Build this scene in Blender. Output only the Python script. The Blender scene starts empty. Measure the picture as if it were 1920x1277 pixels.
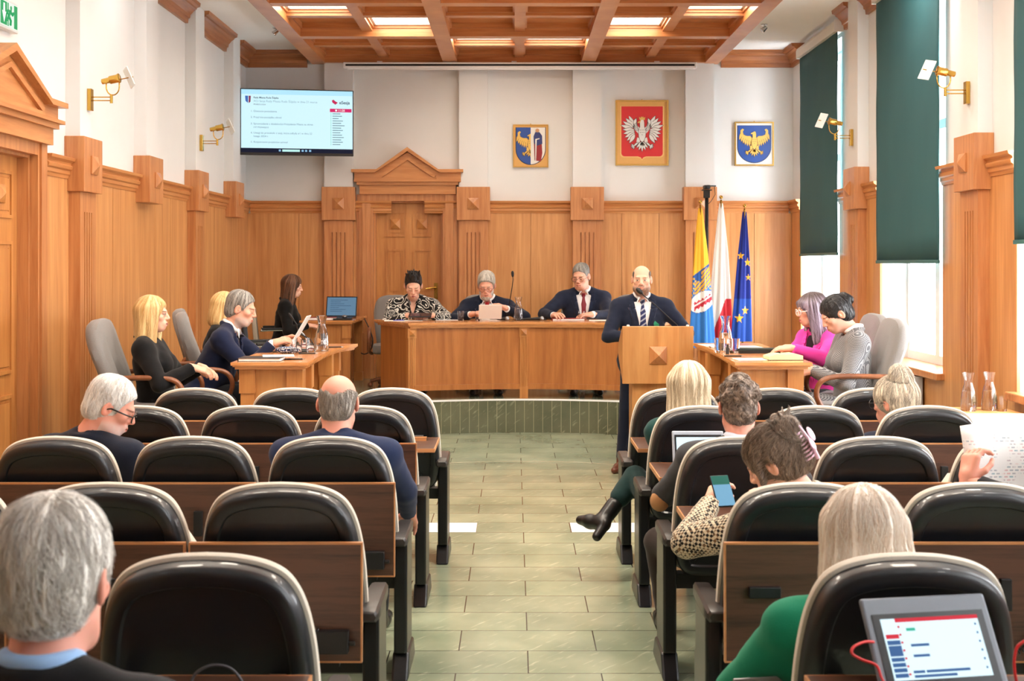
import bpy, bmesh, math, random
import numpy as np
from mathutils import Vector, Matrix
random.seed(7); rng = np.random.default_rng(7)
SC = bpy.context.scene
COL = SC.collection
PI = math.pi
F = 2340.0; CX = 964.0; CY = 495.0; HC = 1.72     # focal length in px, horizon point, lens height
def at(x, y, Y):
    return Vector(((x - CX) / F * Y, Y, HC - (y - CY) / F * Y))
def R(d): return math.radians(d)
def srgb(r, g, b):
    f = lambda c: (c / 255 / 12.92) if c / 255 <= .04045 else ((c / 255 + .055) / 1.055) ** 2.4
    return (f(r), f(g), f(b), 1.0)

# ------------------------------------------------------------------ mesh builder
class MB:
    def __init__(s): s.v = []; s.f = []
    def add(s, vs, fs):
        o = len(s.v); s.v += [tuple(p) for p in vs]; s.f += [tuple(i + o for i in f) for f in fs]; return s
    def bx(s, x0, x1, y0, y1, z0, z1, M=None):
        vs = [Vector((x, y, z)) for z in (z0, z1) for y in (y0, y1) for x in (x0, x1)]
        if M is not None: vs = [M @ v for v in vs]
        return s.add(vs, [(0, 2, 3, 1), (4, 5, 7, 6), (0, 1, 5, 4), (2, 6, 7, 3), (0, 4, 6, 2), (1, 3, 7, 5)])
    def prism(s, poly, a, b, axis='y', M=None):
        # poly: 2D list; axis: extrusion axis. y: (x,z); x: (y,z); z: (x,y)
        def mk(p, t):
            if axis == 'y': return Vector((p[0], t, p[1]))
            if axis == 'x': return Vector((t, p[0], p[1]))
            return Vector((p[0], p[1], t))
        n = len(poly)
        vs = [mk(p, a) for p in poly] + [mk(p, b) for p in poly]
        if M is not None: vs = [M @ v for v in vs]
        fs = [tuple(range(n)), tuple(range(2 * n - 1, n - 1, -1))]
        for i in range(n):
            j = (i + 1) % n; fs.append((i, i + n, j + n, j)[::-1])
        return s.add(vs, fs)
    def loft(s, rings, close=True, cap0=True, cap1=True):
        n = len(rings[0]); o = []
        vs = [p for r in rings for p in r]; fs = []
        for k in range(len(rings) - 1):
            for i in range(n if close else n - 1):
                j = (i + 1) % n
                fs.append((k * n + i, k * n + j, (k + 1) * n + j, (k + 1) * n + i))
        if cap0: fs.append(tuple(range(n))[::-1])
        if cap1: fs.append(tuple((len(rings) - 1) * n + i for i in range(n)))
        return s.add(vs, fs)
    def tube(s, pts, r, n=10, caps=True, flat=1.0, up=None):
        pts = [Vector(p) for p in pts]; rings = []
        rr = r if isinstance(r, (list, tuple)) else [r] * len(pts)
        d0 = (pts[1] - pts[0]).normalized()
        a = Vector(up) if up else (Vector((0, 0, 1)) if abs(d0.z) < .9 else Vector((1, 0, 0)))
        for i, p in enumerate(pts):
            d = (pts[min(i + 1, len(pts) - 1)] - pts[max(i - 1, 0)]).normalized()
            u = d.cross(a)
            if u.length < 1e-5: u = d.orthogonal()
            u.normalize(); w = u.cross(d).normalized()
            if not up: a = w
            rings.append([p + (u * math.cos(t) + w * math.sin(t) * flat) * rr[i] for t in [2 * PI * k / n for k in range(n)]])
        return s.loft(rings, True, caps, caps)
    def lathe(s, prof, n=24, M=None, caps=True):
        rings = []
        for r, z in prof:
            ring = [Vector((max(r, 1e-4) * math.cos(2 * PI * k / n), max(r, 1e-4) * math.sin(2 * PI * k / n), z)) for k in range(n)]
            if M is not None: ring = [M @ v for v in ring]
            rings.append(ring)
        return s.loft(rings, True, caps, caps)
    def ball(s, c, r, n=14, m=8, M=None):
        c = Vector(c); r = r if isinstance(r, (tuple, list)) else (r, r, r)
        rings = []
        for i in range(m + 1):
            ph = -PI / 2 + PI * i / m; cr = max(math.cos(ph), 1e-3)
            ring = [Vector((c.x + r[0] * cr * math.cos(2 * PI * k / n), c.y + r[1] * cr * math.sin(2 * PI * k / n), c.z + r[2] * math.sin(ph))) for k in range(n)]
            if M is not None: ring = [M @ v for v in ring]
            rings.append(ring)
        return s.loft(rings)
    def xf(s, M):
        s.v = [tuple(M @ Vector(p)) for p in s.v]; return s

def link(name, me, parent=None):
    o = bpy.data.objects.new(name, me); COL.objects.link(o)
    if parent is not None: o.parent = parent
    return o
def obj(name, mb, mat, parent=None, smooth=False, bevel=0.0, seg=2, kind=None):
    me = bpy.data.meshes.new(name)
    me.from_pydata(mb.v, [], mb.f); me.update()
    bm = bmesh.new(); bm.from_mesh(me)
    bmesh.ops.recalc_face_normals(bm, faces=bm.faces)
    if bevel > 0:
        es = [e for e in bm.edges if len(e.link_faces) == 2 and e.calc_face_angle(0) > .5]
        bmesh.ops.bevel(bm, geom=es, offset=bevel, segments=seg, affect='EDGES', profile=.5, clamp_overlap=True)
    bm.to_mesh(me); bm.free()
    if mat is not None: me.materials.append(mat)
    if smooth:
        me.polygons.foreach_set('use_smooth', [True] * len(me.polygons))
        if smooth == 'auto':
            bm = bmesh.new(); bm.from_mesh(me)
            for e in bm.edges:
                if len(e.link_faces) == 2 and e.calc_face_angle(0) > R(38): e.smooth = False
            bm.to_mesh(me); bm.free()
    o = link(name, me, parent)
    if kind: o['kind'] = kind
    return o
def tag(o, label, cat, group=None):
    o['label'] = label; o['category'] = cat
    if group: o['group'] = group
    return o
def thing(name, label, cat, loc=(0, 0, 0), rotz=0.0, group=None):
    o = bpy.data.objects.new(name, None); COL.objects.link(o); o.empty_display_size = .1
    o.location = loc; o.rotation_euler = (0, 0, rotz)
    return tag(o, label, cat, group)
def struct(name, mb, mat, **k):
    parent = k.pop('parent', None)
    o = obj(name, mb, mat, parent, **k)
    if parent is None: o['kind'] = 'structure'
    return o
def copy_tree(root, loc, rotz=None, label=None, group=None):
    def cp(o, parent):
        c = o.copy(); COL.objects.link(c); c.parent = parent
        for ch in list(o.children): cp(ch, c)
        return c
    r = cp(root, None); r.location = loc
    if rotz is not None: r.rotation_euler = (0, 0, rotz)
    if label: r['label'] = label
    if group: r['group'] = group
    return r
def text_mesh(body, size, align='LEFT', bold=False, extrude=0.0):
    cu = bpy.data.curves.new('t', 'FONT'); cu.body = body; cu.size = size; cu.align_x = align; cu.extrude = extrude
    if bold: cu.offset = size * .018
    o = bpy.data.objects.new('t', cu); COL.objects.link(o)
    dg = bpy.context.evaluated_depsgraph_get(); me = bpy.data.meshes.new_from_object(o.evaluated_get(dg))
    vs = [v.co.copy() for v in me.vertices]; fs = [tuple(p.vertices) for p in me.polygons]
    bpy.data.objects.remove(o); bpy.data.curves.remove(cu); bpy.data.meshes.remove(me)
    return vs, fs
def add_text(mb, body, size, x, z, y, align='LEFT', bold=False):      # writing that stands upright in the xz plane, read from -y
    vs, fs = text_mesh(body, size, align, bold)
    mb.add([Vector((x + v.x, y, z + v.y)) for v in vs], fs)

# ------------------------------------------------------------------ materials
def nt(name):
    m = bpy.data.materials.new(name); m.use_nodes = True
    n = m.node_tree.nodes; b = n['Principled BSDF']
    return m, n, m.node_tree.links, b
def plain(name, col, rough=.5, metal=0.0, spec=.5, noise=.06, scale=30, bump=0.0, coat=0.0, sheen=0.0, stretch=(1, 1, 1)):
    m, n, l, b = nt(name)
    b.inputs['Roughness'].default_value = rough; b.inputs['Metallic'].default_value = metal
    b.inputs['Specular IOR Level'].default_value = spec
    b.inputs['Coat Weight'].default_value = coat; b.inputs['Sheen Weight'].default_value = sheen
    tc = n.new('ShaderNodeTexCoord'); mp = n.new('ShaderNodeMapping'); mp.inputs['Scale'].default_value = stretch
    l.new(tc.outputs['Object'], mp.inputs['Vector'])
    nz = n.new('ShaderNodeTexNoise'); nz.inputs['Scale'].default_value = scale; nz.inputs['Detail'].default_value = 3
    l.new(mp.outputs[0], nz.inputs['Vector'])
    mx = n.new('ShaderNodeMix'); mx.data_type = 'RGBA'
    mx.inputs['A'].default_value = tuple(c * (1 - noise) for c in col[:3]) + (1,)
    mx.inputs['B'].default_value = tuple(min(1, c * (1 + noise)) for c in col[:3]) + (1,)
    l.new(nz.outputs['Fac'], mx.inputs['Factor']); l.new(mx.outputs['Result'], b.inputs['Base Color'])
    if bump:
        bp = n.new('ShaderNodeBump'); bp.inputs['Strength'].default_value = bump; bp.inputs['Distance'].default_value = .01
        l.new(nz.outputs['Fac'], bp.inputs['Height']); l.new(bp.outputs[0], b.inputs['Normal'])
    return m
def wood(name, c0, c1, rough=.38, grain=(14, 14, .9), streak=.25, plank=0.0, coat=.15):
    m, n, l, b = nt(name)
    b.inputs['Roughness'].default_value = rough; b.inputs['Coat Weight'].default_value = coat; b.inputs['Coat Roughness'].default_value = .25
    tc = n.new('ShaderNodeTexCoord'); mp = n.new('ShaderNodeMapping'); mp.inputs['Scale'].default_value = grain
    l.new(tc.outputs['Object'], mp.inputs['Vector'])
    nz = n.new('ShaderNodeTexNoise'); nz.inputs['Scale'].default_value = 1.6; nz.inputs['Detail'].default_value = 6; nz.inputs['Distortion'].default_value = .6
    l.new(mp.outputs[0], nz.inputs['Vector'])
    fine = n.new('ShaderNodeTexNoise'); fine.inputs['Scale'].default_value = 9; fine.inputs['Detail'].default_value = 2
    l.new(mp.outputs[0], fine.inputs['Vector'])
    ad = n.new('ShaderNodeMath'); ad.operation = 'MULTIPLY_ADD'; ad.inputs[1].default_value = streak
    l.new(fine.outputs['Fac'], ad.inputs[0]); l.new(nz.outputs['Fac'], ad.inputs[2])
    rp = n.new('ShaderNodeValToRGB'); rp.color_ramp.elements[0].position = .35; rp.color_ramp.elements[1].position = .85
    rp.color_ramp.elements[0].color = c0; rp.color_ramp.elements[1].color = c1
    l.new(ad.outputs[0], rp.inputs['Fac'])
    out = rp.outputs['Color']
    if plank:
        sx = n.new('ShaderNodeSeparateXYZ'); l.new(tc.outputs['Object'], sx.inputs[0])
        dv = n.new('ShaderNodeMath'); dv.operation = 'MULTIPLY'; dv.inputs[1].default_value = 1 / plank; l.new(sx.outputs[0], dv.inputs[0])
        fl = n.new('ShaderNodeMath'); fl.operation = 'FLOOR'; l.new(dv.outputs[0], fl.inputs[0])
        wn = n.new('ShaderNodeTexWhiteNoise'); wn.noise_dimensions = '1D'; l.new(fl.outputs[0], wn.inputs['W'])
        mr = n.new('ShaderNodeMapRange'); mr.inputs['To Min'].default_value = .82; mr.inputs['To Max'].default_value = 1.12; l.new(wn.outputs['Value'], mr.inputs['Value'])
        mm = n.new('ShaderNodeMix'); mm.data_type = 'RGBA'; mm.blend_type = 'MULTIPLY'; mm.inputs['Factor'].default_value = 1
        l.new(out, mm.inputs['A']); l.new(mr.outputs[0], mm.inputs['B']); out = mm.outputs['Result']
    l.new(out, b.inputs['Base Color'])
    return m
def glass(name, col=(1, 1, 1, 1), rough=0.0, ior=1.45, alpha=None):
    m, n, l, b = nt(name)
    b.inputs['Base Color'].default_value = col; b.inputs['Roughness'].default_value = rough
    b.inputs['Transmission Weight'].default_value = 1.0; b.inputs['IOR'].default_value = ior
    return m
def emit(name, col, st):
    m, n, l, b = nt(name)
    b.inputs['Base Color'].default_value = tuple(c * .06 for c in col[:3]) + (1,); b.inputs['Emission Color'].default_value = col; b.inputs['Emission Strength'].default_value = st
    b.inputs['Roughness'].default_value = .5; b.inputs['Specular IOR Level'].default_value = .15
    return m
def attr_mat(name, rough=.5, sheen=0.0, spec=.4, bump=0.0, bscale=(60, 60, 60), sss=0.0):
    m, n, l, b = nt(name)
    a = n.new('ShaderNodeAttribute'); a.attribute_name = 'Col'
    l.new(a.outputs['Color'], b.inputs['Base Color'])
    b.inputs['Roughness'].default_value = rough; b.inputs['Specular IOR Level'].default_value = spec; b.inputs['Sheen Weight'].default_value = sheen
    if sss:
        b.inputs['Subsurface Weight'].default_value = sss; b.inputs['Subsurface Scale'].default_value = .01
    if bump:
        tc = n.new('ShaderNodeTexCoord'); mp = n.new('ShaderNodeMapping'); mp.inputs['Scale'].default_value = bscale
        l.new(tc.outputs['Object'], mp.inputs['Vector'])
        nz = n.new('ShaderNodeTexNoise'); nz.inputs['Scale'].default_value = 1; nz.inputs['Detail'].default_value = 4
        l.new(mp.outputs[0], nz.inputs['Vector'])
        bp = n.new('ShaderNodeBump'); bp.inputs['Strength'].default_value = bump; bp.inputs['Distance'].default_value = .004
        l.new(nz.outputs['Fac'], bp.inputs['Height']); l.new(bp.outputs[0], b.inputs['Normal'])
    return m
WD0, WD1 = srgb(176, 108, 54), srgb(212, 150, 90)
M = {}
M['panel'] = wood('wood_panel', srgb(178, 116, 62), srgb(212, 154, 98), grain=(11, 11, .55))
M['wood'] = wood('wood_moulding', srgb(168, 102, 56), srgb(202, 140, 88), grain=(16, 16, 1.0))
M['woodh'] = wood('wood_rail', srgb(172, 104, 54), srgb(204, 140, 86), grain=(1.0, 1.0, 26))
M['woodc'] = wood('wood_coffer', srgb(176, 104, 54), srgb(205, 138, 84), grain=(1.2, 1.2, 20))
M['desk_shaded'] = wood('wood_presidium', srgb(146, 84, 36), srgb(184, 118, 60), grain=(9, 9, .7))  # desk wood darkened for the presidium, its weak light put into the colour
M['desk'] = wood('wood_desk', srgb(164, 98, 44), srgb(202, 140, 78), grain=(9, 9, .7))
M['desktop'] = wood('wood_desktop', srgb(186, 116, 62), srgb(214, 152, 94), rough=.22, grain=(2, 2, 20), coat=.4)
M['lectern'] = wood('wood_lectern', srgb(190, 124, 64), srgb(222, 166, 104), grain=(7, 7, .8), plank=.165)
M['walnut'] = wood('walnut_laminate', srgb(44, 27, 21), srgb(92, 60, 45), rough=.4, grain=(1.3, 18, 18), streak=.5)
M['edge'] = wood('beech_edge', srgb(176, 112, 66), srgb(206, 146, 96), grain=(2, 8, 8))
M['armwood'] = wood('brown_arm_wood', srgb(92, 50, 28), srgb(140, 84, 50), grain=(6, 6, 6))
M['wall'] = plain('white_plaster', srgb(222, 222, 221), .8, noise=.02, scale=6)
M['ceil'] = plain('white_ceiling', srgb(242, 242, 242), .8, noise=.02, scale=5)
M['white'] = plain('white_paint', srgb(238, 238, 238), .4, noise=.02)
M['paper'] = plain('white_paper', srgb(240, 240, 238), .7, noise=.02)
M['blackp'] = plain('black_plastic', srgb(22, 23, 27), .3, noise=.1, scale=80)
M['shell'] = plain('black_shell', srgb(15, 18, 25), .42, noise=.08, scale=60, coat=.25)
M['cream'] = plain('cream_fabric', srgb(208, 199, 184), .85, noise=.06, scale=180, bump=.15, sheen=.2)
M['grey'] = plain('grey_fabric', srgb(126, 122, 120), .9, noise=.1, scale=160, bump=.15, sheen=.3)
M['armpad'] = plain('dark_armrest', srgb(58, 54, 53), .35, noise=.05)
M['chrome'] = plain('chrome', srgb(205, 205, 208), .15, metal=1, noise=.02)
M['brass'] = plain('brass', srgb(206, 166, 82), .22, metal=1, noise=.04)
M['blind'] = plain('green_blind', srgb(40, 88, 92), .8, noise=.12, scale=3, stretch=(1, 1, .35))
M['frost'] = plain('frosted_glass_plate', srgb(225, 230, 230), .25, noise=.02)
M['black'] = plain('matte_black', srgb(20, 20, 22), .5)
M['steel'] = plain('grey_metal', srgb(150, 152, 155), .35, metal=.8)
M['gold'] = plain('gold_frame', srgb(190, 150, 76), .35, metal=.6, noise=.1)
M['glass'] = glass('clear_glass')
M['water'] = glass('water', ior=1.33)
M['radiator'] = plain('radiator_white', srgb(235, 235, 235), .35)

# green slate floor of running-bond slabs
def stone_mat(name, bw=.612, bh=.306, brick=True, dark=1.0):
    m, n, l, b = nt(name)
    tc = n.new('ShaderNodeTexCoord'); mp = n.new('ShaderNodeMapping')
    l.new(tc.outputs['Object'], mp.inputs['Vector'])
    nz = n.new('ShaderNodeTexNoise'); nz.inputs['Scale'].default_value = 2.2; nz.inputs['Detail'].default_value = 6
    l.new(mp.outputs[0], nz.inputs['Vector'])
    rp = n.new('ShaderNodeValToRGB'); rp.color_ramp.elements[0].position = .3; rp.color_ramp.elements[1].position = .75
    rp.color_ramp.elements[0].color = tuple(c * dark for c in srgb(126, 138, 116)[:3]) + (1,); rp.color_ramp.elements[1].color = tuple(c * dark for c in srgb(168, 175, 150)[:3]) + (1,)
    l.new(nz.outputs['Fac'], rp.inputs['Fac'])
    # short pale diagonal veins
    mv = n.new('ShaderNodeMapping'); mv.vector_type = 'TEXTURE'; mv.inputs['Rotation'].default_value = (0, R(-40), 0) if not brick else (0, 0, R(52)); mv.inputs['Scale'].default_value = (.15, .03, .028) if not brick else (.17, .024, .03)
    l.new(tc.outputs['Object'], mv.inputs['Vector'])
    vn = n.new('ShaderNodeTexNoise'); vn.inputs['Scale'].default_value = 1.1; vn.inputs['Detail'].default_value = 3.5; vn.inputs['Distortion'].default_value = .35
    l.new(mv.outputs[0], vn.inputs['Vector'])
    vr = n.new('ShaderNodeValToRGB'); vr.color_ramp.elements[0].position = .60; vr.color_ramp.elements[1].position = .74
    vr.color_ramp.elements[0].color = (0, 0, 0, 1); vr.color_ramp.elements[1].color = (.6, .6, .6, 1)
    l.new(vn.outputs['Fac'], vr.inputs['Fac'])
    mx = n.new('ShaderNodeMix'); mx.data_type = 'RGBA'; l.new(vr.outputs['Color'], mx.inputs['Factor'])
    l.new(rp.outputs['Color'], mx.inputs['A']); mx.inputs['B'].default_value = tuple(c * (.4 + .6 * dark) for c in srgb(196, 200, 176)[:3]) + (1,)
    out = mx.outputs['Result']
    b.inputs['Roughness'].default_value = .16
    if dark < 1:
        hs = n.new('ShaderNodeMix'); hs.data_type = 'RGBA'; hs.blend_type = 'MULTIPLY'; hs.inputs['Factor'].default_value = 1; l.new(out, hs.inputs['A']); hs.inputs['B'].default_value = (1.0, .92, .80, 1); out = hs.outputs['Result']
    if brick:
        bk = n.new('ShaderNodeTexBrick'); mb_ = n.new('ShaderNodeMapping')
        mb_.inputs['Location'].default_value = (-.06, -.041, 0)
        l.new(tc.outputs['Object'], mb_.inputs['Vector']); l.new(mb_.outputs[0], bk.inputs['Vector'])
        bk.inputs['Scale'].default_value = 1; bk.inputs['Brick Width'].default_value = bw; bk.inputs['Row Height'].default_value = bh
        bk.inputs['Mortar Size'].default_value = .0028; bk.inputs['Mortar Smooth'].default_value = 0
        bk.inputs['Color1'].default_value = (.92, .92, .92, 1); bk.inputs['Color2'].default_value = (1.08, 1.08, 1.05, 1)
        mm = n.new('ShaderNodeMix'); mm.data_type = 'RGBA'; mm.blend_type = 'MULTIPLY'; mm.inputs['Factor'].default_value = 1
        l.new(out, mm.inputs['A']); l.new(bk.outputs['Color'], mm.inputs['B'])
        m2 = n.new('ShaderNodeMix'); m2.data_type = 'RGBA'; l.new(bk.outputs['Fac'], m2.inputs['Factor'])
        l.new(mm.outputs['Result'], m2.inputs['A']); m2.inputs['B'].default_value = srgb(60, 58, 50); out = m2.outputs['Result']
    l.new(out, b.inputs['Base Color'])
    return m
M['floor'] = stone_mat('green_slate_floor')
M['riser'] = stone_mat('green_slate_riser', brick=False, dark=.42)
SKY, WINW, COFW, SPOTW, EXPO = 3.0, 190, 6.5, 30, 0.15
# ================================================================== ROOM
XL, XR, YB, YF = -3.245, 3.374, 15.1, -4.0
ZC, DZ = 4.288, .34               # ceiling, dais
RAIL0, RAIL1 = 2.333, 2.48
struct('floor', MB().bx(XL - .4, XR + .5, YF, YB + .2, -.1, 0), M['floor'])
struct('ceiling', MB().bx(XL - .4, XR + .5, YF, YB + .2, ZC, ZC + .1), M['ceil'])
# back wall with a door opening
DX0, DX1, DTOP = -1.70, -.86, 2.48
w = MB()
w.bx(XL - .3, DX0, YB, YB + .15, 0, ZC); w.bx(DX1, XR + .4, YB, YB + .15, 0, ZC); w.bx(DX0, DX1, YB, YB + .15, DTOP, ZC)
w.bx(DX0 - .1, DX1 + .1, YB + .15, YB + .25, 0, DTOP + .2)
struct('wall_back', w, M['wall'])
# left wall with a door opening
LD0, LD1, LDT = 7.08, 8.36, 2.45
w = MB()
w.bx(XL - .15, XL, YF, LD0, 0, ZC); w.bx(XL - .15, XL, LD1, YB + .2, 0, ZC); w.bx(XL - .15, XL, LD0, LD1, LDT, ZC)
w.bx(XL - .3, XL - .15, LD0 - .2, LD1 + .2, 0, LDT + .2)
struct('wall_left', w, M['wall'])
struct('wall_front', MB().bx(XL - .4, XR + .5, YF - .15, YF, 0, ZC), wood('wood_rear_wall', srgb(120, 74, 40), srgb(150, 96, 56)))
# right wall: tall windows
WZ0, WZ1, WD = .86, 4.06, .32
wins = [(.75, 2.45), (3.45, 5.15), (6.62, 8.32), (9.76, 11.43), (12.85, 14.59)]
w = MB(); y = YF
for a, b in wins:
    w.bx(XR, XR + WD, y, a, 0, ZC); w.bx(XR, XR + WD, a, b, 0, WZ0); w.bx(XR, XR + WD, a, b, WZ1, ZC); y = b
w.bx(XR, XR + WD, y, YB + .2, 0, ZC)
struct('wall_right', w, M['wall'])
M['pane'] = glass('window_pane', ior=1.02)
for k, (a, b) in enumerate(wins):
    f = MB(); xx = XR + WD - .09
    f.bx(xx, xx + .07, a, a + .07, WZ0, WZ1); f.bx(xx, xx + .07, b - .07, b, WZ0, WZ1)
    f.bx(xx, xx + .07, a + .07, b - .07, WZ0, WZ0 + .08); f.bx(xx, xx + .07, a + .07, b - .07, WZ1 - .08, WZ1)
    f.bx(xx - .01, xx + .06, (a + b) / 2 - .05, (a + b) / 2 + .05, WZ0 + .08, WZ1 - .08)
    f.bx(xx - .006, xx + .056, a + .07, (a + b) / 2 - .05, 2.86, 2.94); f.bx(xx - .006, xx + .056, (a + b) / 2 + .05, b - .07, 2.86, 2.94)
    wo = struct('window_%d' % (k + 1), f, M['white'])
    sill = obj('window_sill', MB().bx(XR - .09, XR + WD - .09, a - .04, b + .04, WZ0 - .05, WZ0 + .006), M['wood'], wo, bevel=.008)
    obj('pane', MB().bx(xx + .03, xx + .036, a + .068, b - .068, WZ0 + .078, WZ1 - .078), M['pane'], wo)
# dais: raised stone floor, concave in front, wings along both side walls
RC, RR = .1, 3.0
def arcY(x): return 12.74 - (x - RC) ** 2 / (2 * RR)
WL, WR_ = -1.16, 1.37
xs = [WL + (WR_ - WL) * i / 32 for i in range(33)]
poly = [(XL + .001, 7.62), (WL, 7.62)] + [(x, arcY(x)) for x in xs] + [(WR_, 7.62), (2.58, 7.62), (2.58, 8.5), (XR - .001, 8.5), (XR - .001, YB - .001), (XL + .001, YB - .001)]
M['daistop'] = stone_mat('green_slate_dais', brick=False)
M['daistop'].node_tree.nodes['Principled BSDF'].inputs['Roughness'].default_value = .1
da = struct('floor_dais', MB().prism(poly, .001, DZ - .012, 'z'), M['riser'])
struct('floor_dais_top', MB().prism(poly, DZ - .012, DZ, 'z'), M['daistop'], parent=da)
edge = MB(); pp = poly[1:-4]
for i in range(len(pp) - 1):
    (xa, ya), (xb, yb) = pp[i], pp[i + 1]
    d = Vector((xb - xa, yb - ya, 0)); nrm = Vector((d.y, -d.x, 0)).normalized() * .006
    a_, b_ = Vector((xa, ya, 0)), Vector((xb, yb, 0))
    vs = [a_ + nrm, b_ + nrm, b_ - nrm * 2, a_ - nrm * 2]
    edge.add([v + Vector((0, 0, DZ - .014)) for v in vs] + [v + Vector((0, 0, DZ + .003)) for v in vs], [(0, 1, 5, 4), (4, 5, 6, 7), (2, 3, 7, 6), (0, 3, 2, 1), (0, 4, 7, 3), (1, 2, 6, 5)])
struct('trim_dais_edge', edge, M['white'], parent=da)
jt = MB()
for i in range(1, 26):
    x = WL + .05 + i * (WR_ - WL - .1) / 26
    jt.bx(x - .002, x + .002, arcY(x) - .0035, arcY(x) + .004, .003, DZ - .016)
struct('trim_riser_joints', jt, plain('pale_joint', srgb(168, 162, 128), .6), parent=da)
# pale line inlaid in the floor and two white floor slabs
il = MB(); n = 40
for i in range(n):
    t0, t1 = R(62 + 56 * i / n), R(62 + 56 * (i + 1) / n); r0, r1 = 1.95, 1.965
    cx, cy = .06, 8.92
    q = [(cx + r * math.cos(t), cy + r * math.sin(t), .0012) for r, t in ((r0, t0), (r0, t1), (r1, t1), (r1, t0))]
    il.add(q, [(0, 3, 2, 1)])
struct('trim_floor_arc', il, plain('cream_inlay', srgb(214, 206, 176), .3))
wt = plain('white_slab', srgb(235, 236, 236), .25, noise=.02)
struct('trim_1', MB().bx(-.60, -.245, 8.0, 8.29, 0, .0015), wt)
struct('trim_2', MB().bx(.37, .80, 8.0, 8.29, 0, .0015), wt)

# ------------------------------------------------------------------ wainscot, rails, cornice, pilasters
PT = .022
def rail_prof():   # (depth out of wall, z)
    return [(0, RAIL0), (.03, RAIL0), (.035, RAIL0 + .02), (.045, RAIL0 + .03), (.045, RAIL0 + .055), (.06, RAIL0 + .065), (.065, RAIL0 + .085),
            (.05, RAIL0 + .098), (.055, RAIL0 + .11), (.08, RAIL0 + .125), (.085, RAIL1), (0, RAIL1)]
def corn_prof():
    z0, z1 = 4.094, ZC
    return [(0, z0), (.03, z0), (.035, z0 + .045), (.05, z0 + .05), (.055, z0 + .08), (.09, z0 + .12), (.115, z0 + .135), (.12, z0 + .15), (.15, z0 + .16), (.155, z1), (0, z1)]
def panels_x(y0, y1, x, sgn, z0, z1, splits):
    mb = MB(); cuts = [y0] + [c for c in splits if y0 < c < y1] + [y1]
    for a, b in zip(cuts[:-1], cuts[1:]):
        mb.bx(min(x, x + sgn * PT), max(x, x + sgn * PT), a + .003, b - .003, z0, z1)
    mb.bx(min(x, x + sgn * .006), max(x, x + sgn * .006), y0, y1, z0, z1)
    return mb
def panels_y(x0, x1, z0, z1, splits):
    mb = MB(); cuts = [x0] + [c for c in splits if x0 < c < x1] + [x1]
    for a, b in zip(cuts[:-1], cuts[1:]):
        mb.bx(a + .003, b - .003, YB - PT, YB, z0, z1)
    mb.bx(x0, x1, YB - .006, YB, z0, z1)
    return mb
LP = [9.20, 10.83, 12.48, 14.13]                 # left pilaster centres (along the wall)
BP = [-2.11, -.49, .877, 2.232]                  # back pilaster centres
RP = [5.95, 8.97, 12.05]                         # right pilaster centres
# wainscot boards
splL = [9.6, 10.02, 11.2, 11.7, 12.9, 13.4, 14.6]
struct('wainscot_left', panels_x(LD1 + .18, YB, XL, 1, DZ, RAIL0, splL), M['panel'])
w = panels_x(YF, LD0 - .18, XL, 1, 0, RAIL0, [-2.5, -1, .5, 2, 3.5, 5]); w.bx(XL, XL + PT, LD1 + .18, 7.61 if 7.61 > LD1 + .18 else LD1 + .181, 0, DZ)
struct('wainscot_left_front', w, M['panel'])
struct('wainscot_back', panels_y(XL + PT, DX0 - .2, DZ, RAIL0, [-2.6, -2.0]), M['panel'])
struct('wainscot_back_right', panels_y(DX1 + .2, XR - PT, DZ, RAIL0, [.2, 1.3, 1.75, 2.45, 2.9]), M['panel'])
w = MB(); y = YF
for a, b in wins:
    w.bx(XR - PT, XR, y, a, 0.001, RAIL0); w.bx(XR - PT, XR, a, b, 0.001, WZ0 - .05); y = b
w.bx(XR - PT, XR, y, YB - PT, 0.001, RAIL0)
struct('wainscot_right', w, M['panel'])
# rails
def rail_y(y0, y1, x, sgn, prof, name, mat):
    struct(name, MB().prism([(x + sgn * d, z) for d, z in prof], y0, y1, 'y'), mat)
def gaps(y0, y1, centres, hw):
    out = []; y = y0
    for c in centres:
        if c - hw > y: out.append((y, c - hw))
        y = max(y, c + hw)
    if y < y1: out.append((y, y1))
    return out
def rails(name, spans, axis, prof, mat, pos, sgn):
    mb = MB()
    for a, b in spans:
        if axis == 'y': mb.prism([(pos + sgn * d, z) for d, z in prof], a, b, 'y')
        else: mb.prism([(pos + sgn * d, z) for d, z in prof], a, b, 'x')
    struct(name, mb, mat)
rails('trim_rail_left', gaps(LD1 + .18, YB, LP, .2) + [(YF, LD0 - .18)], 'y', rail_prof(), M['wood'], XL, 1)
M['railx'] = wood('wood_rail_x', srgb(176, 108, 56), srgb(206, 144, 88), grain=(1.0, 16, 16))
M['raily'] = wood('wood_rail_y', srgb(176, 108, 56), srgb(206, 144, 88), grain=(16, 1.0, 16))
bpy.data.objects['trim_rail_left'].data.materials[0] = M['raily']
rails('trim_rail_back', [s for s in gaps(XL + .06, XR - .06, [BP[0], -1.28, BP[1], BP[2], BP[3]], .2)], 'x', rail_prof(), M['railx'], YB, -1)
rs = []
y = YF
for a, b in wins:
    rs += gaps(y, a, [c for c in RP if y < c < a], .2); y = b
rs += gaps(y, YB, [], .2)
rails('trim_rail_right', rs, 'y', rail_prof(), M['raily'], XR, -1)
cd = lambda m: m
M['cornx'] = wood('wood_cornice_x', srgb(140, 80, 42), srgb(178, 112, 64), grain=(1.0, 16, 16))
M['corny'] = wood('wood_cornice_y', srgb(140, 80, 42), srgb(178, 112, 64), grain=(16, 1.0, 16))
rails('trim_cornice_left', gaps(YF, YB, LP, .175), 'y', corn_prof(), M['corny'], XL, 1)
cs = []; y = YF
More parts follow.
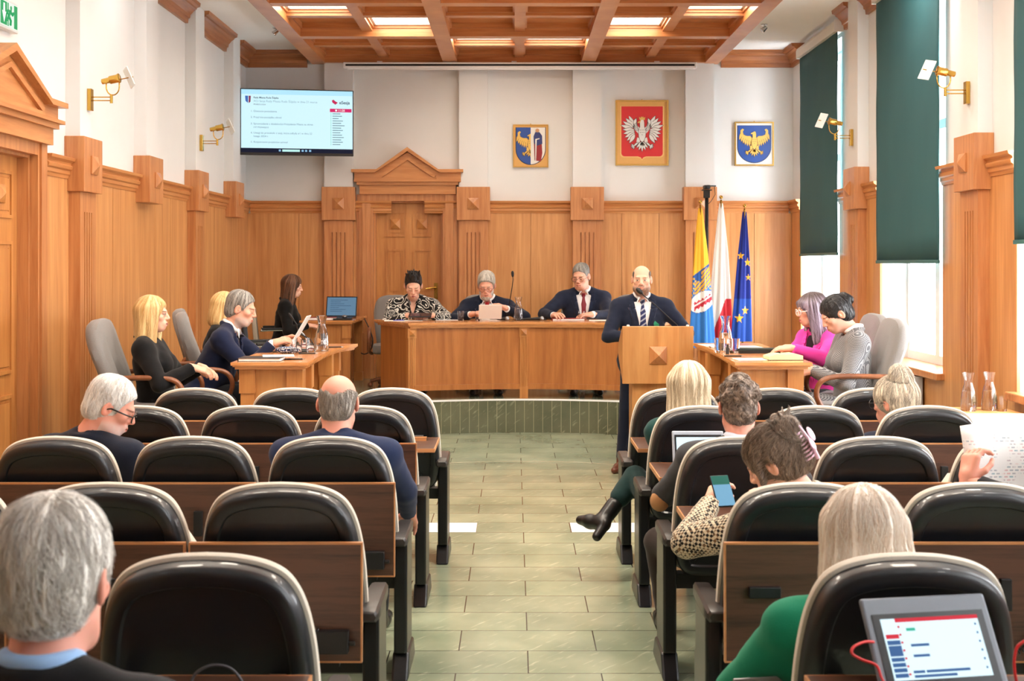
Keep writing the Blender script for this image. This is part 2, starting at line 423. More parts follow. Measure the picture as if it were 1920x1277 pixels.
for a, b in [(6.5, 8.32), (9.62, 11.45), (12.66, 14.49)]:
    cs += gaps(y, a, [c for c in RP if y < c < a], .175); y = b
cs += [(y, YB)]
rails('trim_cornice_right', cs, 'y', corn_prof(), M['corny'], XR, -1)
rails('trim_cornice_back', [(XL + .0005, -2.5), (2.5, XR - .0005)], 'x', corn_prof(), M['cornx'], YB, -1)
struct('baseboard_back', MB().bx(XL + PT, DX0 - .2, YB - .035, YB - PT, DZ, DZ + .1).bx(DX1 + .2, XR - PT, YB - .035, YB - PT, DZ, DZ + .1), M['railx'])
struct('baseboard_left', MB().bx(XL + PT, XL + .035, LD1 + .18, YB - .04, DZ, DZ + .1), M['raily'])

def pyramid(mb, M4, s, h):
    # square-based raised pyramid on its plinth, in the local xz plane facing -y
    mb.bx(-s, s, -.012, 0, -s, s, M4)
    vs = [Vector(p) for p in ((-s, -.012, -s), (s, -.012, -s), (s, -.012, s), (-s, -.012, s), (0, -.012 - h, 0))]
    mb.add([M4 @ v for v in vs], [(0, 1, 4), (1, 2, 4), (2, 3, 4), (3, 0, 4), (3, 2, 1, 0)])
def pilaster(name, pos, rz, z0, shaft, k):
    """local frame: faces -y, wall plane at y=0, centred on x"""
    T = Matrix.Translation(pos) @ Matrix.Rotation(rz, 4, 'Z')
    up = MB().bx(-.172, .172, -.105, 0, 2.6, ZC, T)
    cap = MB().bx(-.2, .2, -.145, 0, 2.245, 2.645, T)
    r = struct('trim_pilaster_%d' % k, up, M['wall'])
    obj('capital', cap, M['wood'], r, bevel=.004)
    p = MB(); pyramid(p, T @ Matrix.Translation((0, -.145, 2.445)), .067, .035)
    obj('capital_pyramid', p, M['wood'], r)
    if shaft:
        s = MB(); e = .172; fl = [-.075, -.025, .025, .075]; fw = .008
        top, bot = 2.1, z0 + .25
        s.bx(-e, e, -.0855, 0, z0, 2.244, T)
        edges = [-e]
        for c in fl: edges += [c - fw, c + fw]
        edges += [e]
        for i in range(0, len(edges), 2): s.bx(edges[i], edges[i + 1], -.105, -.085, bot, top, T)
        s.bx(-e, e, -.105, -.085, top, 2.244, T); s.bx(-e, e, -.105, -.085, z0, bot, T)
        obj('fluted_shaft', s, M['wood'], r)
    return r
k = 1
for i, yy in enumerate(LP):
    pilaster('l', (XL, yy, 0), PI / 2, DZ, i in (0, 2), k); k += 1
for i, xx in enumerate(BP):
    pilaster('b', (xx, YB, 0), 0, DZ, True, k); k += 1
for i, yy in enumerate(RP):
    pilaster('r', (XR, yy, 0), -PI / 2, .001 if yy < 8.5 else DZ, True, k); k += 1

# ------------------------------------------------------------------ doors with pediments
def door(k, T, ow, z0, top, leafdepth, double, drop):
    """local: faces -y, wall plane y=0, opening centred on x with half width ow"""
    cas = MB()
    for s in (-1, 1):
        a, b = sorted((s * ow, s * (ow + .17)))
        cas.bx(a, b, -.055, 0, z0, top + .08, T)
        a, b = sorted((s * (ow + .03), s * (ow + .13)))
        cas.bx(a, b, -.07, -.055, z0, top + .08, T)
        a, b = sorted((s * (ow + .17), s * (ow + .2)))
        cas.bx(a, b, -.035, 0, z0, top + .08, T)
        a, b = sorted((s * ow, s * (ow - .025)))
        cas.bx(a, b, 0, leafdepth, z0, top, T)
    cas.bx(-ow + .0001, ow - .0001, -.055, 0, top, top + .08, T); cas.bx(-ow + .026, ow - .026, .001, leafdepth, top - .02, top - .0005, T)
    d = struct('door_%d' % k, cas, M['wood'])
    ped = MB(); e = ow + .16
    ped.bx(-e, e, -.1, 0, top + .08, top + .19, T)
    ped.bx(-e - .03, e + .03, -.13, 0, top + .19, top + .225, T)
    ped.bx(-e - .06, e + .06, -.16, 0, top + .225, top + .25, T)
    z1 = top + .25; zA = top + .64; W = e + .06
    ped.prism([(-W, z1), (W, z1), (W, z1 + .1), (W - .25, z1 + .1), (0, zA - .06), (-W + .25, z1 + .1), (-W, z1 + .1)], -.11, 0, 'y', T)
    for s in (-1, 1):
        q = [(s * (W + .03), z1 + .09), (s * (W + .03), z1 + .125), (s * (W - .27), z1 + .125), (0, zA), (0, zA - .05), (s * (W - .25), z1 + .085)]
        if s < 0: q = q[::-1]
        ped.prism(q, -.17, 0, 'y', T)
        q = [(s * (W - .32), z1 + .02), (s * (W - .30), z1 + .055), (0, zA - .115), (0, zA - .15)]
        if s < 0: q = q[::-1]
        ped.prism(q, -.135, -.1, 'y', T)
    ped.bx(-W + .3, W - .3, -.135, -.1, z1 + .0, z1 + .03, T)
    obj('pediment', ped, M['railx'] if k == 1 else M['raily'], d)
    nleaf = 2 if double else 1
    for i in range(nleaf):
        a = -ow + .025 + i * (2 * ow - .05) / nleaf; b = a + (2 * ow - .05) / nleaf - .004 * (nleaf - 1)
        lf = MB(); lf.bx(a, b, leafdepth - .045, leafdepth, z0 + .005, top - .02, T)
        leaf = obj('door_leaf', lf, M['desk'], d)
        cols = [(a + .12, (a + b) / 2 - .05), ((a + b) / 2 + .05, b - .12)] if not double else [(a + .1, b - .1)]
        pn = MB()
        for (p, q) in cols:
            for (u0, u1) in ((top - .43, top - .12), (z0 + 1.0, top - .58), (z0 + .18, z0 + .86)):
                yy = leafdepth - .045
                for ex, dd in ((0, .014), (.0225, .004), (.05, .012)):
                    if ex < .04:
                        for r_ in ((p + ex, p + ex + .022, u0 + ex, u1 - ex), (q - ex - .022, q - ex, u0 + ex, u1 - ex), (p + ex + .022, q - ex - .022, u0 + ex, u0 + ex + .022), (p + ex + .022, q - ex - .022, u1 - ex - .022, u1 - ex)):
                            pn.bx(r_[0], r_[1], yy - dd, yy, r_[2], r_[3], T)
                    else:
                        pn.bx(p + ex, q - ex, yy - dd, yy, u0 + ex, u1 - ex, T)
                if u1 > top - .2:
                    pyramid(pn, T @ Matrix.Translation(((p + q) / 2, yy - .012, (u0 + u1) / 2)), .06, .03)
        obj('raised_panel', pn, M['desk'], leaf)
    return d
T1 = Matrix.Translation(((DX0 + DX1) / 2, YB, 0))
d1 = door(1, T1, (DX1 - DX0) / 2, DZ, DTOP, .12, False, 0)
h = MB(); hx, hy, hz = DX1 - .09, YB + .075, 1.37
h.bx(hx - .022, hx + .022, hy - .012, hy, hz - .12, hz + .12)
h.tube([(hx, hy - .01, hz + .06), (hx, hy - .055, hz + .06), (hx - .03, hy - .06, hz + .062), (hx - .12, hy - .06, hz + .05)], [.01, .01, .01, .007], 8)
obj('door_handle', h, M['brass'], d1, smooth='auto')
T2 = Matrix.Translation((XL, (LD0 + LD1) / 2, 0)) @ Matrix.Rotation(PI / 2, 4, 'Z')
door(2, T2, (LD1 - LD0) / 2, 0.001, LDT, .12, True, 0)

# ------------------------------------------------------------------ coffered wooden ceiling
CZ, CM, CS = 4.13, 4.19, .085
gx = [-2.35, -.765, .885, 2.37]; gy = [15.0 - 1.69 * i for i in range(8)]
cof = MB()
for i, x in enumerate(gx):
    cof.bx(x - CS, x + CS, gy[-1] - CS, gy[0] + .06, CZ, ZC - .001)
bands = MB()
for y in gy:
    for a, b in zip(gx[:-1], gx[1:]): cof.bx(a + CS, b - CS, y - .075, y + .075 if y < 14.9 else y + .06, CZ + .004, ZC - .001)
for a, b in zip(gx[:-1], gx[1:]):
    m = (a + b) / 2
    for y0, y1 in zip(gy[:-1], gy[1:]):
        cof.bx(m - .055, m + .055, y1 + .075, y0 - .075, CM, ZC - .001)
        ym = (y0 + y1) / 2
        cof.bx(a + CS, m - .055, ym - .055, ym + .055, CM, ZC - .001); cof.bx(m + .055, b - CS, ym - .055, ym + .055, CM, ZC - .001)
        # inner ledge moulding
        for (p, q) in ((a + CS, m - .055), (m + .055, b - CS)):
            for (u, v) in ((y1 + .075, ym - .055), (ym + .055, y0 - .075)):
                cof.bx(p, p + .02, u, v, CM + .03, ZC - .002); cof.bx(q - .02, q, u, v, CM + .03, ZC - .002)
                cof.bx(p + .02, q - .02, v - .02, v, CM + .03, ZC - .002); cof.bx(p + .02, q - .02, u, u + .02, CM + .03, ZC - .002)
struct('ceiling_coffers', cof, M['woodc'])
cellback = MB(); cellback.bx(gx[0], gx[-1], gy[-1], gy[0], ZC - .012, ZC - .003)
struct('ceiling_coffer_boards', cellback, M['woodc'])
M['lamp'] = emit('warm_light_panel', srgb(255, 240, 214), 5.0)
def cell(ci, ri, sx, sy):     # coffer column, row from the back wall, sub-cell
    a, b = gx[ci], gx[ci + 1]; y0, y1 = gy[ri + 1], gy[ri]; m, ym = (a + b) / 2, (y0 + y1) / 2
    X = (a + CS, m - .055) if sx == 0 else (m + .055, b - CS)
    Y = (y0 + .075, ym - .055) if sy == 0 else (ym + .055, y1 - .075)
    return X, Y
lit = [(1, 0, 0, 0), (1, 0, 1, 0), (0, 1, 1, 1), (0, 1, 0, 0), (2, 1, 0, 1), (2, 1, 1, 0)]
names = {(1, 0, 0, 0): 'warm coffer light nearest the back wall, left of the centre beam', (1, 0, 1, 0): 'warm coffer light nearest the back wall, right of the centre beam',
         (0, 1, 1, 1): 'warm coffer light in left column, inner one by the beam', (0, 1, 0, 0): 'warm coffer light in left column, outer one by the white ceiling',
         (2, 1, 0, 1): 'warm coffer light in right column, inner one by the beam', (2, 1, 1, 0): 'warm coffer light in right column, outer one by the white ceiling'}
for r in (3, 5): lit += [(0, r, 1, 1), (0, r, 0, 0), (2, r, 0, 1), (2, r, 1, 0), (1, r - 1, 0, 0), (1, r - 1, 1, 0)]
for c in lit:
    X, Y = cell(*c)
    X = (X[0] + .022, X[1] - .022); Y = (Y[0] + .022, Y[1] - .022)
    fr = MB(); z1 = ZC - .013
    fr.bx(X[0], X[1], Y[0], Y[0] + .02, z1 - .025, z1); fr.bx(X[0], X[1], Y[1] - .02, Y[1], z1 - .025, z1)
    fr.bx(X[0], X[0] + .02, Y[0] + .02, Y[1] - .02, z1 - .025, z1); fr.bx(X[1] - .02, X[1], Y[0] + .02, Y[1] - .02, z1 - .025, z1)
    cx, cy = (X[0] + X[1]) / 2, (Y[0] + Y[1]) / 2
    t = thing('ceiling_light', names.get(c, 'warm coffer light panel in the wooden ceiling towards the rear of the hall'), 'light', (0, 0, 0), 0, 'lights in the coffered ceiling')
    obj('light_frame', fr, M['white'], t)
    obj('diffuser', MB().bx(X[0] + .02, X[1] - .02, Y[0] + .02, Y[1] - .02, z1 - .02, z1 - .008), M['lamp'], t)
# ================================================================== FIXTURES
# television on an arm in the back left corner
pL, pR = Vector((-3.152, 14.35, 0)), Vector((-1.874, 14.57, 0))
tvw = (pR - pL).length; tvh = .767; tz = 2.977
ang = math.atan2((pR - pL).y, (pR - pL).x)
tv = thing('television', 'flat television on wall bracket in back left corner showing agenda', 'television', ((pL.x + pR.x) / 2, (pL.y + pR.y) / 2, tz), ang)
obj('casing', MB().bx(-tvw / 2, tvw / 2, 0, .045, 0, tvh), M['blackp'], tv, bevel=.006)
obj('wall_bracket', MB().bx(-.2, .2, .045, .07, .2, .56).tube([(0, .06, .38), (-.12, .3, .38), (.0, .5, .38)], .02, 8), M['black'], tv)
bez, chin = .012, .03
x0, x1, z0, z1 = -tvw / 2 + bez, tvw / 2 - bez, chin, tvh - bez
bar = z0 + .05
scr = obj('screen', MB().bx(x0, x1, -.002, .002, bar, z1), emit('screen_white', srgb(205, 240, 250), .95), tv)
obj('browser_bar', MB().bx(x0, x1, -.003, -.0015, z1 - .055, z1), emit('screen_pale_blue', srgb(176, 226, 246), .95), scr)
tb = obj('task_bar', MB().bx(x0, x1, -.002, .002, z0, bar), emit('screen_navy', srgb(14, 22, 48), .8), tv)
sf = MB(); n_ = 14
sf.bx(-.17, .03, -.004, -.002, z0 + .012, bar - .012)
obj('search_field', sf, emit('screen_field', srgb(190, 240, 235), .9), tb)
ic = MB()
for i, xx in enumerate((-.21, .05, .09, .135)): ic.bx(xx, xx + .024, -.004, -.002, z0 + .014, bar - .014)
obj('task_icons', ic, emit('screen_icon', srgb(150, 200, 235), .8), tb)
tx = MB(); Tx = lambda s, size, x, z, **k: add_text(tx, s, size, x, z, -.0045, **k)
X0 = x0 + .14
items = [('1.', 'Otwarcie posiedzenia', .415), ('2.', 'Przyjęcie porządku obrad', .345), ('3.', 'Sprawozdanie z działalności Prezydenta Miasta za okres', .27), ('', 'międzysesyjny', .232),
         ('4.', 'Uwagi do protokołu z sesji, która odbyła się w dniu 22', .165), ('', 'lutego 2024 r.', .127), ('5.', 'Rozpatrzenie projektów uchwał', .06)]
for nmb, s, z in items:
    if nmb: Tx(nmb, .03, X0 - .032, bar + z)
    Tx(s, .03, X0, bar + z)
obj('agenda_text', tx, emit('screen_text', srgb(112, 158, 176), .6), scr)
tx = MB(); Tx('Rada Miasta Ruda Śląska', .028, X0, bar + .572, bold=True); Tx('PR.0002.3.2024', .022, X0, bar + .495)
Tx('eSesja', .05, x1 - .155, bar + .525, bold=True)
obj('heading_text', tx, emit('screen_text_dark', srgb(70, 96, 116), .6), scr)
tx = MB(); Tx('XCI Sesja Rady Miasta Ruda Śląska w dniu 21 marca', .034, X0, bar + .53)
obj('title_text', tx, emit('screen_text_pale', srgb(140, 186, 200), .7), scr)
lg = MB()
cxl, czl = x1 - .2, bar + .545
lg.prism([(cxl - .04, czl + .02), (cxl - .02, czl + .03), (cxl, czl + .012), (cxl + .03, czl - .004), (cxl, czl - .028), (cxl - .02, czl - .012), (cxl - .032, czl - .006)], -.004, -.002)
obj('logo_mark', lg, emit('screen_crimson', srgb(206, 44, 92), .8), scr)
pk = MB().bx(x1 - .262, x1 - .012, -.004, -.002, bar + .43, bar + .47)
obj('clock_bar', pk, emit('screen_pink', srgb(214, 40, 104), .9), scr)
tx = MB(); Tx('11:08', .036, x1 - .17, bar + .437)
vs = [(x1 - .19 + .012 * math.cos(t), -.0045, bar + .45 + .012 * math.sin(t)) for t in [2 * PI * i / 16 for i in range(16)]]
tx.add(vs, [tuple(range(16))])
obj('clock_text', tx, emit('screen_text_white', srgb(245, 250, 250), .9), scr)
gl = MB(); tl = MB()
for i in range(14):
    zz = bar + .405 - i * .0275
    gl.bx(x1 - .252, x1 - .247, -.004, -.002, zz - .004, zz + .016)
    wd = [.09, .11, .07, .12, .1, .14, .1, .12, .09, .11, .13, .1, .12, .09][i]
    tl.bx(x1 - .232, x1 - .232 + wd, -.004, -.002, zz + .002, zz + .010)
obj('list_marks', gl, emit('screen_green', srgb(110, 226, 196), .8), scr)
obj('list_lines', tl, emit('screen_line', srgb(118, 160, 172), .6), scr)
sh1 = MB().prism([(x0 + .045, bar + .6), (x0 + .078, bar + .6), (x0 + .078, bar + .515), (x0 + .05, bar + .54)], -.004, -.002)
sh2 = MB().prism([(x0 + .085, bar + .6), (x0 + .11, bar + .6), (x0 + .105, bar + .53), (x0 + .085, bar + .515)], -.004, -.002)
obj('shield_blue', sh1, emit('screen_shield_blue', srgb(70, 112, 190), .8), scr); obj('shield_red', sh2, emit('screen_shield_red', srgb(150, 60, 90), .8), scr)

# ---- framed coats of arms
def leaf(cx, cz, ang, L, W, n=7):
    ca, sa = math.cos(R(ang)), math.sin(R(ang)); pts = []
    prof = [(t, math.sin(PI * min(1, t * 1.0) ** .8) * .5) for t in [i / n for i in range(n + 1)]]
    up = [(t * L, w_ * W) for t, w_ in prof]; dn = [(t * L, -w_ * W) for t, w_ in prof[1:-1]][::-1]
    return [(cx + x * ca - z * sa, cz + x * sa + z * ca) for x, z in up + dn]
def eagle(S, style):
    """list of (polygon, layer, kind) in unit square coordinates scaled by S"""
    out = []
    def add(poly, lay, kind='fill', grow=.012):
        out.append(([(x * S, z * S) for x, z in poly], lay, kind))
    for s in (-1, 1):
        def lf(cx, cz, a, L, W, lay):
            a2 = a if s > 0 else 180 - a
            out.append(([(x * S, z * S) for x, z in leaf(s * (cx - .012 * math.cos(R(a))), cz - .012 * math.sin(R(a)), a2, L + .03, W + .022)], lay, 'line'))
            out.append(([(x * S, z * S) for x, z in leaf(s * cx, cz, a2, L, W)], lay + .5, 'fill'))
        if style == 'spread':
            for i in range(9):
                a = 62 - i * 15; L = .30 - .010 * abs(i - 3)
                lf(.2 + .012 * i * (1 if i < 4 else -.2), .2 - .028 * i, a, L, .085, i)
            for i in range(6):
                lf(.1 + .02 * i, .08 + .03 * i, 40 + 14 * i, .15, .07, 10 + i)
            out.append(([(s * x * S, z * S) for x, z in [(.04, .1), (.1, .17), (.17, .27), (.24, .33), (.26, .28), (.22, .18), (.17, .08), (.08, -.02)]], 9, 'fill'))
        else:
            for i in range(7):
                lf(.12 + .045 * i, .2 - .006 * i + .004 * i * i, -98 + 4.5 * i, .36 - .02 * i, .075, i)
            out.append(([(s * x * S, z * S) for x, z in [(.04, .1), (.14, .2), (.26, .2), (.34, .24), (.36, .34), (.32, .40), (.37, .43), (.43, .38), (.43, .24), (.36, .14), (.2, .08), (.06, 0)]], 9, 'fill'))
        # leg and claw
        out.append(([(s * x * S, z * S) for x, z in [(.05, -.12), (.12, -.1), (.14, -.2), (.1, -.26), (.06, -.22)]], 11, 'fill'))
        lf(.1, -.22, -42, .16, .04, 12)
        for a in (-80, -40, -5, 30): lf(.2, -.31, a, .08, .028, 12)
    body = [(.0, .2), (.06, .16), (.09, .05), (.08, -.08), (.04, -.18), (0, -.22), (-.04, -.18), (-.08, -.08), (-.09, .05), (-.06, .16)]
    out.append(([(x * 1.12 * S, z * 1.06 * S) for x, z in body], 13, 'line')); out.append(([(x * S, z * S) for x, z in body], 14, 'fill'))
    for i in range(5):
        a = -90 + (i - 2) * 22
        out.append(([(x * S, z * S) for x, z in leaf(0, -.2, a, .26 - .02 * abs(i - 2), .075)], 13.5, 'line'))
        out.append(([(x * S, z * S) for x, z in leaf(0, -.21, a, .24 - .02 * abs(i - 2), .055)], 14, 'fill'))
    head = [(-.05, .15), (-.055, .26), (-.03, .33), (.0, .345), (.035, .33), (.05, .26), (.05, .15)]
    out.append(([(x * S * 1.15, z * S) for x, z in head], 14.2, 'line')); out.append(([(x * S, z * S) for x, z in head], 15, 'fill'))
    out.append(([(x * S, z * S) for x, z in [(-.03, .325), (-.1, .29), (-.115, .255), (-.09, .262), (-.05, .262)]], 15.5, 'gold'))
    for i in range(3):
        for j in range(-1, 2):
            if abs(j) * 2 + i < 4:
                out.append(([(x * S, z * S) for x, z in [(j * .045 - .02, .1 - i * .06), (j * .045, .085 - i * .06), (j * .045 + .02, .1 - i * .06), (j * .045, .07 - i * .06)]], 16, 'line'))
    return out
def picture(label, px, py, w, h, build, frame_w=.018, board=None):
    c = at(px, py, YB)
    t = thing('framed_coat_of_arms', label, 'picture', (c.x, YB - .002, c.z - h / 2))
    f = MB(); hw = w / 2
    f.bx(-hw, hw, -.03, 0, 0, frame_w); f.bx(-hw, hw, -.03, 0, h - frame_w, h)
    f.bx(-hw, -hw + frame_w, -.03, 0, frame_w, h - frame_w); f.bx(hw - frame_w, hw, -.03, 0, frame_w, h - frame_w)
    f.tube([(0, -.012, h), (0, -.012, h + .012)], .006, 8)
    obj('frame', f, M['gold'], t)
    obj('backing_board', MB().bx(-hw + frame_w, hw - frame_w, -.018, 0, frame_w, h - frame_w), board, t)
    build(t, w, h)
    return t
def layered(t, name, polys, mats, y0, cz, cx=0):
    for kind, mat in mats.items():
        mb = MB()
        for poly, lay, k in polys:
            if k == kind: mb.prism([(x + cx, z + cz) for x, z in poly], y0 - .0005 - lay * .0006, y0, 'y')
        if mb.v: obj(name + '_' + {'fill': 'feathers', 'line': 'outline', 'gold': 'beak'}[kind], mb, mat, t)
def shield(w, h, point, z0, r=.1, n=10):
    pts = [(-w / 2, h), (w / 2, h)]
    if point == 'square':
        pts += [(w / 2, r)] + [(w / 2 - r + r * math.cos(a), r + r * math.sin(a)) for a in [-PI / 2 * i / 6 for i in range(1, 7)]]
        pts += [(.10 * w, 0), (.03 * w, -.02 * h), (0, -.06 * h), (-.03 * w, -.02 * h), (-.10 * w, 0)]
        pts += [(-w / 2 + r + r * math.cos(a), r + r * math.sin(a)) for a in [-PI / 2 - PI / 2 * i / 6 for i in range(0, 7)]]
    else:
        pts += [(w / 2 * math.cos(a), h * .42 + h * .42 * math.sin(a)) for a in [-PI * i / 20 for i in range(21)]]
    return [(x, z + z0) for x, z in pts][::-1]
mk = lambda n, c, **k: plain(n, srgb(*c), k.pop('rough', .45), noise=.04, **k)
M['silver_f'] = mk('eagle_white', (224, 224, 222)); M['line_f'] = mk('eagle_outline', (64, 62, 66)); M['gold_f'] = mk('eagle_gold', (222, 182, 92)); M['goldline'] = mk('eagle_gold_outline', (110, 78, 30))
M['red_s'] = mk('shield_red_field', (204, 34, 40)); M['blue_s'] = mk('shield_blue_field', (34, 74, 150)); M['gold_b'] = mk('gold_board', (214, 164, 92)); M['white_b'] = mk('white_board', (238, 238, 238)); M['shield_w'] = mk('shield_white', (228, 226, 220)); M['robe_r'] = mk('robe_red', (140, 28, 36)); M['robe_b'] = mk('robe_blue', (40, 52, 110)); M['navyline'] = mk('shield_border', (24, 36, 72)); M['palegold'] = mk('shield_gold_border', (226, 186, 116))
def build_white(t, w, h):
    obj('shield_border', MB().prism(shield(w * .83, h * .79, 'square', h * .125, .045), -.021, -.018), M['palegold'], t)
    obj('shield_field', MB().prism(shield(w * .78, h * .765, 'square', h * .14, .04), -.024, -.018), M['red_s'], t)
    layered(t, 'eagle', eagle(w * .76, 'spread'), {'line': M['line_f'], 'fill': M['silver_f'], 'gold': M['gold_f']}, -.024, h * .49)
    s = w * .76; cz = h * .49
    cr = [(-.06, .335), (-.075, .41), (-.04, .38), (-.02, .425), (0, .385), (.02, .425), (.04, .38), (.075, .41), (.06, .335)]
    obj('crown', MB().prism([(x * s, z * s + cz) for x, z in cr], -.037, -.024), M['gold_f'], t)
picture('gold-framed red shield with crowned white eagle, largest of the three crests', 1203.5, 249.5, .64, .79, build_white, .02, M['gold_b'])
def build_gold(t, w, h):
    obj('shield_border', MB().prism(shield(w * .87, h * .86, 'round', h * .06), -.021, -.018), M['navyline'], t)
    obj('shield_field', MB().prism(shield(w * .84, h * .84, 'round', h * .075), -.024, -.018), M['blue_s'], t)
    layered(t, 'eagle', eagle(w * .82, 'down'), {'line': M['goldline'], 'fill': M['gold_f'], 'gold': M['gold_f']}, -.024, h * .53)
picture('gold-framed blue shield with golden eagle on white, rightmost crest near blinds', 1413.5, 270, .472, .53, build_gold, .016, M['white_b'])
def build_half(t, w, h):
    obj('shield_border', MB().prism(shield(w * .86, h * .88, 'round', h * .055), -.021, -.018), M['navyline'], t)
    sh = shield(w * .82, h * .86, 'round', h * .07)
    obj('blue_half', MB().prism([(min(x, 0), z) for x, z in sh], -.024, -.018), M['blue_s'], t)
    obj('white_half', MB().prism([(max(x, 0), z) for x, z in sh], -.024, -.018), M['shield_w'], t)
    ev = eagle(w * .86, 'down'); half = []
    for poly, lay, k in ev:
        if all(x <= .02 * w for x, z in poly) or min(x for x, z in poly) < -.01:
            half.append(([(min(x, 0), z) for x, z in poly], lay, k))
    layered(t, 'eagle', half, {'line': M['goldline'], 'fill': M['gold_f'], 'gold': M['gold_f']}, -.024, h * .54)
    c = w * .19; q = lambda pts: [(c + x * w, z * h) for x, z in pts]
    obj('red_robe', MB().prism(q([(-.08, .16), (.1, .14), (.14, .34), (.12, .6), (-.1, .6), (-.09, .36)]), -.028, -.024), M['robe_r'], t)
    obj('blue_cloak', MB().prism(q([(-.1, .56), (-.02, .5), (.14, .55), (.13, .74), (.06, .82), (-.06, .82), (-.11, .72)]), -.031, -.024), M['robe_b'], t)
    obj('figure_head', MB().prism(q([(.035 * math.cos(a) * 1.6, .86 + .045 * math.sin(a)) for a in [2 * PI * i / 14 for i in range(14)]]), -.033, -.024), mk('painted_skin', (196, 146, 104)), t)
    obj('sword', MB().prism(q([(-.06, .12), (-.04, .12), (-.02, .64), (.06, .66), (.06, .68), (-.06, .66)]), -.035, -.024), M['shield_w'], t)
picture('gold-framed shield halved blue and white with robed figure, leftmost crest', 995, 274, .426, .516, build_half, .014, M['gold_b'])

# ---- projection screen case under the coffers
t = thing('projection_screen', 'rolled projection screen case mounted under the wooden ceiling at back wall', 'projection screen', (0, 14.84, 4.04))
obj('case', MB().bx(-2.03, 2.17, -.04, .06, .0, .075), M['white'], t, bevel=.01)
for x in (-1.6, 0, 1.7): obj('mounting_bracket', MB().bx(x - .03, x + .03, -.0, .05, .07, .094), M['white'], t)
obj('slot', MB().bx(-2.0, 2.14, -.043, -.039, .028, .052), M['black'], t)
obj('bottom_bar', MB().bx(-1.98, 2.12, -.03, .0, -.012, .0), M['white'], t)

# ---- flags
M['cloth_attr'] = attr_mat('flag_cloth', .75, sheen=.15, spec=.2)
def colmesh(name, vs, fs, cols, mat, parent, smooth=True):
    me = bpy.data.meshes.new(name); me.from_pydata([tuple(v) for v in vs], [], fs); me.update()
    a = me.color_attributes.new('Col', 'FLOAT_COLOR', 'POINT')
    arr = np.ones((len(vs), 4), np.float32); arr[:, :3] = np.array(cols, np.float32)[:, :3]
    a.data.foreach_set('color', arr.ravel())
    me.materials.append(mat)
    if smooth: me.polygons.foreach_set('use_smooth', [True] * len(me.polygons))
    return link(name, me, parent)
def star_in(x, z, cx, cz, r, sx=1.0):
    dx, dz = (x - cx) / sx, z - cz; d = math.hypot(dx, dz)
    if d > r: return False
    a = (math.atan2(dx, dz) + 2 * PI) % (2 * PI / 5); a = min(a, 2 * PI / 5 - a)
    # star edge
    ri = r * .382; t = PI / 5
    x1, y1, x2, y2 = r, 0, ri * math.cos(t), ri * math.sin(t)
    px_, py_ = d * math.cos(a), d * math.sin(a)
    return (x2 - x1) * (py_ - y1) - (y2 - y1) * (px_ - x1) > 0
Y_ = srgb(236, 178, 52); B_ = srgb(52, 116, 190); W_ = srgb(236, 234, 232); R_ = srgb(204, 42, 54); EB = srgb(22, 38, 120); RO = srgb(190, 46, 60); NV = srgb(44, 84, 150)
def flag(label, px, ytop, ybot, Y, wt, wb, colf, lean, pole_px, seed):
    S_ = F / Y; base = Vector((at(px, 0, Y).x, Y, DZ))
    t = thing('flag_on_pole', label, 'flag', base, 0, 'flags on stands')
    z0 = at(px, ybot, Y).z - DZ; z1 = at(px, ytop, Y).z - DZ
    pole = MB(); dx = (pole_px - px) / S_
    pole.tube([(0, 0, .02), (dx, 0, z1 + .04)], .012, 10)
    obj('pole', pole, M['brass'], t, smooth=True)
    obj('finial', MB().ball((dx, 0, z1 + .07), .022, 12, 8), M['brass'], t, smooth=True)
    obj('stand', MB().lathe([(.17, 0), (.17, .02), (.05, .05), (.025, .12), (.025, .2)], 24), M['chrome'], t, smooth='auto')
    NU, NV_ = 120, 190; vs = []; cols = []
    for j in range(NV_ + 1):
        v = j / NV_; z = z1 + (z0 - z1) * v
        e = v ** .75; hw = wt + (wb - wt) * e
        cxo = dx * (1 - v) + lean * v
        for i in range(NU):
            a = 2 * PI * i / NU; s = math.sin(a); c = math.cos(a)
            pl = 1 + (.16 * math.sin(5 * a + seed + 1.5 * v) + .10 * math.sin(9 * a - seed * 2 + 2 * v)) * min(1, v * 3)
            x = cxo + hw * c * pl; y = hw * .38 * s * (1 + 1.6 * (pl - 1))
            vs.append((x, y, z))
            cols.append(colf((x - cxo) * S_, (DZ + z - HC) * -S_ + CY, s))
    fs = []
    for j in range(NV_):
        for i in range(NU):
            k = (i + 1) % NU; fs.append((j * NU + i, (j + 1) * NU + i, (j + 1) * NU + k, j * NU + k))
    fs.append(tuple(range(NU))[::-1]); fs.append(tuple(NV_ * NU + i for i in range(NU)))
    colmesh('flag_cloth', vs, fs, cols, M['cloth_attr'], t)
    return t
def f1(x, y, s):
    # yellow over blue with a winged shield
    d = y - (506 - .75 * x)
    if d < 0: return Y_
    ex, ey = (x - 2) / 24, (y - 566 + .35 * x) / 19
    if ex * ex + ey * ey < 1:
        fx = abs((y - 566) + .55 * x - 2)
        if fx < 7 + .2 * math.sin(x * .9) * 8 and x > -14:
            return W_ if abs((y - 566) + .62 * x) < 1.5 else RO
        return W_
    if ex * ex + ey * ey < 1.12: return NV
    if 4 < d < 42 and x > -12:
        if math.sin((y + x * 1.2) * .75) > -.45 and (x > 0 or d > 22 + x): return Y_
        return NV
    if d < 4: return NV
    if d < 60 and math.sin(x * .8) * math.sin(y * .7) > .25: return Y_
    return B_
def f2(x, y, s):
    return R_ if y > 640 - 3.4 * (x + 18) + .02 * (x + 18) ** 2 and y > 560 else W_
stars = [(-6, 480, 8), (7, 492, 9), (9, 520, 7), (4, 582, 9), (-7, 597, 10)]
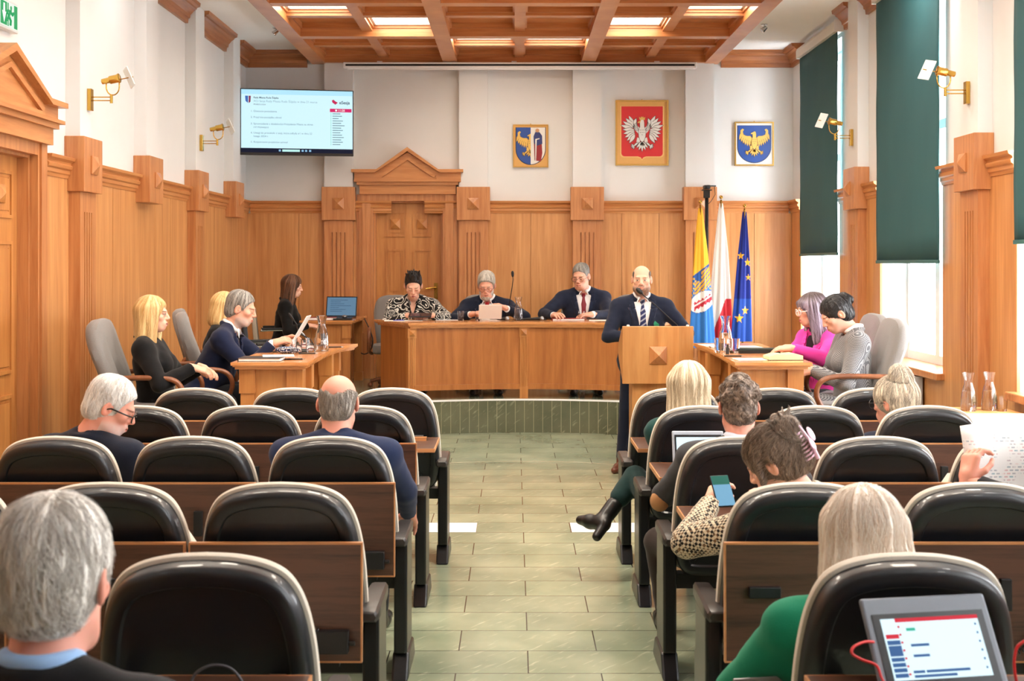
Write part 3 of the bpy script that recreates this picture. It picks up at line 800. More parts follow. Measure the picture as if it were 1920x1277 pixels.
def f3(x, y, s):
    for cx, cy, r in stars:
        if star_in(x, -y, cx, -cy, r, .8): return Y_
    return EB if y < 560 else tuple(EB[i] * .6 + srgb(40, 96, 190)[i] * .4 for i in range(3)) + (1.0,)
flag('yellow and blue city flag with eagle emblem, leftmost of the three', 1315, 390, 652, 14.32, .02, .135, f1, 0, 1313, 0.5)
flag('white and red national flag, middle one of the three', 1349, 381, 652, 14.48, .02, .135, f2, 0, 1352, 1.9)
flag('dark blue flag with yellow stars, rightmost of the three', 1391, 397, 640, 14.34, .02, .115, f3, -.0, 1396, 3.1)

# ---- camera on a tall stand behind the flags
c = at(1325, 352, 14.62)
t = thing('video_camera_on_stand', 'small black video camera on a tall stand behind the yellow flag', 'camera', (c.x, 14.62, DZ))
zc = c.z - DZ
obj('stand_column', MB().tube([(0, 0, .02), (0, 0, zc - .12)], .022, 10), M['black'], t, smooth=True)
b_ = MB()
for a in (0, 2.1, 4.2): b_.tube([(0, 0, .5), (.22 * math.cos(a), .22 * math.sin(a), .01)], .012, 8)
obj('stand_legs', b_, M['black'], t, smooth=True)
obj('tilt_head', MB().bx(-.035, .035, -.035, .035, zc - .12, zc - .03).bx(-.06, .06, -.03, .03, zc - .035, zc - .022), M['black'], t, bevel=.006)
obj('camera_body', MB().bx(-.036, .036, -.05, .06, zc - .016, zc + .028).tube([(0, -.04, zc + .007), (0, -.10, zc + .007)], .02, 14).tube([(.04, 0, zc + .02), (.11, 0, zc + .02)], .008, 8), M['blackp'], t, bevel=.004)
obj('cable', MB().tube([(.09, .0, zc + .01), (.1, 0, zc - .08), (.05, 0, zc - .16), (.01, 0, zc - .2)], .004, 6), M['black'], t, smooth=True)

# ---- roller blinds
def blind(label, y0, y1, zb):
    t = thing('roller_blind', label, 'blind', (3.3, y0, zb), 0, 'green window blinds')
    L = y1 - y0; H = 4.15 - zb
    vs = []; n = 24; f = MB()
    ring = lambda z: [( .003 * math.sin(7 * z + k * .6), L * k / n, z) for k in range(n + 1)]
    zs = [H * i / 12 for i in range(13)]
    front = [p for z in zs for p in ring(z)]
    m = n + 1
    fs = [(j * m + k, j * m + k + 1, (j + 1) * m + k + 1, (j + 1) * m + k) for j in range(12) for k in range(n)]
    fb = obj('fabric', f.add(front, fs), M['blind'], t, smooth=True)
    sm = fb.modifiers.new('s', 'SOLIDIFY'); sm.thickness = .002
    obj('bottom_bar', MB().bx(-.008, .01, 0, L, -.02, .008), mk('blind_bar', (52, 104, 104)), t, bevel=.003)
    ca = MB().prism([(-.04, H - .06), (.05, H - .06), (.05, H + .06), (-.025, H + .06), (-.04, H + .03)], -.03, L + .03)
    obj('cassette', ca, mk('blind_cassette', (226, 222, 214)), t, bevel=.004)
    obj('end_cap', MB().bx(-.042, .052, -.036, -.03, H - .064, H + .064), M['white'], t)
    obj('fixing_bracket', MB().bx(.05, XR - 3.3, .1, .15, H + .0, H + .05), M['white'], t)
blind('dark green roller blind on the window nearest the back wall', 12.74, 14.41, 1.83)
blind('dark green roller blind covering the large window in the middle', 9.70, 11.37, 1.745)
blind('dark green roller blind at right edge of the photo', 6.58, 8.24, 1.87)

# ---- brass swing-arm wall lamps
def sconce(label, T, z):
    p = T @ Vector((0, 0, z))
    t = thing('wall_lamp', label, 'wall lamp', p, 0, 'brass swing-arm wall lamps')
    t.rotation_euler = T.to_euler()
    obj('wall_plate', MB().bx(-.028, .028, -.03, 0, -.08, .08), M['brass'], t, bevel=.003)
    ar = MB()
    for zz in (-.005, .02): ar.tube([(0, -.03, zz), (0, -.175, zz)], .0045, 8)
    ar.tube([(0, -.17, -.025), (0, -.17, .04)], .011, 12)
    obj('swing_arm', ar, M['brass'], t, smooth='auto')
    u = MB(); pts = []
    for i in range(13):
        a = PI + PI * i / 12
        pts.append((0, -.18 + .048 * math.cos(a), .095 + .06 * math.sin(a)))
    pts = [(0, -.228, .15)] + pts + [(0, -.132, .15)]
    u.tube(pts, .005, 8)
    obj('yoke', u, M['brass'], t, smooth=True)
    Rm = Matrix.Translation((0, -.18, .15)) @ Matrix.Rotation(R(78), 4, 'X')
    obj('lamp_body', MB().lathe([(.012, -.085), (.02, -.08), (.022, -.03), (.03, -.02), (.03, .03), (.036, .05), (.028, .055)], 18, Rm), M['brass'], t, smooth='auto')
    g = MB(); Rg = Matrix.Translation((0, -.3, .165)) @ Matrix.Rotation(R(-24), 4, 'X') @ Matrix.Rotation(R(35), 4, 'Z')
    g.bx(-.05, .05, -.004, .004, -.075, .075, Rg)
    obj('glass_shade', g, M['frost'], t, bevel=.004)
    obj('shade_rod', MB().tube([(.0, -.23, .15), (0, -.33, .17)], .004, 8), M['brass'], t)
TL = lambda y: Matrix.Translation((XL + .106, y, 0)) @ Matrix.Rotation(PI / 2, 4, 'Z')
TR = lambda y: Matrix.Translation((XR - .106, y, 0)) @ Matrix.Rotation(-PI / 2, 4, 'Z')
sconce('brass swing-arm lamp on the left wall nearer the camera', TL(9.2), 2.93)
sconce('brass swing-arm lamp on the left wall nearer the television', TL(12.48), 2.93)
sconce('brass swing-arm lamp on the right wall nearer the camera', TR(8.97), 2.95)
sconce('brass swing-arm lamp on the right wall between the two green blinds', TR(12.05), 2.94)

# ---- exit sign over the left door
t = thing('exit_sign', 'green and white emergency exit sign above the left door', 'sign', (XL, 7.66, 3.2), PI / 2)
obj('housing', MB().bx(-.45, .385, -.05, 0, 0, .19), plain('sign_housing', srgb(205, 208, 208), .4), t, bevel=.006)
obj('face', MB().bx(-.435, .37, -.053, -.049, .015, .175), emit('sign_face_white', srgb(225, 240, 228), .9), t)
gp = MB()
gp.bx(-.05, .085, -.055, -.053, .022, .168).bx(.098, .192, -.055, -.053, .022, .168)
obj('arrow_field', gp, emit('sign_green', srgb(40, 160, 96), .95), t)
aw = MB().prism([(.135, .155), (.155, .155), (.158, .10), (.175, .105), (.145, .035), (.115, .105), (.132, .10)], -.057, -.055)
obj('arrow', aw, emit('sign_white', srgb(235, 245, 238), .95), t)
gp2 = MB().bx(.306, .355, -.055, -.053, .022, .168); gp2.bx(.205, .217, -.055, -.053, .022, .168)
rm = gp2
fx = lambda p: [(.055 + a * 1.0, b, c) for a, b, c in p]
rm.ball((.255, -.055, .142), (.014, .002, .014), 10, 6)
for pts in ([(.19, -.056, .125), (.16, -.056, .08)], [(.185, -.056, .118), (.22, -.056, .1), (.235, -.056, .118)], [(.185, -.056, .12), (.15, -.056, .118), (.135, -.056, .095)], [(.16, -.056, .085), (.19, -.056, .06), (.185, -.056, .03)], [(.16, -.056, .085), (.14, -.056, .055), (.105, -.056, .05)]):
    rm.tube(fx(pts), .008, 6)
obj('running_figure', rm, bpy.data.materials['sign_green'], t)

# ---- little ceiling spots beside the coffers
for x, y, lab in ((485, 5, 'left of the coffers nearer the camera'), (517, 60, 'left of the coffers nearer the back wall'), (1433, 54, 'right of the coffers')):
    Yc = (ZC - .05 - HC) * F / (CY - y); p = at(x, y, Yc)
    t = thing('ceiling_spotlight', 'small chrome spotlight on the white ceiling ' + lab, 'light', (p.x, p.y, ZC), 0, 'small ceiling spotlights')
    obj('base', MB().lathe([(.035, -.012), (.035, 0)], 18), M['chrome'], t, smooth='auto')
    Rm = Matrix.Translation((0, 0, -.05)) @ Matrix.Rotation(R(50), 4, 'Y')
    obj('lamp_head', MB().lathe([(.018, .03), (.024, .0), (.03, -.03), (.026, -.034)], 16, Rm).tube([(0, 0, -.01), (0, 0, -.05)], .006, 8), M['chrome'], t, smooth='auto')
# ---- radiator below the middle window
t = thing('radiator', 'white panel radiator with valve under the middle window', 'radiator', (XR - .14, 10.0, DZ), 0)
rb = MB().bx(0, .09, .2, 1.35, .1, .45)
for i in range(28): rb.bx(-.006, 0, .22 + i * .04, .245 + i * .04, .12, .43)
obj('panel_body', rb, M['radiator'], t)
obj('end_plate', MB().bx(-.006, .1, .185, .2, .09, .46), plain('radiator_end', srgb(176, 178, 178), .5), t)
obj('valve', MB().tube([(.03, .185, .36), (.03, .11, .36)], .024, 14), M['white'], t, smooth='auto')
obj('pipe', MB().tube([(.05, .13, .36), (.05, .13, 0)], .009, 8).bx(.08, .14 - PT - .001, .4, .44, .2, .4).bx(.08, .14 - PT - .001, 1.1, 1.14, .2, .4), M['white'], t)
# ================================================================== FURNITURE
ROW = {1: 7.08, 2: 6.19, 3: 5.08, 4: 4.0, 5: 3.01}
def catmull(P, n=6):
    out = []
    for i in range(len(P) - 1):
        p0, p1, p2, p3 = P[max(i - 1, 0)], P[i], P[i + 1], P[min(i + 2, len(P) - 1)]
        for k in range(n):
            t = k / n
            out.append(tuple(.5 * ((2 * b) + (-a + c) * t + (2 * a - 5 * b + 4 * c - d) * t * t + (-a + 3 * b - 3 * c + d) * t ** 3) for a, b, c, d in zip(p0, p1, p2, p3)))
    out.append(tuple(P[-1])); return out
def outline(half, n=5):
    """half: right half points from bottom centre to top centre (x, v)"""
    r = catmull(half, n); l = [(-x, v) for x, v in r[::-1] if x > 1e-4]
    return r[:-1] + [r[-1]] + l if r[0][0] > 1e-4 else r + l[:-0 or None]
def inset(poly, d):
    n = len(poly); out = []
    for i in range(n):
        a, b = Vector(poly[i - 1]), Vector(poly[(i + 1) % n]); t = (b - a)
        nr = Vector((-t.y, t.x)); nr = nr.normalized() if nr.length > 1e-9 else Vector((0, 0))
        out.append((poly[i][0] + nr.x * d, poly[i][1] + nr.y * d))
    return out
BK = [(.0, 0), (.18, .0), (.24, .03), (.262, .12), (.262, .24), (.254, .36), (.236, .455), (.205, .52), (.155, .556), (.08, .575), (0, .58)]
def back_rings(poly, spec, T):
    return [[T @ Vector((x, y, v)) for x, v in inset(poly, i)] for i, y in spec]
LEAN = R(12)
TB = Matrix.Translation((0, .125, .43)) @ Matrix.Rotation(LEAN, 4, 'X')
def strip(m): return M[m]
def make_seat(side, folded, end_arm):
    """side: +1 arm on +X, -1 arm on -X; folded: desk flap folded or 'open'"""
    t = thing('auditorium_seat', 'x', 'seat')
    P = outline(BK); 
    sh = MB(); sh.loft(back_rings(P, [(0, .02), (0, -.014), (.004, -.026), (.014, -.034), (.03, -.037), (.045, -.034), (.051, -.026), (.065, -.024)], TB) + [[TB @ Vector((x * .45, -.024, .29 + (v - .29) * .45)) for x, v in P]])
    obj('back_shell', sh, M['shell'], t, smooth='auto')
    P2 = [(x * 1.03, v * 1.022 - .004) for x, v in P]
    cu = MB(); cu.loft(back_rings(P2, [(.012, .018), (0, .022), (-.003, .035), (.004, .052), (.022, .066), (.06, .074)], TB) + [[TB @ Vector((x * .5, .074, .29 + (v - .29) * .5)) for x, v in P2]])
    obj('back_cushion', cu, M['cream'], t, smooth='auto')
    # tip-up seat cushion
    st = MB(); zz = .43
    prof = [(-.215, 0), (.215, 0), (.225, .03), (.225, .34), (.18, .40), (-.18, .40), (-.225, .34), (-.225, .03)]
    TS = Matrix.Translation((0, .2, zz)) @ (Matrix.Rotation(R(80), 4, 'X') if folded != 'used' and folded != 'open' else Matrix.Identity(4))
    st.loft([[TS @ Vector((x * (1 - i), y, z)) for x, y in prof] for i, z in ((.06, -.07), (.0, -.05), (0, .0), (.03, .03), (.2, .042))])
    obj('seat_cushion', st, M['cream'], t, smooth='auto')
    for s in ([side] + ([-side] if end_arm else [])):
        x = s * .283
        ps = MB().bx(x - .028, x + .028, .10, .34, .10, .56)
        ps.prism([(.13, .10), (.36, .10), (.44, .0), (.05, .0)], x - .035, x + .035, 'x')
        ps.prism([(.34, .16), (.42, .2), (.42, .36), (.36, .4), (.34, .4)], x - .02, x + .02, 'x')
        post = obj('side_post', ps, M['blackp'], t, bevel=.012)
        ap = MB(); rings = []
        for y, hw, z0, z1 in ((.02, .026, .57, .592), (.03, .032, .562, .6), (.12, .034, .556, .606), (.26, .034, .556, .61), (.36, .032, .56, .606), (.40, .026, .568, .598)):
            rings.append([Vector((x + hw * c, y, z)) for c, z in ((-1, z0 + .008), (-.8, z0), (.8, z0), (1, z0 + .008), (1, z1 - .01), (.75, z1), (-.75, z1), (-1, z1 - .01))])
        ap.loft(rings); obj('armrest', ap, M['armpad'], t, smooth='auto')
    # fold-out writing desk on the rear of the backrest
    if folded == 'open' or folded == 'openused':
        q = MB().bx(-.27, .27, -.47, -.045, .722, .742); e = [(-.275, .275, -.475, -.47), (-.275, .275, -.045, -.04), (-.275, -.27, -.47, -.045), (.27, .275, -.47, -.045)]
        d = obj('writing_desk', q, M['walnut'], t)
        eb = MB()
        for a, b, c_, d_ in e: eb.bx(a, b, c_, d_, .722, .742)
        obj('edge_band', eb, M['edge'], d)
        [obj('hinge_bracket', MB().bx(a, a + .04, -.3, .03, .69, .722), M['black'], t) for a in (-.2, .16)]
    else:
        TD = Matrix.Translation((0, -.062, .467)) @ Matrix.Rotation(R(-1.5), 4, 'X')
        q = MB().bx(-.27, .27, 0, .02, 0, .365, TD)
        d = obj('writing_desk', q, M['walnut'], t)
        eb = MB().bx(-.275, .275, -.001, .021, .365, .371, TD).bx(-.275, -.27, -.001, .021, 0, .365, TD).bx(.27, .275, -.001, .021, 0, .365, TD).bx(-.275, .275, -.001, .021, -.006, 0, TD)
        obj('edge_band', eb, M['edge'], d)
        obj('socket_box', MB().bx(.13, .235, -.035, 0, .03, .10, TD).tube([TD @ Vector((.235, -.018, .06)), TD @ Vector((.255, -.018, .06))], .008, 8), M['black'], d, bevel=.004)
        obj('desk_bracket', MB().bx(.03, .065, -.02, 0, .16, .26, TD), M['black'], d, bevel=.003); obj('cable_clip', MB().bx(-.2, -.1, -.02, 0, .2, .235, TD), M['black'], d, bevel=.003)
        co = MB(); pts = []
        for i in range(90):
            u = i / 89; a = u * 2 * PI * 11
            c0 = Vector((.02 + .12 * u, -.02, .06 - .05 * math.sin(PI * u) + .05 * u))
            pts.append(TD @ (c0 + Vector((0, .007 * math.cos(a) - .006, .007 * math.sin(a)))))
        co.tube(pts, .0028, 5); obj('coiled_cable', co, M['blackp'], d, smooth=True)
        [obj('hinge_bracket', MB().bx(a, a + .04, -.04, .07, .44, .475), M['black'], t) for a in (-.2, .16)]
    obj('under_beam', MB().bx(-.28, .28, .15, .22, .36, .42), M['black'], t)
    return t
protos = {}
def seat(x, row, side, mode, label, end_arm=False, rot=0.0):
    k = (side, mode, end_arm)
    loc = (x, ROW[row], 0)
    if k not in protos:
        o = make_seat(side, mode, end_arm); protos[k] = o; o.location = loc; o.rotation_euler = (0, 0, rot)
    else: o = copy_tree(protos[k], loc, rot)
    o['label'] = label; o['group'] = 'black and cream auditorium seats'
    return o
LX, RX, PX = -.755, .93, .562
ordn = {1: 'front row', 2: 'second row', 3: 'third row', 4: 'fourth row', 5: 'nearest row'}
pos = ['beside the aisle', 'second from the aisle', 'third from the aisle', 'fourth from the aisle']
who = {('L', 3, 0): ('used', 'black seat under balding man in navy jacket, left block'), ('L', 3, 2): ('used', 'black seat behind white-haired man in glasses, left block'),
       ('L', 1, 0): ('open', 'empty front row seat in left block with its desk flap open'),
       ('R', 1, 0): ('openused', 'front row seat at aisle, right block, desk open for blonde woman behind'), ('R', 2, 0): ('openused', 'second row seat of long-haired blonde woman, desk open behind it'),
       ('R', 3, 0): ('openused', 'third row seat of curly-haired man, desk open behind it'), ('R', 4, 0): ('used', 'fourth row seat of woman with claw clip, walnut desk folded'),
       ('L', 5, 0): ('open', 'empty seat nearest the camera in left block, beside the aisle'), ('R', 5, 0): ('openused', 'nearest seat at right carrying the upright tablet'), ('R', 2, 2): ('used', 'second row seat of woman with grey bun'),
       ('R', 4, 2): ('used', 'fourth row seat of person holding newspaper, at right edge')}
SEATS = {}
for row in (1, 2, 3, 4, 5):
    for k in range(3):
        if (row, k) in ((5, 2), (5, 1)): pass
        else:
            x = LX - PX * k + (.06 if row == 1 else 0)
            mode, lab = who.get(('L', row, k), ('folded', 'empty black-backed seat in the %s, left block, %s' % (ordn[row], pos[k])))
            SEATS['L', row, k] = seat(x, row, 1, mode, lab, k == 2)
for row in (1, 2, 3, 4, 5):
    for k in range(3):
        if row == 5 and k > 0: continue
        x = RX + PX * 1.0 * k + {1: 0, 2: .01, 3: .0, 4: .01, 5: .035}[row]
        mode, lab = who.get(('R', row, k), ('folded', 'empty black-backed seat in the %s, right block, %s' % (ordn[row], pos[k])))
        SEATS['R', row, k] = seat(x, row, -1, mode, lab, k == 2)

# ------------------------------------------------------------------ curved presidium table on the dais
CYC = 12.74 - RR
def arc_pt(r, th): return (RC + r * math.sin(th), CYC + r * math.cos(th))
TT = 1.125
def arc_poly(r0, r1, a0, a1, n=28, flare=0.0):
    p = [arc_pt(r0, R(a0 + (a1 - a0) * i / n)) for i in range(n + 1)]
    q = [arc_pt(r1, R((a0 - flare) + (a1 - a0 + 2 * flare) * i / n)) for i in range(n + 1)][::-1]
    return p + q
t = thing('presidium_table', 'long curved wooden table on the dais with three people seated behind', 'table', (0, 0, 0))
topm = MB().prism(arc_poly(3.025, 3.98, -22.6, 22.6, 28, 1.2), TT - .022, TT, 'z').prism(arc_poly(3.035, 3.97, -22.4, 22.4, 28, 1.2), TT - .036, TT - .022, 'z').prism(arc_poly(3.048, 3.95, -22.1, 22.1, 28, 1.2), TT - .055, TT - .036, 'z')
M['top_x'] = wood('wood_desktop_x', srgb(186, 118, 64), srgb(214, 152, 94), rough=.22, grain=(2, 18, 18), coat=.4)
obj('tabletop', topm, M['top_x'], t)
for a, b in ((-21.2, -.75), (.75, 21.2)):
    pm = MB().prism(arc_poly(3.085, 3.11, a, b, 20), DZ + .095, TT - .055, 'z')
    obj('front_panel', pm, M['desk_shaded'], t)
    obj('panel_moulding', MB().prism(arc_poly(3.072, 3.085, a, b, 20), DZ + .095, DZ + .15, 'z'), M['desk_shaded'], t)
def tpost(th, r=3.06):
    x, y = arc_pt(r + .04, R(th)); T = Matrix.Translation((x, y, 0)) @ Matrix.Rotation(-R(th), 4, 'Z')
    p = MB(); w_ = .042
    p.bx(-w_, w_, -.03, .04, DZ, DZ + .12, T)
    ed = [-w_ * .92]
    for c_ in (-.02, 0, .02): ed += [c_ - .003, c_ + .003]
    ed += [w_ * .92]
    for i in range(0, 8, 2): p.bx(ed[i], ed[i + 1], -.028, -.02, DZ + .12, TT - .155, T)
    p.bx(-w_ * .92, w_ * .92, -.02, .04, DZ + .12, TT - .155, T)
    p.bx(-w_ * 1.1, w_ * 1.1, -.036, .04, TT - .155, TT - .055, T)
    o = obj('post', p, M['desk'], t)
    q = MB(); pyramid(q, T @ Matrix.Translation((0, -.036, TT - .105)), .028, .018); obj('post_pyramid', q, M['desk'], o)
for th in (-21.6, 0, 21.6): tpost(th)
for s in (-1, 1):
    x0_, y0_ = arc_pt(3.12, R(s * 21.6)); x1_, y1_ = arc_pt(3.9, R(s * 22.8))
    d = Vector((x1_ - x0_, y1_ - y0_, 0)); n_ = Vector((-d.y, d.x, 0)).normalized() * .015
    a_, b_ = Vector((x0_, y0_, 0)), Vector((x1_, y1_, 0))
    q = [a_ + n_, b_ + n_, b_ - n_, a_ - n_]
    obj('side_panel', MB().prism([(v.x, v.y) for v in q], DZ, TT - .055, 'z'), M['desk_shaded'], t)

# ------------------------------------------------------------------ side tables
def side_table(label, inner, outer, sg):
    t = thing('side_table', label, 'table', (0, 0, 0))
    poly = inner + outer[::-1]
    def shrink(d): 
        c = Vector((sum(p[0] for p in poly) / len(poly), sum(p[1] for p in poly) / len(poly)))
        return [(p[0] + (c.x - p[0]) / abs(c.x - p[0]) * d if abs(c.x - p[0]) > 1e-6 else p[0], p[1] + (d if p[1] < c.y else -d)) for p in poly]
    zt = DZ + .76
    tp = MB().prism(poly, zt - .02, zt, 'z').prism(shrink(.01), zt - .03, zt - .02, 'z').prism(shrink(.022), zt - .045, zt - .03, 'z')
    obj('tabletop', tp, M['desktop'], t)
    y0, y1 = inner[0][1], inner[-1][1]
    xi, xo = inner[0][0] - sg * .05, outer[0][0] + sg * .05
    lo, hi = sorted((xi, xo))
    for (a, b) in ((y0 + .06, y0 + .50), (y1 - .52, y1 - .06)):
        pd = MB().bx(lo + .03, hi - .03, a + .02, b - .02, DZ + .001, zt - .046)
        ped = obj('pedestal', pd, M['desk'], t)
        for px_ in (lo, hi - .085):
            for py_ in (a, b - .085):
                po = MB(); po.bx(px_, px_ + .085, py_, py_ + .085, DZ, zt - .2); po.bx(px_ - .008, px_ + .093, py_ - .008, py_ + .093, zt - .2, zt - .046)
                obj('corner_post', po, M['desk'], ped)
    obj('modesty_panel', MB().bx(min(xi, xi - sg * .02), max(xi, xi - sg * .02), y0 + .5, y1 - .52, DZ + .3, zt - .046).xf(Matrix.Translation((-sg * .25, 0, 0))), M['desk'], t)
    return t
side_table('wooden side table at left where a man reads papers', [(-1.298, 7.85), (-1.312, 8.4), (-1.319, 9.0), (-1.3, 9.35), (-1.26, 9.55), (-1.215, 9.70)], [(-1.784, 7.85), (-1.80, 9.70)], 1)
side_table('wooden side table at right with open notebook and black folder', [(1.39, 7.85), (1.41, 8.4), (1.435, 9.0), (1.43, 9.4), (1.405, 9.78)], [(1.876, 7.85), (1.92, 9.78)], -1)
# rear desk against the back wall
t = thing('corner_desk', 'small wooden desk by the back wall with laptop on it', 'desk', (0, 0, 0))
zt = DZ + .76
a0, a1, b0, b1 = -2.36, -1.765, 13.68, 14.92
obj('tabletop', MB().bx(a0, a1, b0, b1, zt - .022, zt).bx(a0 + .012, a1 - .012, b0 + .012, b1, zt - .04, zt - .022), M['desktop'], t)
obj('front_panel', MB().bx(a0 + .06, a1 - .12, b0 + .08, b0 + .11, DZ + .05, zt - .04), M['desk'], t)
for x in (a0 + .04, a1 - .12):
    for y in (b0 + .05, b1 - .14):
        obj('leg', MB().bx(x, x + .08, y, y + .08, DZ, zt - .2).bx(x - .008, x + .088, y - .008, y + .088, zt - .2, zt - .04).bx(x - .01, x + .09, y - .01, y + .09, DZ, DZ + .1), M['desk'], t)
# table by the right wall
t = thing('wall_table', 'pale table at right wall holding glass carafes', 'table', (0, 0, 0))
obj('tabletop', MB().bx(2.665, XR - .1, 6.5, 8.38, .722, .76), M['lectern'], t, bevel=.004)
for y in (6.6, 8.24):
    for x in (2.72, XR - .19): obj('leg', MB().bx(x, x + .06, y, y + .06, 0, .722), M['lectern'], t)
obj('apron', MB().bx(2.72, 2.74, 6.6, 8.3, .62, .722), M['lectern'], t)
t = thing('white_table_cloth', 'white cloth spread on the pale table at right wall', 'cloth', (0, 0, 0))
obj('cloth', MB().bx(2.72, XR - .12, 6.55, 7.98, .7605, .764), M['paper'], t)

# ------------------------------------------------------------------ lectern
ly = 9.85
t = thing('lectern', 'wooden lectern with raised pyramid ornament in front of standing man', 'lectern', (1.136, ly, 0))
lb = MB()
lb.bx(-.281, .281, 0, .03, .773, 1.228)
obj('front_board', lb, M['lectern'], t, bevel=.005)
for s in (-1, 1):
    x0, x1 = sorted((s * .281, s * .255))
    obj('side_board', MB().prism([(.03, .80), (.03, 1.21), (.1, 1.2), (.40, 1.06), (.42, 1.0), (.36, .95), (.16, .86)], x0, x1, 'x'), M['lectern'], t)
obj('reading_shelf', MB().prism([(.03, 1.14), (.03, 1.165), (.40, 1.04), (.40, 1.015)], -.255, .255, 'x'), M['lectern'], t)
q = MB(); pyramid(q, Matrix.Translation((.0, 0, 1.0)), .068, .05); obj('pyramid_ornament', q, M['wood'], t)
obj('column', MB().bx(-.20, .20, .05, .33, .06, .86), M['lectern'], t, bevel=.006)
obj('plinth', MB().bx(-.23, .23, .02, .4, 0, .06), M['lectern'], t, bevel=.006)
LECT = t
# gooseneck microphone on the lectern
def gooseneck(label, base, pts, head_r=.016, loc=(0, 0, 0)):
    t = thing('gooseneck_microphone', label, 'microphone', base)
    b0 = Vector(base)
    P3 = [Vector(p) - b0 for p in pts]
    obj('mount', MB().lathe([(.03, 0), (.03, .006), (.012, .018), (.007, .03)], 16), M['black'], t, smooth='auto')
    obj('stem', MB().tube([(0, 0, .01)] + P3, .0045, 8), M['black'], t, smooth=True)
    e, d = P3[-1], (P3[-1] - P3[-2]).normalized()
    Q = Matrix.Translation(e) @ d.to_track_quat('Z', 'Y').to_matrix().to_4x4()
    obj('foam_head', MB().lathe([(.006, -.01), (head_r * .8, .0), (head_r, .02), (head_r, .04), (head_r * .6, .055), (.002, .06)], 14, Q), M['black'], t, smooth=True)
    return t
g0 = at(1272, 612, ly + .12)
p1, p2 = at(1232, 575, ly + .16), at(1207, 554, ly + .2)
gooseneck('black gooseneck microphone on the lectern in front of the speaker', (g0.x, g0.y, 1.139), [at(1270, 610, ly + .12), p1, p2, at(1203, 550, ly + .2)], .019)
gooseneck('thin gooseneck microphone standing on the curved table beside carafe', (at(948, 600, 13.3).x, 13.3, TT), [at(950, 590, 13.3), at(955, 570, 13.25), at(960, 540, 13.2), at(962, 524, 13.15), at(961.5, 518, 13.14)], .015)
gooseneck('little gooseneck microphone on the left table near paper of man', (-1.42, 9.3, DZ + .76), [at(560, 625, 9.3), at(556, 608, 9.28), at(549, 598, 9.25)], .009)
for i, s in enumerate((-1, 1)):
    obj('white_cap', MB().lathe([(.012, 0), (.012, .008), (.006, .012)], 14, Matrix.Translation((s * .235, .016, 1.228))), M['white'], LECT, smooth='auto')

# ------------------------------------------------------------------ office chairs
OB = [(0, 0), (.15, 0), (.2, .03), (.215, .12), (.235, .3), (.238, .42), (.215, .52), (.17, .575), (.1, .6), (0, .605)]
def make_office(label, loc, rz):
    t = thing('office_chair', label, 'chair', loc, rz, 'grey padded office chairs')
    P = outline(OB); Tb = Matrix.Translation((0, -.2, .43)) @ Matrix.Rotation(R(12), 4, 'X')
    def cv(rings): return [[Vector((p.x, p.y + .02 * math.sin((p.z - .4) * 9) , p.z)) for p in r] for r in rings]
    bm_ = MB().loft(cv(back_rings(P, [(.06, -.05), (.015, -.045), (0, -.025), (0, .01), (.012, .03), (.05, .045), (.12, .05)], Tb)))
    obj('backrest', bm_, M['grey'], t, smooth='auto')
    st = MB(); prof = [(-.22, -.2), (.22, -.2), (.25, -.15), (.25, .2), (.2, .26), (-.2, .26), (-.25, .2), (-.25, -.15)]
    st.loft([[Vector((x * (1 - i), y * (1 - i), z)) for x, y in prof] for i, z in ((.08, .38), (.0, .40), (0, .455), (.04, .475), (.25, .485))])
    obj('seat', st, M['grey'], t, smooth='auto')
    for s in (-1, 1):
        x = s * .29
        path = catmull([(x * .9, .1, .38), (x, .2, .42), (x, .265, .53), (x, .24, .62), (x, .14, .655), (x, -.1, .655), (x, -.24, .645), (x, -.285, .6), (x * .96, -.26, .5), (x * .85, -.22, .43)], 5)
        obj('armrest', MB().tube(path, .021, 10, flat=.8), M['armwood'], t, smooth=True)
    obj('column', MB().lathe([(.028, .1), (.028, .3), (.06, .34), (.06, .38)], 16), M['black'], t, smooth='auto')
    b = MB()
    for i in range(5):
        a = 2 * PI * i / 5 + .3; c_, s_ = math.cos(a), math.sin(a)
        b.tube([(0, 0, .11), (.15 * c_, .15 * s_, .1), (.29 * c_, .29 * s_, .07)], [.03, .026, .018], 8)
        b.ball((.29 * c_, .29 * s_, .03), .03, 10, 6)
    obj('star_base', b, M['armwood'], t, smooth='auto')
    return t
off0 = None
def office(label, x, y, deg):
    global off0
    loc = (x, y, DZ); rz = R(deg)
    if off0 is None: off0 = make_office(label, loc, rz); return off0
    return copy_tree(off0, loc, rz, label)
office('grey office chair with wooden arms under blonde woman in black', -2.38, 8.2, -88)
office('empty grey office chair between blonde woman and man in navy suit', -2.25, 8.82, -80)
office('grey office chair behind the man reading papers', -2.16, 9.42, -75)
office('grey office chair of the hidden fair-haired person', -2.36, 10.1, -80)
office('grey office chair behind woman in swirl-patterned blouse', -1.34, 14.05, 186)
office('grey office chair behind the bearded man at the curved table', -.38, 14.26, 180)
office('grey office chair behind the man with burgundy tie', .78, 14.3, 178)
office('empty grey office chair just left of speaker', 1.42, 14.3, 185)
office('grey office chair with wooden arms under woman in checked suit', 2.2, 8.32, 92)
office('pale office chair behind woman in pink blazer', 2.28, 9.02, 95)
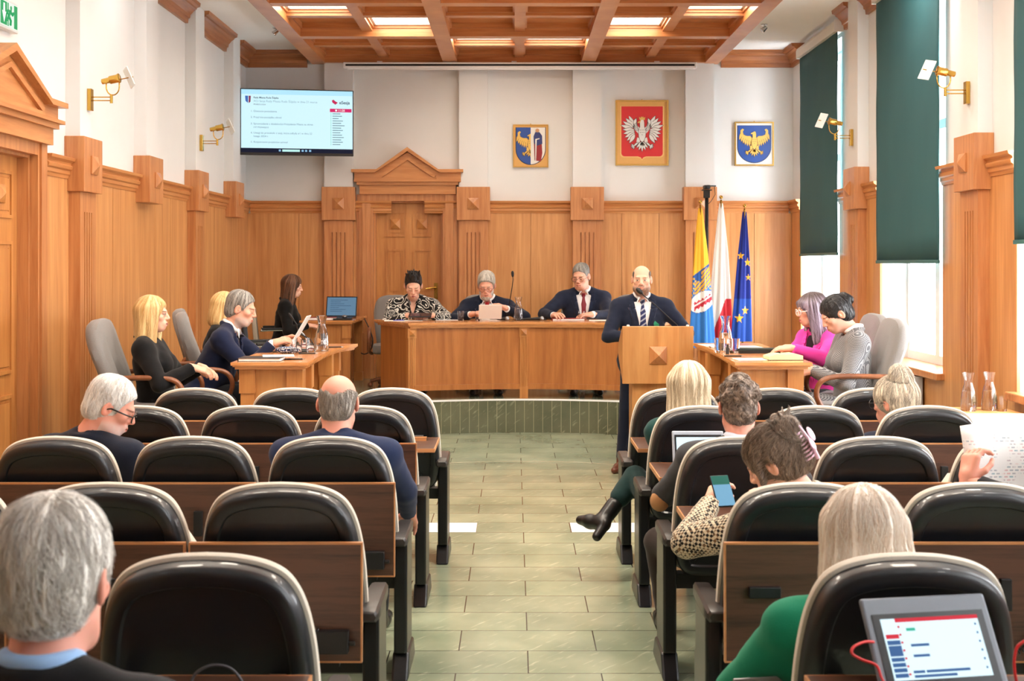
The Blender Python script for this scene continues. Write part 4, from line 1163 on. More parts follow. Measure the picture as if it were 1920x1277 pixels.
def cantilever(label, loc, deg, fab):
    t = thing('cantilever_chair', label, 'chair', loc, R(deg))
    obj('backrest', MB().bx(-.22, .22, -.25, -.2, .5, .92, Matrix.Rotation(R(6), 4, 'X')), fab, t, bevel=.015)
    obj('seat', MB().bx(-.23, .23, -.2, .24, .42, .47), fab, t, bevel=.015)
    for s in (-1, 1):
        x = s * .25
        p = catmull([(x, -.24, .66), (x, -.1, .665), (x, .12, .66), (x, .22, .62), (x, .26, .5), (x, .26, .1), (x, .22, .02), (x, -.2, .015)], 5)
        obj('chrome_frame', MB().tube(p, .012, 8), M['chrome'], t, smooth=True)
        obj('arm_pad', MB().bx(x - .02, x + .02, -.22, .14, .665, .69), M['black'], t, bevel=.006)
    obj('cross_tube', MB().tube([(-.25, -.2, .015), (.25, -.2, .015)], .012, 8).tube([(-.25, .1, .41), (.25, .1, .41)], .012, 8), M['chrome'], t, smooth=True)
    return t
M['beige'] = plain('beige_fabric', srgb(160, 150, 136), .9, noise=.06, scale=120)
cantilever('beige-backed chrome chair of young woman at the corner desk', (-2.55, 13.75, DZ), -80, M['beige'])
cantilever('empty chrome-armed chair beyond the man reading papers', (-2.18, 11.2, DZ), -60, M['black'])
# ================================================================== PEOPLE (signed-distance sculpting, meshed with surface nets)
f4 = np.float32
class Vox:
    def __init__(s, lo, hi, h):
        s.lo = np.array(lo, f4); s.h = h
        n = np.ceil((np.array(hi) - s.lo) / h).astype(int) + 1
        s.n = n; s.a = np.full(n, .05, f4)
        s.ax = [s.lo[i] + h * np.arange(n[i], dtype=f4) for i in range(3)]
    def blk(s, lo, hi):
        sl = []
        for i in range(3):
            a = max(0, int((lo[i] - s.lo[i]) / s.h)); b = min(s.n[i], int((hi[i] - s.lo[i]) / s.h) + 2)
            if b <= a: return None
            sl.append(slice(a, b))
        X = s.ax[0][sl[0]][:, None, None]; Y = s.ax[1][sl[1]][None, :, None]; Z = s.ax[2][sl[2]][None, None, :]
        return tuple(sl), X, Y, Z
    def put(s, sl, d, k, sub):
        a = s.a[sl]
        if sub: d = -d
        if k > 0:
            h = np.maximum(k - np.abs(a - d), 0) / k; h = h * h * k * .25
            s.a[sl] = (np.maximum(a, d) + h) if sub else (np.minimum(a, d) - h)
        else: s.a[sl] = np.maximum(a, d) if sub else np.minimum(a, d)
    def rc(s, a, b, ra, rb=None, k=.0, sub=False):
        rb = ra if rb is None else rb
        a = np.array(a, f4); b = np.array(b, f4); m = max(ra, rb) + k + 3 * s.h
        B = s.blk(np.minimum(a, b) - m, np.maximum(a, b) + m)
        if B is None: return s
        sl, X, Y, Z = B; ab = b - a; L = max(float(ab @ ab), 1e-9)
        t = np.clip(((X - a[0]) * ab[0] + (Y - a[1]) * ab[1] + (Z - a[2]) * ab[2]) / L, 0, 1)
        d = np.sqrt((X - a[0] - t * ab[0]) ** 2 + (Y - a[1] - t * ab[1]) ** 2 + (Z - a[2] - t * ab[2]) ** 2) - (ra + (rb - ra) * t)
        s.put(sl, d.astype(f4), k, sub); return s
    def ell(s, c, r, k=.0, sub=False, Rm=None):
        c = np.array(c, f4); r = np.array(r, f4) if not np.isscalar(r) else np.array([r] * 3, f4)
        m = (float(r.max()) if Rm is not None else r) + k + 3 * s.h
        B = s.blk(c - m, c + m)
        if B is None: return s
        sl, X, Y, Z = B; x, y, z = X - c[0], Y - c[1], Z - c[2]
        if Rm is not None:
            q = np.array(Rm, f4)
            x, y, z = (q[0, 0] * x + q[1, 0] * y + q[2, 0] * z, q[0, 1] * x + q[1, 1] * y + q[2, 1] * z, q[0, 2] * x + q[1, 2] * y + q[2, 2] * z)
        k0 = np.sqrt((x / r[0]) ** 2 + (y / r[1]) ** 2 + (z / r[2]) ** 2); k1 = np.sqrt((x / r[0] ** 2) ** 2 + (y / r[1] ** 2) ** 2 + (z / r[2] ** 2) ** 2) + 1e-6
        d = k0 * (k0 - 1) / k1
        s.put(sl, d.astype(f4), k, sub); return s
    def fn(s, lo, hi, f, k=0.0, sub=False):
        B = s.blk(np.array(lo, f4), np.array(hi, f4))
        if B is None: return s
        sl, X, Y, Z = B; d = f(X, Y, Z); s.put(sl, np.broadcast_to(d, s.a[sl].shape).astype(f4), k, sub); return s
    def front(s, x, z, y1=.6, y0=-.4):
        """largest y on the line (x, z) that is inside"""
        i = int(round((x - s.lo[0]) / s.h)); k = int(round((z - s.lo[2]) / s.h))
        if not (0 <= i < s.n[0] and 0 <= k < s.n[2]): return None
        col = s.a[i, :, k]; w = np.where(col < 0)[0]
        if len(w) == 0: return None
        j = w[-1]
        if j + 1 >= s.n[1]: return float(s.ax[1][j])
        t = col[j] / (col[j] - col[j + 1] + 1e-9); return float(s.ax[1][j] + t * s.h)
    def nets(s):
        a = s.a; ins = a < 0; nx, ny, nz = a.shape
        cnt = np.zeros((nx - 1, ny - 1, nz - 1), np.int8)
        for dx in (0, 1):
            for dy in (0, 1):
                for dz in (0, 1): cnt += ins[dx:nx - 1 + dx, dy:ny - 1 + dy, dz:nz - 1 + dz]
        act = (cnt > 0) & (cnt < 8); idx = np.argwhere(act)
        if len(idx) == 0: return np.zeros((0, 3), f4), np.zeros((0, 4), int)
        num = np.full(act.shape, -1, np.int64); num[act] = np.arange(len(idx))
        I, J, K = idx.T; acc = np.zeros((len(idx), 3), f4); n = np.zeros(len(idx), f4)
        for ax in range(3):
            o = [i for i in range(3) if i != ax]
            for u in (0, 1):
                for v in (0, 1):
                    p = [0, 0, 0]; p[o[0]] = u; p[o[1]] = v; q = list(p); q[ax] = 1
                    va = a[I + p[0], J + p[1], K + p[2]]; vb = a[I + q[0], J + q[1], K + q[2]]
                    c = (va < 0) != (vb < 0); t = np.where(c, va / np.where(c, va - vb, 1), 0)
                    P = np.zeros((len(idx), 3), f4); P[:, o[0]] = u; P[:, o[1]] = v; P[:, ax] = t
                    acc += P * c[:, None]; n += c
        V = (idx + acc / np.maximum(n, 1)[:, None]) * s.h + s.lo
        Q = []
        for ax in range(3):
            o = [(ax + 1) % 3, (ax + 2) % 3]
            sl0 = [slice(None)] * 3; sl1 = [slice(None)] * 3; sl0[ax] = slice(0, a.shape[ax] - 1); sl1[ax] = slice(1, None)
            A, B = ins[tuple(sl0)], ins[tuple(sl1)]
            for flip in (0, 1):
                E = np.argwhere((A & ~B) if not flip else (~A & B))
                if len(E) == 0: continue
                ok = (E[:, o[0]] > 0) & (E[:, o[1]] > 0) & (E[:, o[0]] < a.shape[o[0]] - 1) & (E[:, o[1]] < a.shape[o[1]] - 1); E = E[ok]
                def cell(du, dv):
                    e = E.copy(); e[:, o[0]] -= du; e[:, o[1]] -= dv
                    return num[e[:, 0], e[:, 1], e[:, 2]]
                q = np.stack([cell(1, 1), cell(0, 1), cell(0, 0), cell(1, 0)], 1)
                Q.append(q[:, ::-1] if flip else q)
        Q = np.concatenate(Q); Q = Q[(Q >= 0).all(1)]
        return V.astype(f4), Q
def hash3(x, y, z):
    n = (x * 374761393 + y * 668265263 + z * 2147483647).astype(np.int64)
    n = (n ^ (n >> 13)) * 1274126177; n = n ^ (n >> 16)
    return (n & 0xffff).astype(f4) / 65535
def vnoise(P):
    P = np.asarray(P, f4); i = np.floor(P).astype(np.int64); f = P - i; f = f * f * (3 - 2 * f); r = 0
    for dx in (0, 1):
        for dy in (0, 1):
            for dz in (0, 1):
                w = (f[:, 0] if dx else 1 - f[:, 0]) * (f[:, 1] if dy else 1 - f[:, 1]) * (f[:, 2] if dz else 1 - f[:, 2])
                r = r + w * hash3(i[:, 0] + dx, i[:, 1] + dy, i[:, 2] + dz)
    return r
def vnormals(V, Q):
    a = V[Q[:, 2]] - V[Q[:, 0]]; b = V[Q[:, 3]] - V[Q[:, 1]]; n = np.cross(a, b); N = np.zeros_like(V)
    for i in range(4): np.add.at(N, Q[:, i], n)
    return N / (np.linalg.norm(N, axis=1, keepdims=True) + 1e-9)
def relax(V, Q, it=2, lam=.5):
    for _ in range(it):
        S = np.zeros_like(V); n = np.zeros(len(V), f4)
        for i in range(4):
            for j in (1, 3):
                np.add.at(S, Q[:, i], V[Q[:, (i + j) % 4]]); np.add.at(n, Q[:, i], 1)
        V = V + lam * (S / np.maximum(n, 1)[:, None] - V)
    return V
def npmesh(name, parts, mat, parent):
    """parts: list of (V, Q, C)"""
    Vs, Qs, Cs, o = [], [], [], 0
    for V, Q, C in parts:
        Vs.append(V); Qs.append(Q + o); o += len(V); Cs.append(C if C is not None else np.ones((len(V), 3), f4))
    V = np.concatenate(Vs); Q = np.concatenate(Qs); C = np.concatenate(Cs)
    me = bpy.data.meshes.new(name)
    me.vertices.add(len(V)); me.vertices.foreach_set('co', V.astype(f4).ravel())
    me.loops.add(len(Q) * 4); me.loops.foreach_set('vertex_index', Q.astype(np.int32).ravel())
    me.polygons.add(len(Q)); me.polygons.foreach_set('loop_start', np.arange(0, len(Q) * 4, 4, dtype=np.int32))
    me.polygons.foreach_set('use_smooth', np.ones(len(Q), bool))
    me.update(calc_edges=True)
    ca = me.color_attributes.new('Col', 'FLOAT_COLOR', 'POINT'); arr = np.ones((len(V), 4), f4); arr[:, :3] = C; ca.data.foreach_set('color', arr.ravel())
    me.materials.append(mat); me.validate()
    return link(name, me, parent)
def tfm(V, Mx):
    m = np.array(Mx, f4); return V @ m[:3, :3].T + m[:3, 3]
rgb = lambda *c: np.array(srgb(*c)[:3], f4)
M['skin'] = attr_mat('skin', .5, spec=.35, sss=.12)
M['hair'] = attr_mat('hair', .42, spec=.45, sheen=.1)
M['cloth'] = attr_mat('suit_cloth', .85, spec=.2, sheen=.1, bump=.25, bscale=(300, 300, 300))
M['spect'] = plain('spectacle_frame', srgb(40, 34, 34), .3)
M['spect_red'] = plain('spectacle_frame_brown', srgb(96, 44, 44), .3)
M['spect_white'] = plain('spectacle_frame_white', srgb(235, 230, 230), .3)
M['shoe'] = plain('black_shoe', srgb(22, 20, 20), .35)
M['shoe_brown'] = plain('brown_shoe', srgb(92, 46, 28), .3)

def make_head(sp):
    fem = sp.get('fem', False); g = Vox((-.1, -.135, -.21), (.1, .13, .125), .0038)
    g.ell((0, -.018, .034), (.074, .094, .083)); g.ell((0, .018, -.028), (.061, .070, .083), .03)
    g.ell((0, .05, -.086), (.034 if fem else .04, .034, .027), .03)
    if not fem:
        for s in (-1, 1): g.rc((s * .046, 0, -.062), (s * .028, .05, -.092), .02, .018, .03)
    if sp.get('jowl'):
        for s in (-1, 1): g.ell((s * .045, .03, -.07), (.026, .04, .03), .025)
        g.ell((0, .035, -.112), (.045, .035, .02), .02)
    for s in (-1, 1): g.ell((s * .042, .055, -.014), (.022, .02, .018), .02)
    g.rc((-.032, .078, .024), (.032, .078, .024), .009 if fem else .0115, None, .02)
    for s in (-1, 1): g.ell((s * .032, .1015, .004), (.02, .0195, .0125), .012, True)
    for s in (-1, 1): g.ell((s * .031, .0765, .004), .0125, .002)
    for s in (-1, 1): g.rc((s * .018, .0862, .0125), (s * .044, .079, .0115), .0042, .0036, .006)   # upper lid
    for s in (-1, 1): g.rc((s * .019, .085, -.005), (s * .043, .078, -.0045), .0036, .003, .006)
    nl = sp.get('nose', 1.0)
    g.rc((0, .0865, .014), (0, .086 + .0185 * nl, -.021), .0075, .0108 if fem else .0122, .014)
    for s in (-1, 1): g.ell((s * .0115, .096, -.0265), (.008, .0105, .0078), .007)
    for s in (-1, 1): g.ell((s * .0055, .102, -.0335), (.003, .004, .0035), .003, True)
    g.ell((0, .08, -.058), (.03, .016, .022), .015)
    for s in (-1, 1): g.rc((0, .0945, -.0545), (s * .021, .086, -.0575), .0052, .0034, .005)
    for s in (-1, 1): g.rc((0, .0935, -.0655), (s * .018, .0855, -.0625), .0062, .004, .005)
    g.rc((-.021, .0935, -.0598), (.021, .0935, -.0598), .0022, None, .003, True)
    for s in (-1, 1):
        Rm = Matrix.Rotation(s * R(22), 3, 'Z') @ Matrix.Rotation(R(-12), 3, 'X')
        g.ell((s * .079, -.014, -.002), (.009, .022, .034), .006, False, Rm); g.ell((s * .088, -.01, .002), (.007, .012, .02), .005, True, Rm)
        g.ell((s * .081, -.004, -.004), (.006, .006, .008), .004)
    g.rc((0, -.022, -.06), (0, -.042, -.2), .05 if fem else .057, .053 if fem else .062, .03)
    if not fem: g.ell((0, .02, -.125), (.012, .015, .016), .012)
    V, Q = g.nets(); V = relax(V, Q, 1, .4)
    x, y, z = V.T; skin = sp.get('skin', rgb(222, 170, 146)); C = np.tile(skin, (len(V), 1)).astype(f4)
    def bl(mask, col, w=1.0):
        m = (np.clip(mask, 0, 1) * w)[:, None]; C[:] = C * (1 - m) + np.array(col, f4) * m
    sm = lambda d, e: np.clip(.5 - d / e, 0, 1)
    red = skin * np.array([.98, .74, .70], f4)
    bl(np.exp(-((np.abs(x) - .045) ** 2 + (z + .025) ** 2) / .0007) * (y > .03), red, .28)
    bl(np.exp(-(x ** 2 + (z + .025) ** 2) / .0003) * (y > .088), red, .3)
    bl((np.abs(x) > .074) * 1.0, red, .4); bl((z < -.1) * 1.0, red, .15)
    n1 = vnoise(V * 160)
    st = sp.get('stubble')
    if st is not None:
        m = sm(z + .05 + .25 * np.maximum(0, .03 - y), .02) * (z > -.135) * (y > -.012) * (1 - sm(np.hypot(x / 1.9, (z + .06) * 1.15) - .013, .004)) * (np.abs(x) < .076)
        m = np.maximum(m, sm(np.abs(z + .044) - .006, .006) * sm(np.abs(x) - .028, .008) * (y > .07))
        bl(m * (.65 + .35 * n1), st, sp.get('stub_w', .55))
    lip = sp.get('lip', skin * np.array([.86, .52, .5], f4))
    bl(sm(np.abs(x) / .023 + np.abs(z + .0600) / .0115 - 1, .25) * (y > .078), lip, .85)
    bl(sm(np.abs(z + .0598) - .0011, .002) * sm(np.abs(x) - .022, .004) * (y > .078), rgb(88, 40, 38), .8)
    bc = sp.get('brow', rgb(90, 66, 50))
    ax_ = np.abs(x); arch = .0235 + .10 * (ax_ - .014) - 2.2 * (ax_ - .014) ** 2
    bl(sm(np.abs(z - arch) - .0035, .003) * (ax_ > .012) * sm(ax_ - .05, .006) * (y > .055), bc, .85)
    if sp.get('eyes', 'open') == 'open':
        e = np.hypot((ax_ - .031) / .0115, (z - .0035) / .0052)
        bl(sm(e - 1, .3) * (y > .07), rgb(225, 218, 212))
        bl(sm(np.hypot(ax_ - .031, z - .0035) - .005, .0018) * (y > .07), sp.get('iris', rgb(84, 74, 66)))
        bl(sm(np.hypot(ax_ - .031, z - .0035) - .0022, .001) * (y > .07), rgb(16, 14, 14))
        bl(sm(np.abs(z - .0088 + 9 * (ax_ - .031) ** 2) - .0013, .0018) * sm(np.abs(ax_ - .031) - .0135, .003) * (y > .066), rgb(50, 36, 32), .85)
    else:
        bl(sm(np.abs(z + .0025 - 10 * (ax_ - .031) ** 2) - .0016, .002) * sm(np.abs(ax_ - .031) - .0135, .003) * (y > .066), rgb(52, 36, 32), .9)
    if sp.get('makeup'):
        bl(sm(np.hypot((ax_ - .033) / .018, (z - .008) / .011) - 1, .6) * (y > .062), rgb(104, 72, 66), .55)
    return V, Q, C

def strands(V, Q, amp, f_az, f_z, cols, seed=0, radial=False):
    x, y, z = V.T; N = vnormals(V, Q)
    if radial:   # curls
        nz = vnoise(V * f_az + seed); n2 = vnoise(V * f_az * 2.3 + seed + 9)
    else:
        az = np.arctan2(x, y + .015); r = np.hypot(x, y + .015)
        # comb direction: down the sides, from the crown on top
        q = np.stack([np.cos(az) * f_az * .55, np.sin(az) * f_az * .55, z * f_z + r * f_z], 1) + seed
        nz = vnoise(q); n2 = vnoise(np.stack([np.cos(az) * f_az * 1.4, np.sin(az) * f_az * 1.4, (z + r) * f_z * .7], 1) + seed + 5)
    V = V + N * ((nz * .6 + n2 * .4 - .5) * 2 * amp)[:, None]
    t = np.clip((nz * .45 + n2 * .55 - .5) * 2.1 + .5, 0, 1)[:, None]
    C = cols[0] * (1 - t) + cols[1] * t
    return V.astype(f4), C.astype(f4)
def fur(g, V, Q, n, steps, step, rad, field, cols, lift, seed, free=0):
    r = np.random.default_rng(seed)
    def samp(P):
        q = (P - g.lo) / g.h; q = np.clip(q, 0, np.array(g.n) - 1.001); i = q.astype(int); f = q - i; v = 0
        for a in (0, 1):
            for b in (0, 1):
                for c in (0, 1):
                    w = (f[:, 0] if a else 1 - f[:, 0]) * (f[:, 1] if b else 1 - f[:, 1]) * (f[:, 2] if c else 1 - f[:, 2])
                    v = v + w * g.a[i[:, 0] + a, i[:, 1] + b, i[:, 2] + c]
        return v
    def grad(P):
        e = g.h; G = np.stack([samp(P + d) - samp(P - d) for d in np.eye(3) * e], 1); return G / (np.linalg.norm(G, axis=1, keepdims=True) + 1e-9)
    P = V[r.integers(0, len(V), n)].astype(np.float64); path = []; jit = r.normal(0, .22, (n, 3)); lf = lift * r.uniform(.0, 1, n) ** 2
    for k in range(steps):
        N = grad(P); d = field(P) ; d = d / (np.linalg.norm(d, axis=1, keepdims=True) + 1e-9) + jit
        t = d - (d * N).sum(1, keepdims=True) * N; t /= (np.linalg.norm(t, axis=1, keepdims=True) + 1e-9)
        path.append((P + N * (.0004 + lf * (k / steps))[:, None], t, N)); P = P + t * step
        if k < steps - free: P = P - grad(P) * np.clip(samp(P), -.006, .006)[:, None]
    VV, QQ = [], []
    for k, (p, t, N) in enumerate(path):
        b = np.cross(t, N); rr = rad * (1 - .75 * k / (steps - 1))
        VV.append(np.stack([p + b * rr, p - b * rr, p + N * rr], 1))
    VV = np.stack(VV, 1)                                   # n, steps, 3, 3
    base = (np.arange(n)[:, None, None] * steps + np.arange(steps - 1)[None, :, None]) * 3
    for j in range(3):
        a = base + j; b = base + (j + 1) % 3
        QQ.append(np.concatenate([a, b, b + 3, a + 3], 2).reshape(-1, 4))
    u = np.clip(r.normal(.5, .32, n), -.25, 1.2)[:, None]; C = np.clip(cols[0] * (1 - u) + cols[1] * u, .002, 1)
    C = np.repeat(C, steps * 3, 0)
    return VV.reshape(-1, 3).astype(f4), np.concatenate(QQ).astype(np.int64), C.astype(f4)
def make_hair(sp):
    st = sp['hair']; cols = sp['haircol']; lo, hi = (-.14, -.18, -.33), (.14, .15, .215)
    res = sp.get('hres', .0048); fem = sp.get('fem', False)
    g = Vox(lo, hi, res); T = sp.get('hair_t', .014); seed = sp.get('seed', 3)
    def facecut(zt=.082, w=.075, depth=.0):
        c0, r0 = (0, .135 + depth, zt - .105), (w, .088, .108)
        def cut(X, Y, Z):
            x, y, z = X / r0[0], (Y - c0[1]) / r0[1], (Z - c0[2]) / r0[2]
            k = np.sqrt(x * x + y * y + z * z)
            return (k - 1) * .085 + .0035 * np.sin(X * 190 + seed) * np.sin(Z * 120 + seed * 2) + .003 * np.sin(X * 410 + Z * 260)
        g.fn((-.14, .0, -.30), (.14, .15, zt + .03), cut, .016, True)
    def earcut():
        for s in (-1, 1): g.ell((s * .095, .0, -.012), (.024, .03, .04), .008, True)
    if st in ('short', 'fringe', 'curly', 'spiky', 'swept'):
        g.ell((0, -.02, .036), (.074 + T * .5, .094 + T * .8, .083 + T))
        g.ell((0, -.03, .07), (.066 + T * .5, .08 + T * .5, .05 + T), .02)
        g.ell((0, -.052, -.03), (.062 + T * .4, .062 + T * .3, .062), .03)
        if st == 'curly':
            for i in range(46):
                a = rng.uniform(0, 2 * PI); ph = rng.uniform(-.1, 1.5)
                g.ell((.083 * math.cos(ph) * math.cos(a), -.02 + .1 * math.cos(ph) * math.sin(a), .036 + .092 * math.sin(ph)), .017, .014)
        if st == 'spiky':
            for i in range(60):
                a = rng.uniform(0, 2 * PI); rr_ = rng.uniform(0, .05); px_, py_ = rr_ * math.cos(a), .02 + rr_ * 1.2 * math.sin(a)
                g.rc((px_, py_ - .01, .105), (px_ * 1.35 + rng.uniform(-.01, .01), py_ * 1.1 - .01 + rng.uniform(-.012, .01), .145 + rng.uniform(-.01, .018)), .016, .006, .008)
        if st == 'swept':
            g.ell((-.02, -.01, .085), (.07, .085, .052), .03); g.ell((0, -.075, .02), (.07, .05, .07), .03)
        facecut(sp.get('hairline', .078)); earcut()
        g.fn((-.15, -.2, -.31), (.15, .16, .12), lambda X, Y, Z: (Z - np.interp(Y, [-.13, -.05, -.005, .012, .022, .034, .05, .075, .1], [-.088, -.082, -.055, -.042, -.03, .025, .054, .082, .10]) + X * 0) * .6, .008, True)
        if st == 'fringe':
            g.fn((-.14, -.17, -.02), (.14, .15, .17), lambda X, Y, Z: (sp.get('bald_z', .038) + .42 * np.abs(X) + .05 * Y + .004 * np.sin(X * 150) - Z) * .75, .022, True)
            g.ell((0, .10, .06), (.09, .085, .085), .012, True)
    else:
        g.ell((0, -.02, .036), (.076 + T, .096 + T, .085 + T))
        L = sp.get('len', .2)
        if st in ('long', 'bob'):
            zb = -L
            for i in range(9):
                x = (i - 4) / 4 * .07
                zq = zb * (1 + (.10 * math.sin(i * 2.3 + seed) if st == 'long' else .03 * math.sin(i * 2.3)))
                g.rc((x, -.05 - .04 * (1 - abs(i - 4) / 4), .03), (x * 1.25, -.055 - .035 * (1 - abs(i - 4) / 4), zq), .034, .022 if st == 'long' else .038, .03)
            for s in (-1, 1):
                g.rc((s * .074, -.01, .04), (s * sp.get('sidew', .088), .005, zb * .9), .034, .028, .03)
                g.rc((s * .066, .03, .05), (s * sp.get('sidew', .086), .022, zb * sp.get('sidel', .75)), .024, .016, .03)
            if st == 'bob': g.ell((0, -.05, -.07), (.10, .08, .08), .04)
        if st in ('bun', 'clip'):
            g.ell((0, -.05, -.03), (.068, .068, .07), .03)
            if st == 'bun':
                g.ell((0, -.02, .036), (.076 + T * .6, .096 + T * .6, .085 + T * .6), .01); c = sp.get('bunc', (0, -.075, .115)); r_ = sp.get('bunr', .042)
                for i in range(10):
                    a = 2 * PI * i / 10
                    g.ell((c[0] + .022 * math.cos(a), c[1] + .012 * math.sin(a), c[2] + .022 * math.sin(a)), (r_ * .62, r_ * .6, r_ * .62), .01)
            else:
                g.rc((0, -.10, -.03), (0, -.115, .09), .036, .034, .03); g.rc((.01, -.11, .09), (.03, -.075, .135), .03, .016, .02)
                for s in (-1, 1): g.rc((s * .074, .02, .03), (s * .08, .05, -.06), .018, .008, .02)
                for i in range(8): g.rc((rng.uniform(-.05, .05), -.1, .09), (rng.uniform(-.09, .09), rng.uniform(-.14, -.07), .13 + rng.uniform(0, .03)), .009, .003, .01)
        facecut(sp.get('hairline', .08), sp.get('facew', .079), sp.get('fdepth', 0))
        if sp.get('bangs'):
            g.rc((-.055, .07, .062), (.055, .07, .062), .02, None, .02); g.rc((-.06, .072, .035), (.06, .072, .035), .012, None, .015)
        if st in ('bun', 'clip'):
            earcut(); g.fn((-.15, -.2, -.31), (.15, .16, -.03), lambda X, Y, Z: Z + .08 + .2 * np.maximum(Y + .03, 0), .012, True)
    V, Q = g.nets(); V = relax(V, Q, 2, .5)
    if st == 'curly': V, C = strands(V, Q, .006, 70, 0, cols, seed, True)
    elif st in ('long', 'bob'): V, C = strands(V, Q, sp.get('hamp', .0045), 22, 7, cols, seed)
    else: V, C = strands(V, Q, .0042, 26, 26, cols, seed)
    n = sp.get('strands', 1100); v0 = g.nets()[0] if False else V
    if st in ('long', 'bob'): fl = lambda P: np.stack([P[:, 0] * .6, (P[:, 1] + .02) * .6, np.full(len(P), -.12)], 1); ar = (14, .009 if st == 'long' else .007)
    elif st in ('bun', 'clip'):
        c_ = np.array(sp.get('bunc', (0, -.09, .10)) if st == 'bun' else (.005, -.11, .08)); fl = lambda P: (c_ - P) + np.cross(P - c_, [0, 1, .3]) * (np.linalg.norm(P - c_, axis=1, keepdims=True) < .07) * 3; ar = (9, .007)
    elif st == 'curly': fl = lambda P: np.stack([np.sin(P[:, 1] * 160 + P[:, 2] * 90), np.sin(P[:, 2] * 150 + P[:, 0] * 120), np.sin(P[:, 0] * 170)], 1); ar = (7, .005)
    elif st == 'spiky': fl = lambda P: np.stack([P[:, 0] * .5, P[:, 1] * .2, .03 + P[:, 2]], 1); ar = (6, .005)
    else: fl = lambda P: np.stack([P[:, 0] + .01, (P[:, 1] + .06) * .8, -.06 + 0 * P[:, 2]], 1); ar = (7, .0055)
    FV, FQ, FC = fur(g, V, Q, n, ar[0], ar[1], sp.get('srad', .0009), fl, cols, sp.get('lift', .004), seed, 2)
    Q = np.concatenate([Q, FQ + len(V)]); V = np.concatenate([V, FV]); C = np.concatenate([C, FC])
    if 'hair_tip' in sp:
        w = np.clip((V[:, 2] - .05) / .06, 0, 1)[:, None] * sp.get('tip_w', .7); C = C * (1 - w) + sp['hair_tip'] * w
    return V, Q, C.astype(f4)

def make_hand(curl, spread=.1, thumb=.5, h=.0042):
    """wrist at the origin, fingers along +Y, palm facing -Z, thumb towards +X"""
    g = Vox((-.07, -.04, -.11), (.085, .21, .05), h)
    g.rc((0, -.03, 0), (0, .02, 0), .026, .028)
    for x in (-.03, -.01, .012, .03): g.rc((x * .7, .015, 0), (x, .085, 0), .0165, .0135, .014)
    ln = {-.031: (.03, .02, .017), -.0105: (.038, .025, .019), .0105: (.041, .027, .02), .031: (.036, .023, .018)}
    for x, (a, b, c) in ln.items():
        p = Vector((x, .088, 0)); ang = 0; sx = (x) * spread * 3
        for L, f, r0, r1 in ((a, .85, .0098, .009), (b, 1.0, .009, .0083), (c, .7, .0083, .0068)):
            ang -= curl * f
            q = p + Vector((sx * L / .03 * .3, math.cos(ang) * L, math.sin(ang) * L)); g.rc(p, q, r0, r1, .004); p = q
    b0 = Vector((.02, .015, -.006)); t1 = b0 + Vector((.026, .03, -.012 - .02 * thumb)); t2 = t1 + Vector((.008 - .012 * thumb, .03, -.010 - .018 * thumb)); t3 = t2 + Vector((-.002 - .012 * thumb, .022, -.006 - .01 * thumb))
    g.rc(b0, t1, .0165, .0125, .012); g.rc(t1, t2, .0118, .0102, .004); g.rc(t2, t3, .01, .008, .003)
    V, Q = g.nets(); return relax(V, Q, 1, .4), Q

